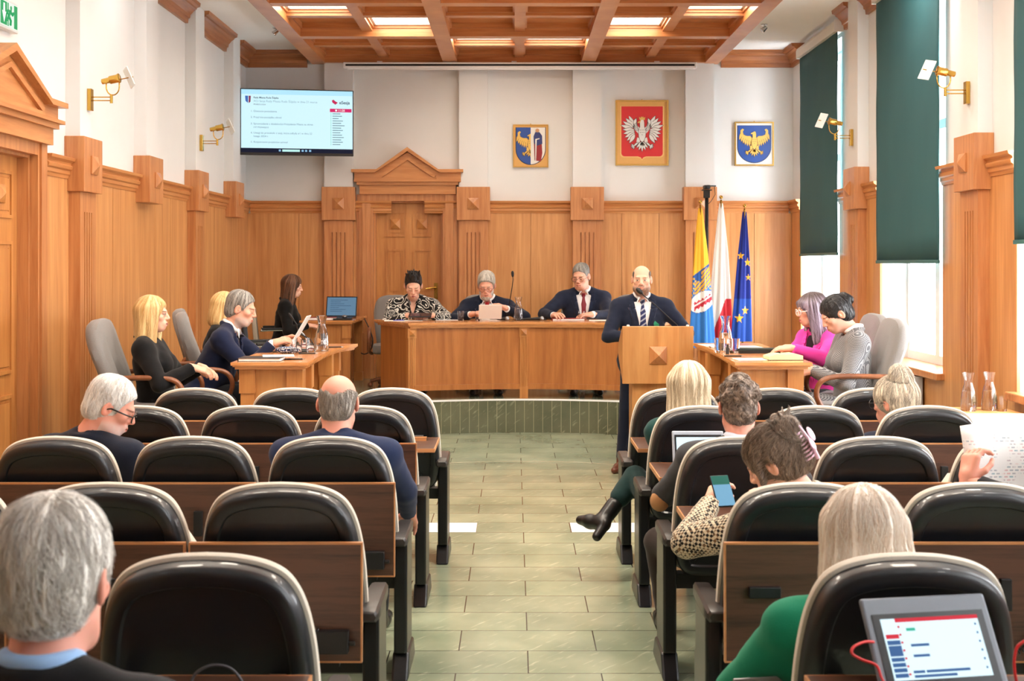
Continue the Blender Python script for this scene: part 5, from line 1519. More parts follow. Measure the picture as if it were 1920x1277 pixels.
def person(sp):
    """local frame: +Y is forward, +X the person's right-hand side, origin on the floor under the pelvis"""
    S = sp.get('scale', 1.0); hd = Vector(sp['head']); fz = sp.get('floor', 0.0); rz = R(sp['face'])
    lean, side, yaw, pitch, roll = R(sp.get('lean', 5)), R(sp.get('side', 0)), R(sp.get('yaw', 0)), R(sp.get('pitch', 0)), R(sp.get('roll', 0))
    up = Vector((math.sin(side), math.sin(lean), math.cos(lean) * math.cos(side))).normalized()
    Rt = Matrix.Rotation(-lean, 3, 'X').to_4x4() @ Matrix.Rotation(side, 3, 'Y').to_4x4()
    Rt = Matrix.Rotation(side, 4, 'Y') @ Matrix.Rotation(-lean, 4, 'X')
    up = Rt.to_3x3() @ Vector((0, 0, 1))
    Rh = Matrix.Rotation(yaw, 4, 'Z') @ Matrix.Rotation(roll, 4, 'Y') @ Matrix.Rotation(-pitch, 4, 'X')
    # chain: pelvis -> neck -> head centre
    nk = Vector((0, -.005, .50)); neck_off = Rt.to_3x3() @ nk
    hc_off = neck_off + Rh.to_3x3() @ Vector((0, .035, .145)) + Rt.to_3x3() @ Vector((0, .0, .02))
    Rz = Matrix.Rotation(rz, 3, 'Z')
    root = hd - Rz @ (hc_off * S)
    hz = (root.z - fz) / S                                   # pelvis height over the floor
    t = thing('person', sp['label'], 'person', (root.x, root.y, fz), rz, sp.get('group'))
    P = Vector((0, 0, hz)); MT = Matrix.Translation(P) @ Rt     # torso frame
    MH = Matrix.Translation(P + hc_off) @ Rh
    W = sp.get('width', 1.0); fem = sp.get('fem', False); B = sp.get('belly', 0.0)
    shw = (.165 if fem else .185) * W
    # ---- limbs
    inv = Matrix.Rotation(-rz, 3, 'Z')
    def loc(p):
        if p is None: return None
        v = inv @ (Vector(p) - Vector((root.x, root.y, fz))); return v / S
    arms = {}
    for s, key in ((1, 'R'), (-1, 'L')):
        sh = MT @ Vector((s * shw, 0.0, .435))
        ht = sp.get('hand' + key)
        if ht is None: ht = sp.get('lhand' + key, (s * .12, .34, .12)); tgt = P + Vector(ht) if not isinstance(ht, Vector) else ht
        else: tgt = loc(ht)
        L1, L2 = .285 * sp.get('armlen', 1), .255 * sp.get('armlen', 1)
        d = tgt - sh; dl = min(d.length, L1 + L2 - .004); dn = d.normalized(); tgt = sh + dn * dl
        a = (L1 ** 2 - L2 ** 2 + dl ** 2) / (2 * dl); hgt = math.sqrt(max(L1 ** 2 - a * a, 0))
        hint = Vector(sp.get('elbow' + key, (s * .7, -.35, -.8))); hp = (hint - dn * hint.dot(dn)).normalized()
        arms[key] = (sh, sh + dn * a + hp * hgt, tgt)
    legs = {}
    stand = sp.get('stand', False)
    for s, key in ((1, 'R'), (-1, 'L')):
        hip = P + Vector((s * .085, .0, -.02))
        if stand:
            kn = Vector((s * .10, .03, .5 * hz)); an = sp.get('foot' + key); an = Vector(an) if an else Vector((s * .11, -.01, .08))
            kn = (hip + an) / 2 + Vector((0, .04, 0))
        else:
            kn = sp.get('knee' + key); kn = (P + Vector(kn)) if kn else P + Vector((s * .11, .42, .02))
            an = sp.get('foot' + key); an = Vector(an) if an else Vector((kn.x, kn.y + .02, .085))
        legs[key] = (hip, kn, an)
    pts = [P] + [p for v in arms.values() for p in v] + [p for v in legs.values() for p in v] + [MH.translation]
    lo = Vector([min(p[i] for p in pts) - .2 for i in range(3)]); hi = Vector([max(p[i] for p in pts) + .2 for i in range(3)])
    skin = sp.get('skin', rgb(222, 170, 146)); sp['skin'] = skin
    def torso(g, gr):
        for c, r in (((0, -.005, .02), (.165 * W, .12, .13)), ((0, B * .25, .16), (.145 * W + B * .3, .105 + B * .6, .15)), ((0, 0.005, .33), (.165 * W, .112, .15))):
            q = MT @ Vector(c); g.ell(q, [x + gr for x in r], .05, False, Rt.to_3x3())
        g.rc(MT @ Vector((-shw * .86, -.01, .44)), MT @ Vector((shw * .86, -.01, .44)), .055 + gr, None, .05)
        if fem:
            for s in (-1, 1): g.ell(MT @ Vector((s * .07, .085, .31)), .058 + gr, .035)
        for s in (-1, 1): g.rc(MT @ Vector((s * shw * .8, -.015, .45)), MT @ Vector((s * .03, -.02, .53)), .04 + gr * .6, .035 + gr * .3, .04)
    # ---- body: one continuous figure
    parts = []
    g = Vox(lo, hi, .013)
    torso(g, -.012)
    for sh, el, wr in arms.values(): g.rc(sh, el, .045, .036, .03); g.rc(el, wr, .037, .026, .01)
    for hip, kn, an in legs.values(): g.rc(hip, kn, .075, .052, .03); g.rc(kn, an, .05, .035, .01)
    g.rc(MT @ Vector((0, -.02, .46)), MH @ Vector((0, -.04, -.16)), .055, .052, .03)
    V, Q = g.nets(); V = relax(V, Q, 2); parts.append((V, Q, np.tile(skin, (len(V), 1))))
    hs = sp.get('hscale', 1.0); MHs = MH @ Matrix.Scale(hs, 4)
    V, Q, C = make_head(sp); parts.append((tfm(V, MHs), Q, C))
    hands = {}
    for s, key in ((1, 'R'), (-1, 'L')):
        sh, el, wr = arms[key]
        fd = sp.get('fing' + key); fd = (inv @ Vector(fd)).normalized() if fd else (wr - el).normalized()
        pn = sp.get('palm' + key); pn = (inv @ Vector(pn)).normalized() if pn else Vector((-s * .35, 0, -1)).normalized()
        zc_ = -(pn - fd * pn.dot(fd)).normalized(); xc = fd.cross(zc_).normalized()
        # thumb is on +X of the hand model; mirror for the other hand so that it points inwards
        inward = Vector((-s, .3, .2)); m = 1 if xc.dot(inward) > 0 else -1
        Mh = Matrix(((xc.x * m, fd.x, zc_.x, wr.x), (xc.y * m, fd.y, zc_.y, wr.y), (xc.z * m, fd.z, zc_.z, wr.z), (0, 0, 0, 1)))
        V, Q = make_hand(sp.get('curl' + key, .35), sp.get('spread', .1), sp.get('thumb' + key, .5))
        V = V * (.9 if fem else 1.0)
        if m < 0: Q = Q[:, ::-1]
        C = np.tile(skin * np.array([.99, .95, .94], f4), (len(V), 1)); hands[key] = Mh
        parts.append((tfm(V, Mh), Q, C))
    ob = [npmesh('body', [(V * S, Q, C) for V, Q, C in parts], M['skin'], t)]
    def piece(name, g, mat, colf, it=2, wr=.0, parent=t, seed=0):
        V, Q = g.nets()
        if len(V) == 0: return None
        V = relax(V, Q, it)
        if wr:
            N = vnormals(V, Q); n = vnoise(V * np.array([9, 9, 14], f4) + seed) * .6 + vnoise(V * np.array([22, 22, 34], f4) + seed + 7) * .4
            V = V + N * ((n - .5) * 2 * wr)[:, None]
        C = colf(V) if callable(colf) else np.tile(colf, (len(V), 1))
        return npmesh(name, [(V.astype(f4) * S, Q, C.astype(f4))], mat, parent)
    # ---- hair
    if sp.get('hair'):
        V, Q, C = make_hair(sp); npmesh('hair', [(tfm(V, MHs) * S, Q, C)], M['hair'], t)
    if sp.get('beard') is not None:
        g = Vox((-.1, -.03, -.16), (.1, .13, .0), .0048)
        g.ell((0, .045, -.092), (.05, .048, .042), .0); g.ell((0, .018, -.06), (.07, .055, .055), .02); g.rc((-.028, .088, -.045), (.028, .088, -.045), .009, None, .01)
        g.ell((0, .1, -.03), (.05, .04, .0235), .006, True); g.ell((0, .0, .03), (.1, .13, .062), .01, True); g.ell((0, .102, -.0605), (.017, .014, .006), .003, True)
        V, Q = g.nets(); V = relax(V, Q, 1); V, C = strands(V, Q, .003, 90, 0, sp['beard'], 4, True); npmesh('beard', [(tfm(V, MHs) * S, Q, C)], M['hair'], t)
    # ---- spectacles
    if sp.get('glasses'):
        mb = MB(); gw = .029
        for s in (-1, 1):
            ring = [MHs @ Vector((s * .034 + gw * math.cos(a) * .92, .104 - .006 * abs(math.cos(a)), .0 + .021 * math.sin(a))) * S for a in [2 * PI * i / 20 for i in range(21)]]
            mb.tube(ring, .0015 * S if not sp.get('thick') else .003 * S, 6, caps=False)
            mb.tube([MHs @ Vector(p) * S for p in ((s * .06, .1, .006), (s * .077, .07, .006), (s * .083, .0, .006), (s * .08, -.02, -.006))], (.0015 if not sp.get('thick') else .0036) * S, 6)
        mb.tube([MHs @ Vector(p) * S for p in ((-.008, .108, .004), (0, .11, .007), (.008, .108, .004))], .0022 * S, 6)
        obj('spectacles', mb, sp['glasses'], t, smooth=True)
    # ---- clothes
    jc = sp['jacket']; jcol = jc['col']; h = jc.get('h', .0095)
    jlo, jhi = lo, Vector((hi.x, hi.y, MH.translation.z))
    jl = Vector((jlo.x, jlo.y, P.z - .2)) if stand else Vector((jlo.x, jlo.y, P.z - .14)); jl.z = min(jl.z, min(a[i].z for a in arms.values() for i in range(3)) - .09)
    g = Vox(jl, jhi, h); gr = jc.get('grow', .014)
    torso(g, gr)
    if stand:
        g.ell(MT @ Vector((0, .0, -.04)), (.185 * W, .135 + B * .5, .14), .05)
    else: g.ell(MT @ Vector((0, -.0, 0.0)), (.18 * W, .135 + B * .4, .11), .05)
    sl = jc.get('sleeve', .965)
    if jc.get('pad', True):
        for s in (-1, 1): g.rc(MT @ Vector((s * shw * .5, -.012, .475)), MT @ Vector((s * shw * 1.06, -.004, .452)), .036 + gr * .4, .042 + gr * .3, .03)
    for key, (sh, el, wr) in arms.items():
        s = 1 if key == 'R' else -1
        g.rc(sh + Vector((-s * .01, 0, -.005)), el, .062 + gr * .5, .05 + gr * .3, .04)
        e2 = el + (wr - el) * sl; g.rc(el, e2, .05 + gr * .3, .038 + gr * .2, .012)
        pd = (e2 - el).normalized(); g.fn(np.array(e2) - .1, np.array(e2) + .1, lambda X, Y, Z, e2=e2, pd=pd: -((X - e2.x) * pd.x + (Y - e2.y) * pd.y + (Z - e2.z) * pd.z) + .001 if False else np.where(((X - e2.x) ** 2 + (Y - e2.y) ** 2 + (Z - e2.z) ** 2) < .0064, -((X - e2.x) * pd.x + (Y - e2.y) * pd.y + (Z - e2.z) * pd.z), 1.0), 0, True)
        # cloth folds at the elbow
        for q in (-.03, .02, .06):
            c = el + (wr - el).normalized() * q if q > 0 else el + (sh - el).normalized() * -q
    # neck hole
    g.rc(MT @ Vector((0, .012, .52)), MH @ Vector((0, -.03, -.08)), .056, .06, .006, True)
    col_r = jc.get('collar', .012)
    if col_r:
        n0 = MT @ Vector((0, -.01, .515)); ring = []
        for i in range(25):
            a = -PI / 2 - R(140) + R(280) * i / 24
            ring.append(MT @ Vector((.068 * math.cos(a), -.012 + .064 * math.sin(a), .525 - .035 * max(0, math.sin(a) + .25))))
        for a_, b_ in zip(ring[:-1], ring[1:]): g.rc(a_, b_, col_r + .004, None, .012)
    vn = jc.get('v')
    IT = np.array(MT.inverted(), f4)
    def tl(X, Y, Z): return [IT[i, 0] * X + IT[i, 1] * Y + IT[i, 2] * Z + IT[i, 3] for i in range(3)]
    if vn:
        zb, wt = vn
        def wedge(X, Y, Z):
            x, y, z = tl(X, Y, Z); w_ = wt * np.clip((z - zb) / (.52 - zb), 0, 1.15)
            return np.maximum(np.maximum(np.abs(x) - w_, -(y - .045)), zb - z)
        c = MT @ Vector((0, .12, .36)); g.fn(np.array(c) - .3, np.array(c) + .3, wedge, .0, True)
        # lapels and front edge
        gf = Vox(jl, jhi, h); torso(gf, gr)
        def fr(x, z):
            o = MT @ Vector((x, 0, z)); d = MT.to_3x3() @ Vector((0, 1, 0)); best = .1
            for q in np.arange(.0, .3, .006):
                p = o + d * q; i = [int(round((p[j] - gf.lo[j]) / gf.h)) for j in range(3)]
                if all(0 <= i[j] < gf.n[j] for j in range(3)) and gf.a[tuple(i)] < 0: best = q
            return best
        for s in (-1, 1):
            prev = None
            for i in range(9):
                z = zb + (.50 - zb) * i / 8; w_ = wt * (z - zb) / (.52 - zb) + .012
                lw = .010 + .018 * math.sin(PI * min(1, i / 7)) 
                p = MT @ Vector((s * (w_ + lw * .6), fr(s * (w_ + lw), z) + .002, z))
                if prev is not None: g.rc(prev[0], p, .009 + prev[1] * .35, .009 + lw * .35, .006)
                prev = (p, lw)
            a_, b_ = MT @ Vector((s * .012, fr(0, zb) - .004, zb)), MT @ Vector((s * .02, fr(0, zb - .12) - .004, zb - .13))
        for s in (-1, 1):
            for nm, za, zc, wa, wc in (('lapel', zb, .425, .006, .062), ('collar', .432, .51, .046, .03)):
                NU_, NV2 = 12, 5; vs = []
                for i in range(NU_ + 1):
                    u = i / NU_; z = za + (zc - za) * u; w_ = wt * (z - zb) / (.52 - zb) - .004
                    ww = wa + (wc - wa) * u
                    for j in range(NV2 + 1):
                        q = j / NV2; xx = w_ + ww * q; z2 = z - (.018 * q * u if nm == 'collar' else -.012 * q * u)
                        vs.append((MT @ Vector((s * xx, fr(s * max(xx, .01), min(z2, .49)) + .008 - .003 * q - (.012 if z2 > .49 else 0) * (z2 - .49) / .02, z2))) * S)
                m_ = NV2 + 1; lp = MB().add(vs, [(a * m_ + b, a * m_ + b + 1, (a + 1) * m_ + b + 1, (a + 1) * m_ + b) for a in range(NU_) for b in range(NV2)])
                me_o = colmesh(nm, lp.v, lp.f, [tuple(c * 1.3 for c in jcol) + (1,)] * len(lp.v), M['cloth'], t)  # lapel and collar in a lighter jacket colour, a slight sheen painted in
                sd = me_o.modifiers.new('s', 'SOLIDIFY'); sd.thickness = .006; sd.offset = 0
    piece('jacket', g, jc.get('mat', M['cloth']), jcol, 2, jc.get('wr', .0065), seed=sp.get('seed', 3))
    # shirt or blouse under the jacket
    shc = sp.get('shirt')
    if shc is not None:
        g = Vox(Vector((lo.x, lo.y, P.z + .05)), Vector((hi.x, hi.y, MH.translation.z)), .008)
        torso(g, .002)
        c1 = []
        for i in range(25):
            a = -PI / 2 - R(160) + R(320) * i / 24
            c1.append(MT @ Vector((.06 * math.cos(a), -.012 + .058 * math.sin(a), .548 - .035 * max(0, math.sin(a)))))
        g.rc(MT @ Vector((0, .012, .52)), MH @ Vector((0, -.03, -.08)), .052, .056, .006, True)
        for a_, b_ in zip(c1[:-1], c1[1:]): g.rc(a_, b_, .013, None, .01)
        if sp.get('tie') is not None or sp.get('points'):
            for s in (-1, 1): g.rc(MT @ Vector((s * .022, .05, .53)), MT @ Vector((s * .05, .085, .478)), .012, .006, .008)
        for key, (sh, el, wr) in arms.items():
            d = (wr - el).normalized(); g2 = wr - d * .028
            if sp.get('cuffs', True): g.rc(g2, wr - d * .004, .034, .033, 0)
        piece('shirt', g, M['cloth'], shc, 2, .001)
        if sp.get('tie') is not None:
            mb = MB(); gs = g
            def fy(x, z):
                o = MT @ Vector((x, 0, z)); d = MT.to_3x3() @ Vector((0, 1, 0)); best = .09
                for q in np.arange(.0, .3, .004):
                    p = o + d * q; i = [int(round((p[j] - gs.lo[j]) / gs.h)) for j in range(3)]
                    if all(0 <= i[j] < gs.n[j] for j in range(3)) and gs.a[tuple(i)] < 0: best = q
                return best
            rows = [(.505, .018, .02), (.475, .022, .024), (.462, .014, .016), (.40, .026, .012), (.3, .036, .011), (.2, .042, .011), (.12, .044, .011)]
            rings = []
            for z, w_, th in rows:
                y = fy(0, z) if z < .47 else max(fy(0, z), fy(0, .46) - .01)
                rings.append([(MT @ Vector((x, y + q, z))) * S for x, q in ((-w_, -.004), (-w_ * .6, th * .8), (0, th), (w_ * .6, th * .8), (w_, -.004), (0, -.01))])
            mb.loft(rings); obj('necktie', mb, sp['tie'], t, smooth='auto')
    # trousers / skirt and shoes
    trc = sp.get('trousers', rgb(26, 28, 34))
    g = Vox(Vector((lo.x, lo.y, -.02)), Vector((hi.x, hi.y, P.z + .32)), .012)
    g.ell(P + Vector((0, 0, .0)), (.168 * W, .135, .12), .04)
    for hip, kn, an in legs.values():
        hm = sp.get('hem'); g.rc(hip, kn, .09, .068, .03); g.rc(kn, an + (kn - an).normalized() * .03 if not hm else kn + (an - kn) * hm, .066, .05 if not hm else .058, .01)
    piece('trousers', g, M['cloth'], trc, 2, .004)
    for key, (hip, kn, an) in legs.items():
        s = 1 if key == 'R' else -1
        fd = Vector(sp.get('toe' + key, (s * .12, 1, 0))).normalized(); g = Vox(an - Vector((.22, .22, .2)), an + Vector((.22, .22, .1)), .007)
        zs = an.z - .055
        g.rc(an - fd * .035 + Vector((0, 0, -.045)), an + fd * .07 + Vector((0, 0, -.05)), .038, .04, .02); g.rc(an + fd * .07 + Vector((0, 0, -.05)), an + fd * .16 + Vector((0, 0, -.058)), .04, .028, .02)
        g.rc(an - Vector((0, 0, .05)), an + Vector((0, 0, .02)), .042, .044, .02)
        g.fn(an - Vector((.23, .23, .22)), an + Vector((.23, .23, -.02)), lambda X, Y, Z, z0=an.z - .085: Z - z0 + X * 0 + Y * 0, 0, True)
        if sp.get('hem'):
            g = Vox(an - Vector((.24, .24, .24)), an + Vector((.24, .24, .2)), .006); ld = (kn - an).normalized(); dn_ = -ld; ft = (fd - ld * fd.dot(ld)).normalized()
            g.rc(an + dn_ * .02, an + ld * .085, .043, .046, .02); g.rc(an + dn_ * .045 - ft * .03, an + dn_ * .05 + ft * .08, .036, .038, .03); g.rc(an + dn_ * .05 + ft * .08, an + dn_ * .058 + ft * .155, .038, .026, .02); g.rc(an + dn_ * .05 - ft * .035, an + dn_ * .125 - ft * .042, .03, .026, .006)
        piece('shoe', g, sp.get('shoe', M['shoe']), rgb(30, 28, 28), 1)
    info = dict(root=t, MT=MT, MH=MHs, S=S, arms=arms, hands=hands, P=P, world=Matrix.Translation((root.x, root.y, fz)) @ Matrix.Rotation(rz, 4, 'Z'), hz=hz)
    return info
def pattern_swirl(V):
    n = vnoise(V * 26 + 5) + .5 * vnoise(V * 50); k = np.abs(np.sin(n * 16)); w = (k > .80).astype(f4)[:, None]
    return rgb(24, 24, 26) * (1 - w) + rgb(205, 205, 200) * w
# ================================================================== CAST
def pat(name, build, rough=.85):
    m, n, l, b = nt(name); b.inputs['Roughness'].default_value = rough; b.inputs['Sheen Weight'].default_value = .2; b.inputs['Specular IOR Level'].default_value = .2
    tc = n.new('ShaderNodeTexCoord'); build(n, l, b, tc.outputs['Object']); return m
def b_swirl(n, l, b, co):
    nz = n.new('ShaderNodeTexNoise'); nz.inputs['Scale'].default_value = 9; nz.inputs['Detail'].default_value = 1.2; l.new(co, nz.inputs['Vector'])
    mu = n.new('ShaderNodeMath'); mu.operation = 'MULTIPLY'; mu.inputs[1].default_value = 62; l.new(nz.outputs['Fac'], mu.inputs[0])
    si = n.new('ShaderNodeMath'); si.operation = 'SINE'; l.new(mu.outputs[0], si.inputs[0])
    rp = n.new('ShaderNodeValToRGB'); rp.color_ramp.elements[0].position = .45; rp.color_ramp.elements[1].position = .62
    rp.color_ramp.elements[0].color = srgb(22, 22, 24); rp.color_ramp.elements[1].color = srgb(212, 210, 202); l.new(si.outputs[0], rp.inputs['Fac']); l.new(rp.outputs['Color'], b.inputs['Base Color'])
def b_check(sc, c1, c2, c3, thin):
    def f(n, l, b, co):
        mp = n.new('ShaderNodeMapping'); mp.inputs['Rotation'].default_value = (R(12), R(20), R(8)); l.new(co, mp.inputs['Vector'])
        sx = n.new('ShaderNodeSeparateXYZ'); l.new(mp.outputs[0], sx.inputs[0])
        ad = n.new('ShaderNodeMath'); ad.operation = 'ADD'; l.new(sx.outputs[0], ad.inputs[0]); l.new(sx.outputs[1], ad.inputs[1])
        def band(sock, s):
            m = n.new('ShaderNodeMath'); m.operation = 'MULTIPLY'; m.inputs[1].default_value = s; l.new(sock, m.inputs[0])
            fr = n.new('ShaderNodeMath'); fr.operation = 'FRACT'; l.new(m.outputs[0], fr.inputs[0])
            lt = n.new('ShaderNodeMath'); lt.operation = 'LESS_THAN'; lt.inputs[1].default_value = thin; l.new(fr.outputs[0], lt.inputs[0]); return lt.outputs[0]
        u, v = band(ad.outputs[0], sc), band(sx.outputs[2], sc)
        sm = n.new('ShaderNodeMath'); sm.operation = 'ADD'; l.new(u, sm.inputs[0]); l.new(v, sm.inputs[1])
        h = n.new('ShaderNodeMath'); h.operation = 'MULTIPLY'; h.inputs[1].default_value = .5; l.new(sm.outputs[0], h.inputs[0])
        rp = n.new('ShaderNodeValToRGB'); rp.color_ramp.interpolation = 'CONSTANT'
        e = rp.color_ramp.elements; e[0].color = c1; e[1].color = c3; e[1].position = .75; x = e.new(.25); x.color = c2
        l.new(h.outputs[0], rp.inputs['Fac']); l.new(rp.outputs['Color'], b.inputs['Base Color'])
    return f
M['swirl'] = pat('black_white_swirl_cloth', b_swirl)
def b_chk(sc, c1, c2, c3):
    def f(n, l, b, co):
        mp = n.new('ShaderNodeMapping'); mp.inputs['Rotation'].default_value = (R(33), R(24), R(40)); l.new(co, mp.inputs['Vector'])
        ck = n.new('ShaderNodeTexChecker'); ck.inputs['Scale'].default_value = sc; l.new(mp.outputs[0], ck.inputs['Vector'])
        nz = n.new('ShaderNodeTexNoise'); nz.inputs['Scale'].default_value = sc * .6; l.new(co, nz.inputs['Vector'])
        rp = n.new('ShaderNodeValToRGB'); rp.color_ramp.interpolation = 'CONSTANT'; rp.color_ramp.elements[0].color = c2; rp.color_ramp.elements[1].color = c3; rp.color_ramp.elements[1].position = .56
        l.new(nz.outputs['Fac'], rp.inputs['Fac']); ck.inputs['Color1'].default_value = c1; l.new(rp.outputs['Color'], ck.inputs['Color2']); l.new(ck.outputs['Color'], b.inputs['Base Color'])
    return f
M['hound'] = pat('houndstooth_cloth', b_chk(98, srgb(218, 205, 178), srgb(26, 24, 26), srgb(128, 96, 66)))
M['plaid'] = pat('fine_grey_check_cloth', b_check(150, srgb(176, 176, 176), srgb(112, 112, 116), srgb(58, 58, 62), .55))
def b_tie(n, l, b, co):
    wv = n.new('ShaderNodeTexWave'); wv.inputs['Scale'].default_value = 9; mp = n.new('ShaderNodeMapping'); mp.inputs['Rotation'].default_value = (0, R(-35), 0); l.new(co, mp.inputs['Vector']); l.new(mp.outputs[0], wv.inputs['Vector'])
    wv.bands_direction = 'Z'
    rp = n.new('ShaderNodeValToRGB'); rp.color_ramp.interpolation = 'CONSTANT'; rp.color_ramp.elements[0].color = srgb(22, 30, 78); rp.color_ramp.elements[1].color = srgb(150, 156, 172); rp.color_ramp.elements[1].position = .72
    l.new(wv.outputs['Fac'], rp.inputs['Fac']); l.new(rp.outputs['Color'], b.inputs['Base Color'])
M['tie_stripe'] = pat('striped_tie_silk', b_tie, .45)
M['tie_red'] = plain('red_tie', srgb(196, 24, 40), .5); M['tie_wine'] = plain('burgundy_tie', srgb(128, 18, 40), .5); M['tie_dark'] = plain('dark_tie', srgb(24, 26, 38), .5)
NAVY, BLK, CHAR = rgb(28, 36, 58), rgb(17, 17, 20), rgb(60, 60, 64)
NAVY2 = rgb(24, 32, 60); WHITE = rgb(232, 232, 234)
FAIR, PINKSK, TAN = rgb(232, 182, 158), rgb(226, 160, 140), rgb(214, 164, 138)
PL = {}
def A(x, y, Y): return tuple(at(x, y, Y))
# speaker at the lectern
PL['speaker'] = person(dict(label='balding man in dark suit and striped tie standing at the lectern', head=A(1203, 525, 10.45), face=180, stand=True, floor=0.0, lean=2, yaw=-8, pitch=4, width=1.1, belly=.06, jowl=True,
    handR=(.97, 10.2, 1.13), handL=(1.32, 10.2, 1.13), elbowR=(1.0, -.5, -.5), elbowL=(-.9, -.6, -.5), footR=(.18, .13, .085), footL=(-.12, -.05, .085), toeR=(.5, 1, 0),
    skin=rgb(226, 176, 152), stubble=rgb(92, 74, 62), stub_w=.9, hair='fringe', haircol=(rgb(64, 54, 46), rgb(116, 100, 88)), hair_t=.004, hres=.004, bald_z=.05, brow=rgb(110, 84, 66),
    jacket=dict(col=NAVY * .75, v=(.10, .085)), shirt=WHITE, tie=M['tie_stripe'], trousers=NAVY * .7, shoe=M['shoe_brown'], seed=11))
# presidium
PL['swirl'] = person(dict(label='dark-haired woman in black and white swirl blouse looking at a tablet', head=A(775, 537, 13.5), face=180, floor=DZ, scale=1.13, lean=12, pitch=26, yaw=4, fem=True, eyes='down', width=1.18,
    handR=(-1.13, 13.2, TT + .05), handL=(-.86, 13.2, TT + .05), fingR=(.8, -.5, .05), fingL=(-.8, -.5, .05), curlR=.5, curlL=.5, elbowR=(1, -.4, -.5), elbowL=(-1, -.4, -.5),
    skin=FAIR, hair='spiky', haircol=(rgb(16, 14, 15), rgb(46, 38, 38)), hair_t=.016, jacket=dict(col=BLK, mat=M['swirl'], collar=.014, v=(.36, .05), grow=.018), shirt=None, lip=rgb(176, 84, 84), seed=5))
PL['beard'] = person(dict(label='grey-bearded man in dark suit and red tie reading sheets of paper', head=A(912, 536, 13.55), face=180, floor=DZ, scale=1.13, lean=12, pitch=22, yaw=-4, eyes='down', width=1.1,
    handR=(-.46, 13.2, TT + .06), handL=(-.08, 13.22, TT + .12), fingR=(.7, -.6, .2), fingL=(-.7, -.5, .4), curlR=.55, curlL=.5, elbowR=(1, -.3, -.5), elbowL=(-1, -.3, -.5),
    skin=rgb(226, 168, 144), hair='short', strands=1800, lift=.008, haircol=(rgb(150, 144, 136), rgb(224, 218, 208)), hair_t=.018, beard=(rgb(150, 140, 130), rgb(215, 208, 198)), glasses=M['spect_red'], brow=rgb(150, 140, 130),
    jacket=dict(col=NAVY * .7, v=(.14, .08)), shirt=WHITE, tie=M['tie_red'], seed=21))
PL['wine'] = person(dict(label='grey-haired man in glasses, navy suit and burgundy tie at the curved table', head=A(1089, 519, 13.6), face=180, floor=DZ, scale=1.13, lean=8, pitch=16, yaw=-22, eyes='down', width=1.12,
    handR=(.42, 13.22, TT + .05), handL=(.83, 13.2, TT + .06), fingR=(.3, -.8, .1), fingL=(-.9, -.3, 0), curlR=.4, curlL=.4, elbowR=(1, -.3, -.5), elbowL=(-1, -.3, -.5),
    skin=rgb(222, 168, 144), hair='short', haircol=(rgb(96, 92, 88), rgb(160, 156, 150)), hair_t=.008, hairline=.09, glasses=M['spect'], jacket=dict(col=NAVY * .85, v=(.12, .085)), shirt=WHITE, tie=M['tie_wine'], seed=31))
# left side table
PL['blonde'] = person(dict(label='blonde woman in black suit sitting with hands in her lap, left', head=A(287, 590, 8.2), face=-86, floor=DZ, scale=.97, lean=-8, pitch=2, yaw=0, fem=True, eyes='open', makeup=True,
    handR=(-2.07, 8.06, 1.05), handL=(-2.05, 8.2, 1.04), fingR=(.9, .3, -.3), fingL=(.9, -.3, -.3), curlR=.4, curlL=.4, kneeR=(.1, .44, .06), kneeL=(-.1, .44, .04), skin=FAIR,
    hair='long', haircol=(rgb(196, 154, 92), rgb(238, 206, 150)), len=.25, sidew=.08, sidel=1.0, hair_t=.013, jacket=dict(col=BLK * .8, collar=.012), trousers=BLK * .8, lip=rgb(190, 96, 96), seed=41))
PL['navy'] = person(dict(label='grey-haired man in navy suit reading a white sheet at left table', head=A(453, 580, 8.95), face=-88, floor=DZ, scale=1.0, lean=24, pitch=16, yaw=0, eyes='down', width=1.12, belly=.05,
    handR=(-1.70, 8.78, 1.16), handL=(-1.66, 8.98, 1.17), fingR=(.8, .2, .25), fingL=(.8, -.2, .25), curlR=.55, curlL=.55, elbowR=(.3, -.2, -1), elbowL=(-.3, -.2, -1),
    skin=rgb(224, 170, 146), stubble=rgb(186, 180, 174), stub_w=.7, hair='short', haircol=(rgb(92, 88, 84), rgb(176, 172, 166)), hair_t=.013, jacket=dict(col=NAVY2, v=(.2, .07)), shirt=WHITE, tie=M['tie_dark'], seed=51))
PL['hidden'] = person(dict(label='fair-haired person mostly hidden behind the man in navy suit', head=A(424, 578, 9.95), face=-80, floor=DZ, scale=.95, lean=6, pitch=8, fem=True, eyes='down', skin=FAIR,
    lhandR=(.1, .3, .08), lhandL=(-.1, .3, .08), hair='bob', len=.12, haircol=(rgb(206, 160, 96), rgb(240, 210, 150)), hair_t=.02, jacket=dict(col=BLK), seed=61))
PL['clerk'] = person(dict(label='young woman with long brown hair and black blazer at the corner desk', head=A(549, 538, 13.75), face=-88, floor=DZ, scale=1.0, lean=6, pitch=8, yaw=0, fem=True, eyes='down', skin=FAIR,
    handR=(-2.25, 13.62, 1.05), handL=(-2.22, 13.8, 1.05), fingR=(.9, .1, -.1), fingL=(.9, -.1, -.1), hair='long', len=.21, sidel=.9, haircol=(rgb(62, 38, 26), rgb(128, 84, 54)), hair_t=.02, hamp=.007, jacket=dict(col=BLK * .7), seed=71))
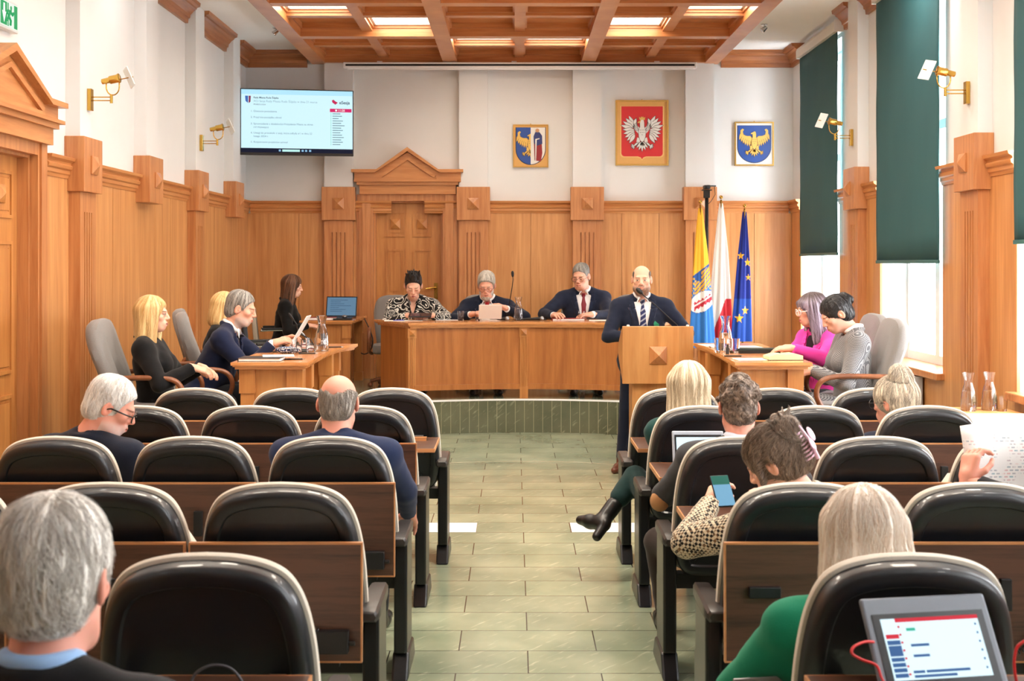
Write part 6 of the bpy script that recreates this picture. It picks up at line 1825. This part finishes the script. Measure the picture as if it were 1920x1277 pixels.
# right side table
PL['pink'] = person(dict(label='woman in bright pink blazer and white glasses at right table', head=A(1521, 582, 8.95), face=118, floor=DZ, scale=.97, lean=12, pitch=8, yaw=-24, fem=True, eyes='open',
    handR=(1.93, 8.80, 1.13), handL=(1.90, 8.56, 1.14), fingR=(-.9, -.2, -.05), fingL=(-.9, .35, -.05), curlR=.3, curlL=.3, elbowR=(.7, -.3, -.8), elbowL=(-.7, -.2, -.6),
    skin=FAIR, hair='long', len=.24, sidel=1.0, bangs=True, haircol=(rgb(84, 70, 76), rgb(176, 164, 184)), hair_t=.016, hair_tip=rgb(62, 40, 34), tip_w=.9, glasses=M['spect_white'], thick=True,
    jacket=dict(col=rgb(236, 70, 170), v=(.16, .07)), shirt=rgb(40, 24, 34), cuffs=False, lip=rgb(190, 70, 90), seed=81))
PL['plaid'] = person(dict(label='dark-haired woman in grey checked suit looking down, far right chair', head=A(1567, 590, 8.32), face=92, floor=DZ, scale=1.0, lean=2, pitch=32, yaw=0, fem=True, eyes='down',
    handR=(1.98, 8.42, 1.02), handL=(1.96, 8.22, 1.02), fingR=(-.9, -.2, -.3), fingL=(-.9, .2, -.3), curlR=.4, curlL=.4, kneeR=(.1, .43, .05), kneeL=(-.1, .43, .05), skin=rgb(222, 168, 146),
    hair='bun', bunc=(0, -.118, .055), bunr=.044, haircol=(rgb(14, 12, 13), rgb(36, 30, 32)), hair_t=.009, jacket=dict(col=CHAR, mat=M['plaid']), trousers=rgb(120, 120, 122), shirt=WHITE, cuffs=False, seed=91))
for o in PL['plaid']['root'].children:
    if o.name.startswith('trousers'): o.data.materials[0] = M['plaid']
# audience, left block
PL['white'] = person(dict(label='white-haired man with black glasses turning right in left block', head=A(210, 765, 5.42), face=-18, lean=-4, pitch=26, yaw=-58, eyes='down', width=1.1,
    lhandR=(.2, .36, .14), lhandL=(-.15, .36, .12), skin=PINKSK, strands=2200, lift=.006, hair='short', haircol=(rgb(208, 203, 198), rgb(252, 250, 247)), hair_t=.017, glasses=M['spect'], thick=True, stubble=rgb(225, 220, 214), stub_w=.5,
    jacket=dict(col=NAVY * .55), seed=101))
PL['bald'] = person(dict(label='balding man in navy jacket seen from behind, left of the aisle', head=A(635, 758, 5.42), face=-2, lean=-8, pitch=16, hscale=1.04, yaw=0, width=1.2, lhandR=(.26, .36, .1), lhandL=(-.26, .36, .1), elbowR=(.9, -.2, -.6), elbowL=(-.9, -.2, -.6),
    skin=PINKSK, strands=2200, lift=.006, hair='fringe', haircol=(rgb(108, 99, 92), rgb(178, 168, 158)), hair_t=.009, bald_z=.03, hres=.004, jacket=dict(col=rgb(30, 42, 74), collar=.017, wr=.004), seed=111))
PL['front'] = person(dict(label='grey-haired man in the near left corner seen from behind', head=A(110, 1092, 2.18), face=-4, lean=4, pitch=10, yaw=0, width=1.05, hscale=1.06, lhandR=(.16, .34, .1), lhandL=(-.16, .34, .1),
    skin=PINKSK, hair='swept', haircol=(rgb(180, 171, 162), rgb(252, 247, 240)), hair_t=.019, hres=.0034, strands=4200, srad=.0008, lift=.008, jacket=dict(col=BLK, collar=.015), shirt=rgb(150, 186, 230), seed=121))
# audience, right block
PL['platinum'] = person(dict(label='woman with long straight platinum hair in second row by the aisle', head=A(1290, 728, 6.5), face=2, lean=-6, pitch=6, fem=True, lhandR=(.1, .30, .10), lhandL=(.06, .30, .10), skin=FAIR,
    kneeL=(-.22, .42, .12), footL=(-.40, .30, -.02 + .36), toeL=(-.8, .6, -.25), hair='long', len=.26, haircol=(rgb(186, 164, 128), rgb(240, 226, 200)), hair_t=.024, hres=.004, hamp=.005, jacket=dict(col=rgb(20, 62, 60)), trousers=rgb(24, 50, 50), hem=.5, strands=2600, seed=131))
PL['curly'] = person(dict(label='curly brown-haired man in grey jacket with elbow patches', head=A(1384, 764, 5.42), face=0, lean=-6, pitch=10, width=1.14, handL=(.78, 5.80, .72), handR=(1.15, 5.75, .75), elbowL=(-1, -.6, -.9), elbowR=(.8, -.3, -.6), skin=PINKSK,
    kneeL=(-.30, .40, -.02), footL=(-.26, .44, .085), strands=3000, lift=.008, hair='curly', haircol=(rgb(72, 56, 47), rgb(160, 140, 124)), hair_t=.010, hres=.0042, jacket=dict(col=CHAR, collar=.014), shirt=rgb(214, 220, 236), trousers=rgb(52, 42, 38), seed=141))
PL['claw'] = person(dict(label='woman with brown hair in a pink claw clip and houndstooth jacket', head=A(1452, 868, 4.40), face=20, lean=4, pitch=30, yaw=42, roll=-6, fem=True, eyes='down', handL=(.73, 4.62, .84), handR=(1.02, 4.66, .82), fingL=(.4, .7, .5), curlL=.5, elbowL=(-1, -.6, -.6), elbowR=(.8, -.3, -.6), skin=FAIR, width=1.06,
    strands=3600, lift=.012, hair='clip', haircol=(rgb(84, 67, 56), rgb(164, 143, 124)), hair_t=.018, hres=.0036, hamp=.006, jacket=dict(col=CHAR, mat=M['hound'], grow=.022), seed=151))
PL['bun'] = person(dict(label='woman with grey-blonde bun in the second row near the window', head=A(1676, 756, 6.52), width=1.12, hscale=1.08, face=8, lean=-5, pitch=6, yaw=30, fem=True, eyes='down', lhandR=(.1, .34, .1), lhandL=(-.1, .34, .1), skin=rgb(216, 160, 140),
    strands=2600, hair='bun', bunc=(0, -.055, .125), bunr=.068, haircol=(rgb(140, 130, 120), rgb(240, 228, 206)), hair_t=.02, hres=.0042, jacket=dict(col=NAVY * .8), glasses=M['spect'], seed=161))
PL['green'] = person(dict(label='woman with blonde bob and green jacket in the nearest right seat', head=A(1616, 1010, 3.33), face=4, lean=-5, pitch=8, fem=True, lhandR=(.14, .34, .1), lhandL=(-.24, .34, .1), elbowL=(-1, -.3, -.5), skin=FAIR, width=1.3,
    strands=3600, lift=.006, hair='bob', len=.13, haircol=(rgb(228, 206, 184), rgb(255, 248, 238)), hair_t=.026, hres=.0036, hamp=.005, jacket=dict(col=rgb(22, 132, 100), wr=.006), seed=171))
PL['reader'] = person(dict(label='person at right edge holding up an open newspaper', head=A(2165, 770, 4.36), face=5, lean=-6, pitch=8, handL=(1.655, 4.56, .93), handR=(2.4, 4.66, .93), fingL=(.25, .25, .9), palmL=(.9, .4, 0), curlL=.75, thumbL=.7, fingR=(-.2, .3, .9), elbowL=(-.5, -.5, -.8), elbowR=(.5, -.5, -.8),
    skin=PINKSK, hair='short', haircol=(rgb(80, 70, 62), rgb(130, 120, 110)), jacket=dict(col=BLK, sleeve=.80), seed=181))
# extras worn or carried
def child_local(info, name, mb, mat, frame, **k):
    return obj(name, mb.xf(frame), mat, info['root'], **k)
i = PL['speaker']
child_local(i, 'pocket_square', MB().prism([(-.132, .30), (-.075, .295), (-.07, .315), (-.09, .312), (-.098, .328), (-.112, .315)], .118, .128, 'y').bx(-.132, -.075, .112, .120, .28, .30), plain('green_silk', srgb(40, 150, 110), .5), i['MT'])
i = PL['claw']
cl = MB()
for k in range(8):
    z = -.035 + k * .013
    cl.tube([(-.002, -.145, z), (-.028, -.142, z - .003), (-.040, -.108, z - .006)], .0036, 6); cl.tube([(.004, -.145, z), (.03, -.142, z - .003), (.042, -.108, z - .006)], .0036, 6)
cl.tube([(0, -.149, -.055), (0, -.155, .01), (0, -.145, .075)], .008, 8); cl.ball((.024, -.163, .03), (.024, .006, .027), 12, 6); cl.ball((-.016, -.163, .0), (.02, .006, .025), 12, 6)
child_local(i, 'claw_clip', cl, plain('pink_translucent_clip', srgb(226, 186, 204), .2), i['MH'], smooth='auto')
i = PL['curly']
sh, el, wr = i['arms']['L']
pe = MB(); dd = (el - sh).normalized()
pe.ball(el + Vector((-.024, -.020, -.024)), (.044, .044, .048), 16, 10)
obj('elbow_patch', pe, plain('tan_suede', srgb(176, 128, 84), .8), i['root'], smooth=True)

# ================================================================== SMALL THINGS
ZS = DZ + .76                     # side table tops
def paper(name, label, x, y, z, w, d, rz, cat='paper', mat=None, th=.003, group=None, tilt=0.0):
    o = obj(name, MB().bx(-w / 2, w / 2, -d / 2, d / 2, 0, th), mat or M['paper'])
    o.location = (x, y, z); o.rotation_euler = (tilt, 0, R(rz)); return tag(o, label, cat, group)
def pen(label, x, y, z, rz, mat=None, group=None, r=.0045):
    t = thing('pen', label, 'pen', (x, y, z + r), R(rz), group)
    obj('barrel', MB().tube([(-.065, 0, 0), (.05, 0, 0)], r, 10), mat or M['black'], t, smooth='auto')
    obj('tip', MB().tube([(.05, 0, 0), (.068, 0, 0)], [r, .0008], 8), M['steel'], t, smooth='auto')
tum0 = [None]; car0 = [None]
def tumbler(label, x, y, z, water=0.0):
    if tum0[0] is None:
        t = thing('drinking_glass', label, 'glass', (x, y, z), 0, 'water glasses')
        obj('glass_body', MB().lathe([(.001, 0), (.031, 0), (.033, .01), (.038, .10), (.0355, .10), (.031, .014), (.001, .012)], 24), M['glass'], t, smooth='auto')
        tum0[0] = t; return t
    return copy_tree(tum0[0], (x, y, z), None, label)
def carafe(label, x, y, z):
    if car0[0] is None:
        t = thing('carafe', label, 'carafe', (x, y, z), 0, 'glass carafes')
        obj('glass_body', MB().lathe([(.001, 0), (.045, 0), (.05, .008), (.05, .06), (.042, .13), (.027, .18), (.029, .21), (.04, .25), (.038, .25), (.027, .212), (.0245, .18), (.0395, .13), (.0475, .06), (.0475, .01), (.001, .008)], 28), M['glass'], t, smooth='auto')
        obj('water', MB().lathe([(.001, .0085), (.047, .0105), (.047, .06), (.0392, .128), (.001, .128)], 28), M['water'], t, smooth='auto')
        car0[0] = t; return t
    return copy_tree(car0[0], (x, y, z), None, label)
def book(name, label, x, y, z, w, d, h, rz, cover, cat='book', group=None, over=.004):
    t = thing(name, label, cat, (x, y, z), R(rz), group)
    obj('cover', MB().bx(-w / 2, w / 2, -d / 2, d / 2, 0, .003).bx(-w / 2, w / 2, -d / 2, d / 2, h - .003, h).bx(-w / 2, -w / 2 + .004, -d / 2, d / 2, .003, h - .003), cover, t)
    obj('pages', MB().bx(-w / 2 + .005, w / 2 - over, -d / 2 + over, d / 2 - over, .003, h - .003), M['paper'], t)
    return t
M['redf'] = plain('red_folder_card', srgb(128, 30, 36), .5); M['darkf'] = plain('black_folder_card', srgb(26, 28, 30), .45); M['greenf'] = plain('dark_green_folder', srgb(38, 50, 46), .5)
M['yellowp'] = plain('cream_pages', srgb(232, 220, 160), .7)
# -- left side table
book('binder', 'thick black and white book on near end of the left table', -1.62, 8.02, ZS, .27, .2, .022, 0, M['darkf'])
paper('paper_sheet', 'loose white sheets on near end of left table', -1.53, 8.1, ZS + .0225, .2, .15, 12, th=.004)
pen('black pen lying near the front corner of the left table', -1.42, 8.08, ZS, 5)
pen('black pen beside the drinking glasses on left table', -1.42, 8.6, ZS, 10)
pen('dark pen behind the carafe on left table', -1.33, 9.25, ZS, 0)
tumbler('nearer drinking glass on the left table beside the carafe', -1.50, 8.62, ZS); tumbler('farther drinking glass on left table touching the carafe', -1.43, 8.78, ZS)
carafe('glass carafe of water on the left table', -1.375, 8.92, ZS)
t = thing('pencil_case', 'blue and white patterned pencil case on left table', 'pencil case', (-1.575, 8.66, ZS), R(4))
def b_case(n, l, b, co):
    v = n.new('ShaderNodeTexVoronoi'); v.inputs['Scale'].default_value = 95; l.new(co, v.inputs['Vector'])
    rp = n.new('ShaderNodeValToRGB'); rp.color_ramp.interpolation = 'CONSTANT'; rp.color_ramp.elements[0].color = srgb(210, 220, 232); rp.color_ramp.elements[1].color = srgb(40, 56, 98); rp.color_ramp.elements[1].position = .42
    l.new(v.outputs['Distance'], rp.inputs['Fac']); l.new(rp.outputs['Color'], b.inputs['Base Color'])
obj('pouch', MB().ball((0, 0, .024), (.085, .03, .024), 24, 12), pat('patterned_pouch', b_case), t, smooth=True)
obj('zip', MB().tube([(-.07, -.022, .036), (0, -.029, .034), (.07, -.022, .036)], .003, 6), M['steel'], t)
book('folder', 'red folder on far side of the left table', -1.55, 9.42, ZS, .22, .3, .02, 0, M['redf'], 'folder')
book('notebook', 'black notebook lying on the red folder, left table', -1.53, 9.42, ZS + .021, .2, .26, .018, 4, M['darkf'])
paper('paper_sheet', 'flat dark folder under the hands of the man reading', -1.58, 8.9, ZS, .24, .3, 3, 'folder', M['darkf'], .006)
# sheet held by the man in navy
o = obj('paper_sheet', MB().bx(-.1, .1, -.002, .002, 0, .25), M['paper']); o.location = (-1.585, 8.88, 1.135); o.rotation_euler = (R(0), R(33), R(80)); tag(o, 'white sheet held up by the man in navy suit', 'paper')
o.rotation_euler = Matrix(((0, -.88, .42), (1, 0, 0), (0, .42, .91))).to_euler() if False else (Matrix.Rotation(R(30), 3, 'Y') @ Matrix.Rotation(R(90), 3, 'Z')).to_euler()
# -- corner desk
t = thing('laptop', 'open laptop with blue screen on the corner desk', 'laptop', (-2.0, 14.2, ZS), R(-6))
obj('keyboard_base', MB().bx(-.18, .18, -.12, .12, 0, .018), M['blackp'], t, bevel=.004)
Ls = Matrix.Translation((0, .12, .018)) @ Matrix.Rotation(R(-14), 4, 'X')
lid = obj('lid', MB().bx(-.18, .18, 0, .01, 0, .235, Ls), M['blackp'], t, bevel=.003)
obj('screen', MB().bx(-.168, .168, -.0015, .0005, .012, .222, Ls), emit('laptop_screen', srgb(118, 158, 190), .55), lid)
tl = MB()
for i in range(7): tl.bx(-.13, -.13 + [.2, .12, .16, .24, .1, .18, .14][i], -.003, -.0016, .19 - i * .022, .194 - i * .022, Ls)
obj('screen_lines', tl, emit('laptop_text', srgb(60, 90, 128), .5), lid)
book('folder', 'burgundy folder leaning on the corner desk before the laptop', -2.13, 13.85, ZS, .32, .22, .03, 6, M['redf'], 'folder')
paper('document_tray', 'flat black case on corner desk right of burgundy folder', -1.90, 13.84, ZS, .2, .2, 4, 'case', M['darkf'], .02)
t = thing('computer_mouse', 'silver computer mouse on the corner desk', 'mouse', (-1.885, 13.86, ZS + .02), R(10)); obj('mouse_body', MB().ball((0, 0, .016), (.03, .05, .018), 16, 8), M['steel'], t, smooth=True)
cb = [at(683, 597, 14.0), at(694, 620, 13.95), at(699, 640, 13.9), at(694, 658, 13.9), at(684, 664, 13.92), at(677, 662, 13.95)]
tag(obj('loose_cable', MB().tube(catmull([tuple(p) for p in cb], 6), .006, 8), M['black'], smooth=True), 'black cable looping down from the corner desk', 'cable')
# -- presidium table
paper('paper_sheet', 'white sheets in front of woman in swirl blouse', -1.16, 13.08, TT, .4, .2, 6, th=.003)
pen('blue pen on the white sheets in front of swirl blouse', -1.2, 13.04, TT + .003, 20, plain('blue_pen', srgb(40, 60, 170), .3))
paper('paper_sheet', 'grey sheet right of the woman in swirl blouse', -.70, 13.22, TT, .24, .16, -8, mat=plain('grey_paper', srgb(205, 208, 214), .6))
t = thing('tablet', 'black tablet held by woman in swirl blouse', 'tablet', (-.985, 13.08, TT + .05), 0); t.rotation_euler = (R(12), 0, 0)
obj('tablet_case', MB().bx(-.12, .12, -.07, .09, 0, .012), M['blackp'], t, bevel=.004); obj('screen', MB().bx(-.105, .105, -.058, .078, .012, .0135), plain('dark_screen', srgb(40, 46, 60), .1), t)
tumbler('drinking glass left of bearded man on the curved table', *[A(864, 603, 13.15)[0], 13.15, TT][0:3]); tumbler('drinking glass directly in front of the bearded man', A(897, 603, 13.1)[0], 13.1, TT); tumbler('drinking glass in front of man with burgundy tie', A(1090, 601, 13.15)[0], 13.15, TT)
carafe('glass carafe right of the bearded man on the curved table', A(972, 600, 13.15)[0], 13.15, TT)
o = obj('paper_sheet', MB().bx(-.12, .12, -.002, .002, 0, .19, Matrix.Rotation(R(38), 4, 'X')), M['paper']); o.location = (A(919, 598, 13.1)[0], 13.06, TT + .02); o.rotation_euler = (0, 0, R(4)); tag(o, 'white sheet held by bearded man', 'paper')
paper('paper_sheet', 'stack of white sheets under the hands of the bearded man', A(925, 600, 13.1)[0], 13.17, TT, .28, .16, -5, th=.012)
def handmic(label, x, y, z, rz):
    t = thing('handheld_microphone', label, 'microphone', (x, y, z + .024), R(rz), 'handheld microphones')
    obj('mesh_head', MB().ball((0, 0, 0), .024, 14, 10), M['steel'], t, smooth=True)
    obj('handle', MB().tube([(0, .018, -.001), (0, .06, -.004), (0, .19, -.010)], [.019, .017, .012], 12), M['black'], t, smooth='auto')
handmic('handheld microphone lying on table right of bearded man', A(951, 601, 13.06)[0], 13.06, TT, 70); handmic('handheld microphone lying on table near red folder', A(1016, 600, 13.06)[0], 13.06, TT, 75)
book('folder', 'dark red folder in front of man with burgundy tie', A(1065, 600, 13.1)[0], 13.16, TT, .34, .2, .022, 3, M['redf'], 'folder')
paper('folder', 'black folder lying between the two handheld microphones', A(1000, 600, 13.2)[0], 13.26, TT, .26, .16, 4, 'folder', M['darkf'], .014)
paper('paper_sheet', 'white sheets at right end of the curved table', A(1128, 600, 13.15)[0], 13.15, TT, .26, .2, -6, th=.004)
# -- right side table
carafe('glass carafe of water on the right table near the flags', A(1360, 655, 8.9)[0], 8.9, ZS)
tumbler('drinking glass left of carafe on the right table', A(1349, 662, 8.75)[0], 8.75, ZS); tumbler('drinking glass right of carafe on the right table', A(1377, 663, 8.7)[0], 8.7, ZS)
paper('paper_sheet', 'large white sheet at the far end of right table', 1.66, 9.25, ZS, .36, .32, 8, th=.003)
paper('paper_sheet', 'white sheet by lectern on the right table', 1.49, 9.5, ZS, .12, .24, 8, th=.002)
paper('folder', 'black folder in the middle of right table', 1.70, 8.72, ZS, .28, .16, 2, 'folder', M['darkf'], .02); paper('folder', 'dark green folder lying on the black folder', 1.71, 8.73, ZS + .0205, .28, .16, -4, 'folder', M['greenf'], .01)
paper('paper_sheet', 'white sheet beside the open notebook on right table', 1.56, 8.12, ZS, .24, .18, 4, th=.002)
t = thing('open_notebook', 'thick open notebook with cream pages on right table', 'notebook', (1.745, 8.1, ZS), R(2))
obj('cover', MB().bx(-.115, .115, -.085, .085, 0, .004), M['darkf'], t)
pg = MB(); pr = [(-.11, .004), (.11, .004), (.11, .03), (.06, .042), (.01, .038), (0, .034), (-.01, .038), (-.06, .040), (-.11, .024)]
pg.prism(pr, -.08, .08, 'y'); obj('pages', pg, M['yellowp'], t)
pen('black pen near the front edge of the right table', 1.47, 8.35, ZS, 0); pen('grey pen pointing at lectern on right table', 1.46, 9.3, ZS, 85, M['steel'])
t = thing('ink_bottle', 'tiny black bottle between glasses on right table', 'bottle', (A(1364, 660, 8.6)[0], 8.6, ZS)); obj('bottle_body', MB().lathe([(.012, 0), (.012, .04), (.006, .048), (.006, .065)], 12), M['black'], t, smooth='auto')
# -- table at the right wall
carafe('left one of two carafes on the wall table at right', A(1816, 760, 8.16)[0], 8.16, .76); carafe('right one of two carafes on the wall table at right', A(1855, 760, 8.2)[0], 8.2, .76)
tumbler('drinking glass right of the two carafes on wall table', A(1878, 760, 8.15)[0], 8.15, .76)
# -- audience things
dk = .7425
t = thing('name_holder', 'small wooden holder on the open desk in left block', 'holder', (LX + .06 + .16, 6.92, dk), 0)
obj('wood_block', MB().bx(-.05, .05, -.03, .0, 0, .02), M['edge'], t); obj('dark_tray', MB().bx(-.05, .05, .002, .04, 0, .016), M['black'], t); obj('metal_clip', MB().bx(-.02, .03, .01, .03, .016, .024), M['steel'], t)
def tablet(label, frame, w, h, big=False):
    t = thing('tablet', label, 'tablet', frame.translation); t.rotation_euler = frame.to_euler()
    obj('case', MB().bx(-w / 2, w / 2, 0, .014, 0, h), plain('grey_tablet_case' if big else 'silver_tablet', srgb(120, 126, 136) if big else srgb(170, 178, 190), .4), t, bevel=.01, seg=3)
    bz = .018 if big else .012; tp = .04 if big else .02
    b = obj('bezel', MB().bx(-w / 2 + bz, w / 2 - bz, -.002, .002, bz, h - tp), M['blackp'], t)
    e = bz + (.018 if big else .008)
    s = obj('screen', MB().bx(-w / 2 + e, w / 2 - e, -.003, -.001, e, h - tp - .012), emit('tablet_screen_' + ('big' if big else 'small'), srgb(212, 238, 246), 1.15), t)
    return t, e, tp
tw, th_ = .315, .235
Ft = Matrix.Translation((.985, 2.83, .7435)) @ Matrix.Rotation(R(10), 4, 'Z') @ Matrix.Rotation(R(-32), 4, 'X')
t, e, tp = tablet('large tablet with agenda screen standing behind nearest right seat', Ft, .315, .228, True)
x0, x1, z0, z1 = -.1575 + e, .1575 - e, e, .228 - tp - .012
q = MB().bx(x0 + .035, x1, -.004, -.0028, z1 - .009, z1).bx(x0 + .004, x0 + .036, -.004, -.0028, z1 - .046, z1 - .036)
for k in range(9): q.bx(x0 + .038, x0 + .043, -.004, -.0028, z1 - .022 - k * .018, z1 - .017 - k * .018)
obj('red_bars', q, emit('tablet_red', srgb(224, 44, 64), .8), t)
q = MB()
for k, (a, b_) in enumerate(((.050, .060), (.062, .086), (.089, .098), (.101, .110), (.113, .122), (.125, .134))): q.bx(x0 + .004, x0 + .036, -.004, -.0028, z1 - b_, z1 - a)
for k, (a, b_, w0, w1) in enumerate(((.06, .066, .06, .105), (.084, .090, .06, .1), (.12, .126, .05, .078), (.12, .126, .082, .19), (.13, .136, .05, .155))): q.bx(x0 + w0, x0 + w1, -.004, -.0028, z1 - b_, z1 - a)
for k in range(6): q.bx(x1 - .012, x1 - .008, -.004, -.0028, z1 - .024 - k * .02, z1 - .019 - k * .02)
obj('blue_bars', q, emit('tablet_blue', srgb(62, 104, 160), .8), t)
obj('green_button', MB().bx(x0 + .058, x0 + .08, -.004, -.0028, z1 - .03, z1 - .023), emit('tablet_green', srgb(60, 190, 160), .8), t)
for m_ in ('tablet_red', 'tablet_blue', 'tablet_green'): pass
q = catmull([tuple(Ft @ Vector(p)) for p in ((-.15, -.004, .125), (-.175, -.01, .125), (-.205, -.012, .115), (-.212, -.01, .10), (-.19, -.01, .085), (-.16, -.01, .07), (-.15, -.01, .03), (-.1, -.02, -.04))], 6)
M['redc'] = plain('red_cable', srgb(214, 38, 40), .4)
tag(obj('charging_cable', MB().tube(q, .0032, 8), M['redc'], smooth=True), 'red charging cable plugged into the large tablet', 'cable')
q = catmull([tuple(p) for p in (at(1925, 1200, 2.75), at(1908, 1212, 2.75), at(1902, 1235, 2.75), at(1903, 1262, 2.75), at(1910, 1300, 2.75))], 6)
tag(obj('charging_cable', MB().tube(q, .0032, 8), M['redc'], smooth=True), 'red cable at the right edge beside the large tablet', 'cable')
Fs = Matrix.Translation((A(1310, 850, 6.0)[0], 5.98, .7425)) @ Matrix.Rotation(R(-18), 4, 'X')
tablet('silver tablet on the open desk in front of curly-haired man', Fs, .25, .18)
t = thing('phone', 'phone with lit screen held by woman with claw clip', 'phone', (A(1371, 940, 4.5)[0], 4.58, .83)); t.rotation_euler = (R(-38), R(0), R(14))
obj('phone_body', MB().bx(-.037, .037, 0, .009, 0, .13), M['blackp'], t, bevel=.004); obj('screen', MB().bx(-.034, .034, -.001, .0005, .004, .126), emit('phone_screen', srgb(130, 190, 226), .7), t)
obj('screen_header', MB().bx(-.034, .034, -.002, -.0008, .09, .126), emit('phone_green', srgb(40, 128, 110), .6), t)
t = thing('tablet', 'edge of grey tablet beside the woman in green jacket', 'tablet', (.615, 3.24, .52)); t.rotation_euler = (R(-10), 0, R(10)); obj('lid_panel', MB().bx(-.04, .18, 0, .008, -.13, .12), M['steel'], t, bevel=.003)
q = catmull([tuple(p) for p in (at(352, 1290, 2.9), at(368, 1262, 2.9), at(395, 1248, 2.9), at(425, 1250, 2.9), at(446, 1266, 2.9), at(462, 1295, 2.9))], 6)
tag(obj('grey_cable', MB().tube(q, .0035, 8), plain('grey_cable', srgb(74, 74, 78), .5), smooth=True), 'grey cable arching behind the nearest left seat', 'cable')
# newspaper
t = thing('newspaper', 'open newspaper with blue and red print at right edge', 'newspaper', (1.70, 4.62, .90)); t.rotation_euler = (R(-10), 0, R(4))
n = 10; vs = []; fs = []
for j in range(9):
    for i_ in range(n + 1): vs.append((i_ * .07 - .03, .025 * math.sin(i_ * .7) + .01 * math.sin(j * .9), -.10 + j * .04 + .012 * math.sin(i_ * .8)))
for j in range(8):
    for i_ in range(n): a = j * (n + 1) + i_; fs.append((a, a + 1, a + n + 2, a + n + 1))
def b_news(n, l, b, co):
    bk = n.new('ShaderNodeTexBrick'); bk.inputs['Scale'].default_value = 1; bk.inputs['Brick Width'].default_value = .02; bk.inputs['Row Height'].default_value = .012; bk.inputs['Mortar Size'].default_value = .0035
    bk.inputs['Color1'].default_value = srgb(150, 186, 196); bk.inputs['Color2'].default_value = srgb(232, 196, 196); bk.inputs['Mortar'].default_value = srgb(246, 246, 244)
    sx = n.new('ShaderNodeSeparateXYZ'); cm = n.new('ShaderNodeCombineXYZ'); l.new(co, sx.inputs[0]); l.new(sx.outputs[0], cm.inputs[0]); l.new(sx.outputs[2], cm.inputs[1]); l.new(cm.outputs[0], bk.inputs['Vector'])
    nz = n.new('ShaderNodeTexNoise'); nz.inputs['Scale'].default_value = 22; l.new(co, nz.inputs['Vector'])
    rp = n.new('ShaderNodeValToRGB'); rp.color_ramp.elements[0].position = .5; rp.color_ramp.elements[1].position = .6; l.new(nz.outputs['Fac'], rp.inputs['Fac'])
    mx = n.new('ShaderNodeMix'); mx.data_type = 'RGBA'; l.new(rp.outputs['Color'], mx.inputs['Factor']); mx.inputs['A'].default_value = srgb(244, 244, 242); l.new(bk.outputs['Color'], mx.inputs['B']); l.new(mx.outputs['Result'], b.inputs['Base Color'])
nb = MB().add(vs, fs); o = obj('pages', nb, pat('newsprint', b_news), t, smooth=True); sm = o.modifiers.new('s', 'SOLIDIFY'); sm.thickness = .003
# a seat under the man in the near left corner
ROW[6] = 1.93
seat(LX, 6, 1, 'used', 'seat of the grey-haired man in the near left corner')

# ================================================================== LIGHT
W = bpy.data.worlds.new('World'); SC.world = W; W.use_nodes = True
bg = W.node_tree.nodes['Background']; bg.inputs['Color'].default_value = (.92, .96, 1.0, 1); bg.inputs['Strength'].default_value = SKY
for a, b in wins:
    L = bpy.data.lights.new('window_daylight', 'AREA'); L.shape = 'RECTANGLE'; L.size = b - a; L.size_y = WZ1 - WZ0; L.energy = WINW * (1.5 if a > 12 else 1.0 if a > 9 else 1.6 if a > 6 else .6 if a > 3 else .5); L.color = (.95, .98, 1.0)
    o = bpy.data.objects.new('window_daylight', L); COL.objects.link(o); o.location = (XR + WD + .15, (a + b) / 2, (WZ0 + WZ1) / 2); o.rotation_euler = (0, R(90), 0)
    o.rotation_euler = Vector((-1, 0, 0)).to_track_quat('-Z', 'Y').to_euler()
    L.size, L.size_y = (b - a), (WZ1 - WZ0)
for c in lit:
    X, Y = cell(*c)
    L = bpy.data.lights.new('coffer_lamp', 'AREA'); L.shape = 'RECTANGLE'; L.size = X[1] - X[0] - .1; L.size_y = Y[1] - Y[0] - .1; L.energy = COFW * (1 if c[1] < 2 else 2.8 if c[1] < 4 else 6.5); L.color = (1, .90, .76)
    o = bpy.data.objects.new('coffer_lamp', L); COL.objects.link(o); o.location = ((X[0] + X[1]) / 2, (Y[0] + Y[1]) / 2, ZC - .05)
for x in (-2.75, 2.85):
    for y in (1.0, 4.0, 7.0, 10.0):
        L = bpy.data.lights.new('ceiling_spot', 'AREA'); L.shape = 'DISK'; L.size = .35; L.energy = SPOTW * (.2 if x < 0 else .7); L.color = (1, .96, .9)
        o = bpy.data.objects.new('ceiling_spot', L); COL.objects.link(o); o.location = (x, y, ZC - .03)
# ================================================================== CAMERA
cam = bpy.data.cameras.new('Camera'); co = bpy.data.objects.new('Camera', cam); COL.objects.link(co)
co.location = (0, 0, HC); co.rotation_euler = (R(90), 0, 0)
cam.sensor_width = 36; cam.lens = 36 * F / 1920
cam.shift_x = -(CX - 960) / 1920; cam.shift_y = -(638.5 - CY) / 1920
cam.clip_start = .05
SC.camera = co
cam.dof.use_dof = True; cam.dof.focus_distance = 8.8; cam.dof.aperture_fstop = 6.3
SC.view_settings.view_transform = 'Standard'; SC.view_settings.look = 'None'; SC.view_settings.gamma = 1; SC.view_settings.exposure = EXPO
SC.view_settings.use_curve_mapping = False
SC.cycles.use_denoising = True
SC.cycles.max_bounces = 10; SC.cycles.transparent_max_bounces = 12
